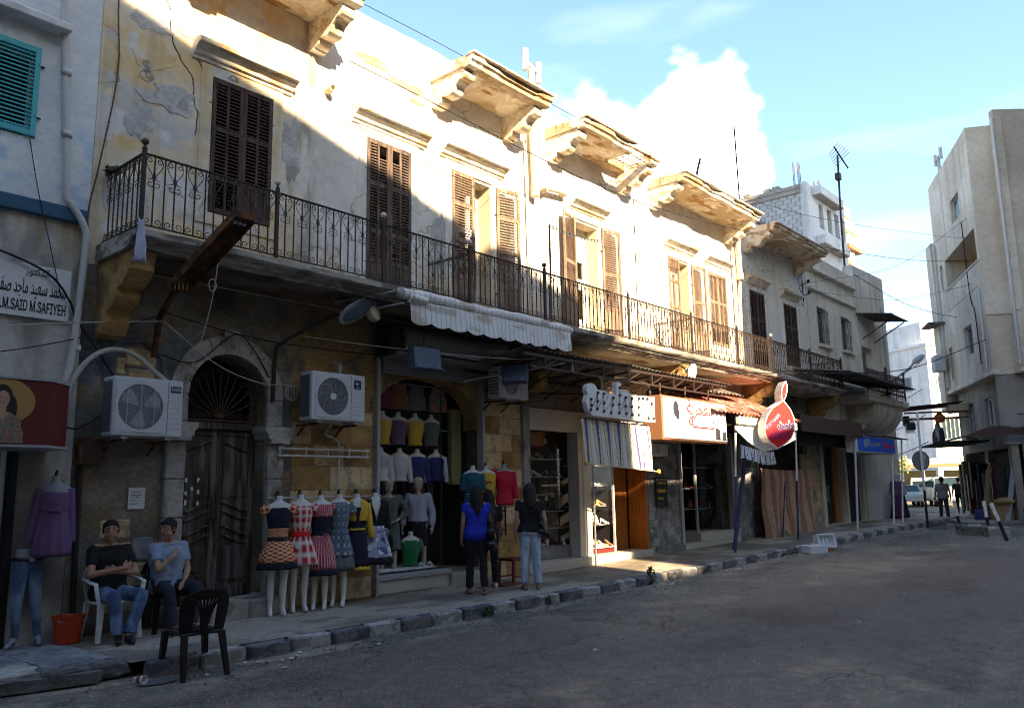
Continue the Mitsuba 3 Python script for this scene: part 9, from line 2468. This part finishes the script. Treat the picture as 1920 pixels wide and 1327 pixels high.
def leaves(n, centre, rad, size, seed, clumps=14):
    g = np.random.default_rng(seed)
    cc = g.normal(size=(clumps, 3))
    cc = cc / np.linalg.norm(cc, axis=1, keepdims=True) * g.uniform(.3, .95, (clumps, 1)) * rad + centre
    c = cc[g.integers(0, clumps, n)] + g.normal(size=(n, 3)) * np.asarray(rad) * .24
    a, b = g.normal(size=(n, 3)), g.normal(size=(n, 3))
    a /= np.linalg.norm(a, axis=1, keepdims=True)
    b -= a * (a * b).sum(1, keepdims=True)
    b /= np.linalg.norm(b, axis=1, keepdims=True)
    s = size * g.uniform(.6, 1.3, (n, 1))
    v = np.stack([c - a * s, c + b * s * .45, c + a * s, c - b * s * .45], 1).reshape(-1, 3)
    f = np.arange(n)[:, None] * 4
    return tm(v, np.vstack([f + [0, 1, 2], f + [0, 2, 3]]))


part(t, 'crown', leaves(3200, V(tb[0], tb[1], 3.1), V(2.0, 1.8, 1.5), .17, 4), 'leaf')
for i, (x, s) in enumerate([(8.95, .10), (13.35, .16), (10.35, .07), (20.1, .08), (19.2, .07)]):
    t = thing('kerb_weed', ['small weed in the kerb joint near the women', 'bushy weed growing from the kerb by the shoe shop', 'tiny weed in a kerb joint left of the shoe shop', 'tiny weed at the kerb by the foam boxes', 'tiny weed at the kerb left of the foam boxes'][i], 'weed')
    part(t, 'leaf_tuft', leaves(60 if s > .08 else 30, V(x, 8.27, float(gz(x)) + s), V(.10, .06, s), .05, i + 3, 5), 'leaf_dark')
    part(t, 'stem', tube([(x, 8.27, float(gz(x))), (x + .02, 8.26, float(gz(x)) + s)], .006, 4), 'trunk')
t = thing('ledge_weed', 'dry tuft growing on the balcony corner by the wall', 'weed')
part(t, 'leaf_tuft', leaves(60, V(4.25, 10.35, 5.88), V(.12, .08, .06), .06, 31, 4), 'leaf_dark')

# ------------------------------------------------------------------ traffic sign, bollards, blocks
t = thing('traffic_sign', 'round traffic sign seen from behind on a black and white pole', 'sign')
gx_ = float(gz(31))
part(t, 'pole', tube([(30.5, 7.95, gx_ + 1.25), (30.55, 7.95, gx_ + 3.9)], .04, 8), 'white_paint')
part(t, 'painted_foot', tube([(30.48, 7.95, gx_ - .05), (30.5, 7.95, gx_ + 1.25)], .042, 8), 'black')
part(t, 'disc', move(lathe([(0, -.012), (.33, -.012), (.34, 0), (.33, .012), (0, .012)], 32), at(30.62, 8.0, gx_ + 2.25, -40, 90)), 'shutter_steel', 40)
part(t, 'clamp', box(30.52, 30.58, 7.9, 8.0, gx_ + 2.1, gx_ + 2.4), 'steel')
part(t, 'torn_sticker', move(ext(Polygon([(.05, -.26), (.14, -.2), (.12, .0), (.2, .1), (.12, .24), (.04, .26), (.08, .02)]), -.018, -.0125), at(30.62, 8.0, gx_ + 2.25, -40)), 'steel')
for i, (x, y, dx, dy) in enumerate([(28.2, 6.42, -.10, .1), (27.4, 5.5, -.05, .06), (25.5, 4.72, -.16, .26)]):
    zg = float(gz(x))
    lab = ['black and white bollard nearest the traffic sign', 'middle one of the three leaning black and white bollards', 'strongly leaning black and white bollard by the right edge'][i]
    t = thing('bollard', lab, 'bollard', 'leaning bollards across the street mouth')
    part(t, 'black_post', tube([(x, y, zg - .05), (x + dx * .55, y + dy * .55, zg + .52)], .045, 10), 'black')
    part(t, 'white_band', tube([(x + dx * .55, y + dy * .55, zg + .52), (x + dx, y + dy, zg + .98)], .047, 10), 'white_paint')
for i, (x, y, w, m, rz) in enumerate([(28.0, 6.25, .5, 'kerb_black', 20), (27.75, 5.95, .35, 'kerb_white', 20), (27.2, 5.78, .75, 'kerb_plain', 15), (27.05, 5.42, .35, 'kerb_black', 15), (26.85, 5.15, .55, 'kerb_white', 12), (30.2, 7.55, .5, 'kerb_black', 10)]):
    lab = ['dark loose kerb block beside the first bollard', 'pale loose kerb block beside the first bollard', 'worn grey loose kerb block between the bollards', 'short black loose kerb block between the bollards', 'pale loose kerb block at the end of the row of blocks', 'dark loose block at the foot of the traffic sign'][i]
    one('kerb_block', lab, 'block', rough(move(box(-.2, .2, -w / 2, w / 2, -.05, .28, .03), dx=x, dy=y, dz=float(gz(x)), rz=rz), .015, .12, i, .12), m)

# ------------------------------------------------------------------ things lying in the street
def foam(label, x, y, zg, rz, tilt, open_=False):
    t = thing('foam_box', label, 'box', 'foam boxes by the kerb')
    xf = at(x, y, zg, rz, tilt)
    o = sbox(-.27, -.16, .27, .16)
    part(t, 'wall', ext(o.difference(o.buffer(-.025)), 0, .13, 'xy'), 'foam', xf=xf)
    part(t, 'base', ext(o, -.03, 0, 'xy'), 'foam', xf=xf)
    part(t, 'rim', ext(o.buffer(.015).difference(o.buffer(-.015)), .12, .145, 'xy'), 'foam', xf=xf)
    part(t, 'divider', cat(*[box(-.19 + .12 * i, -.17 + .12 * i, -.135, .135, 0, .07) for i in range(4)]), 'foam', xf=xf)


foam('white foam tray propped upright on the kerb', 21.3, 8.05, .36, -28, 78)
foam('pale blue foam tray lying in the gutter', 20.35, 7.92, .18, -25, 4)
one('crushed_carton', 'crushed reddish carton between the foam trays', 'box', rough(box(20.9, 21.2, 7.8, 8.0, .14, .24, .02), .03, .15, 4, .1), 'brown_cloth')
t = thing('paper_cup', 'crumpled printed paper cup lying in the gutter', 'cup')
part(t, 'cup', rough(move(lathe([(.0, 0), (.028, 0), (.04, .11), (.043, .112), (.037, .11), (.026, .005), (0, .005)], 16), at(3.86, 8.15, .045, 20, 85)), .006, .05, 3), 'paper', 40)
part(t, 'printed_band', move(lathe([(.0325, .03), (.038, .085)], 16), at(3.86, 8.15, .045, 20, 85)), 'brown_cloth', 40)
r = random.Random(77)
for i in range(26):
    x, y = r.uniform(4.2, 19), r.choice([r.uniform(7.9, 8.22), r.uniform(3.4, 8.0)])
    if i < 3:
        x, y = [(5.35, 7.95), (5.15, 7.6), (6.6, 7.85)][i]
    s = r.uniform(.012, .035)
    one('paper_litter', 'small white scrap of paper lying on the asphalt', 'litter', rough(ball((x, y, float(gz(x)) + .012), s, 1, (1.2, .8, .35)), .012, .04, i), 'paper', group='paper scraps on the asphalt')
g = np.random.default_rng(3)
pm = []
for i in range(700):
    x, y = g.uniform(3.9, 24), 8.24 - abs(g.normal()) * .28
    if i > 450:
        y = g.uniform(3.0, 8.0)
    s = g.uniform(.004, .016)
    pm.append(hull(np.array([x, y, float(gz(x)) + .008]) + g.normal(size=(7, 3)) * s * .7))
key = one('gravel', 'loose grit and gravel along the gutter', 'gravel', cat(pm), 'kerb_plain', kind='stuff')
key = one('gutter_puddle', 'dark oily stain spreading on the asphalt by the paper cup', 'stain', rough(ext(Polygon([(3.86, 8.02), (3.95, 8.13), (4.1, 8.17), (4.22, 8.1), (4.16, 7.99), (4.0, 7.94)]).buffer(.03), .012, .016, 'xy'), .002, .1), 'ac_dark')

# street lamp far off at the corner
t = thing('street_lamp', 'grey street lamp head on a slanting arm beyond the small balcony', 'street lamp')
part(t, 'arm', tube([(36.6, 10.6, 5.9), (38.3, 10.1, 6.75), (38.9, 10.0, 7.1)], .05, 8), 'grey_paint')
part(t, 'lamp_head', move(ball((0, 0, 0), 1, 2, (.55, .2, .13)), at(39.3, 9.95, 7.25, -10, 0, -25)), 'steel', True)

# ------------------------------------------------------------------ houses across the street, whose shade lies on the fronts, plus a sky blocker


def opposite(label, corners, h, m, storeys):
    t = thing('opposite_house', label, 'house', None)
    c = [V(*p) for p in corners]
    part(t, 'wall', ext(Polygon([tuple(p) for p in c]), 0, h, 'xy'), m)
    p, q = c[0], c[1]
    d = unit(q - p)
    L = np.linalg.norm(q - p)
    a = math.degrees(math.atan2(d[1], d[0]))
    xf = at(float(p[0]), float(p[1]), 0, a)
    nr = V(d[1], -d[0])
    out = 1 if (nr @ (p - c[2])) > 0 else -1
    wd = shape(box(-.55, .55, -.04, .06, 0, 1.5), 'tint')
    sl_ = shape(box(-.7, .7, -.05, .16, -.12, 0), 'pale_stone')
    n = int(L / 3)
    for s_ in range(storeys):
        for i in range(n):
            u = (i + .5) * L / n
            k = rep(t, 'window', wd, xf @ at(u, 0, 1.0 + s_ * (h - 1.2) / storeys, 0 if out > 0 else 180))
            rep(k, 'sill', sl_, xf @ at(u, 0, 1.0 + s_ * (h - 1.2) / storeys, 0 if out > 0 else 180))
    part(t, 'coping', ext(Polygon([tuple(x) for x in c]).buffer(.06), h, h + .1, 'xy'), 'pale_stone')


opposite('tall dark house across the street that shades the left fronts', [(8.0, -9.35), (-13.2, 3.0), (-19.4, -7.3), (1.8, -19.7)], 16.0, 'dark_house', 4)
opposite('long tall apartment house across the street that shades the right end', [(44.5, -13), (15.2, -12), (15.2, -26), (44.5, -27)], 34.0, 'dark_house', 10)
opposite('low house between the two tall houses across the street', [(7.7, -14.5), (2.0, -14.5), (2.0, -26), (7.7, -26)], 11.9, 'dark_house', 4)
opposite('middling house next to the long apartment house across the street', [(15.1, -14.5), (7.75, -14.5), (7.75, -26), (15.1, -26)], 14.9, 'dark_house', 4)
opposite('unseen house added to block low sky at the left end of the street', [(-9, 3.6), (-9, 10.4), (-17, 10.4), (-17, 5.0)], 14.0, 'dark_house', 4)  # out of view, added to cut skylight and darken the left street
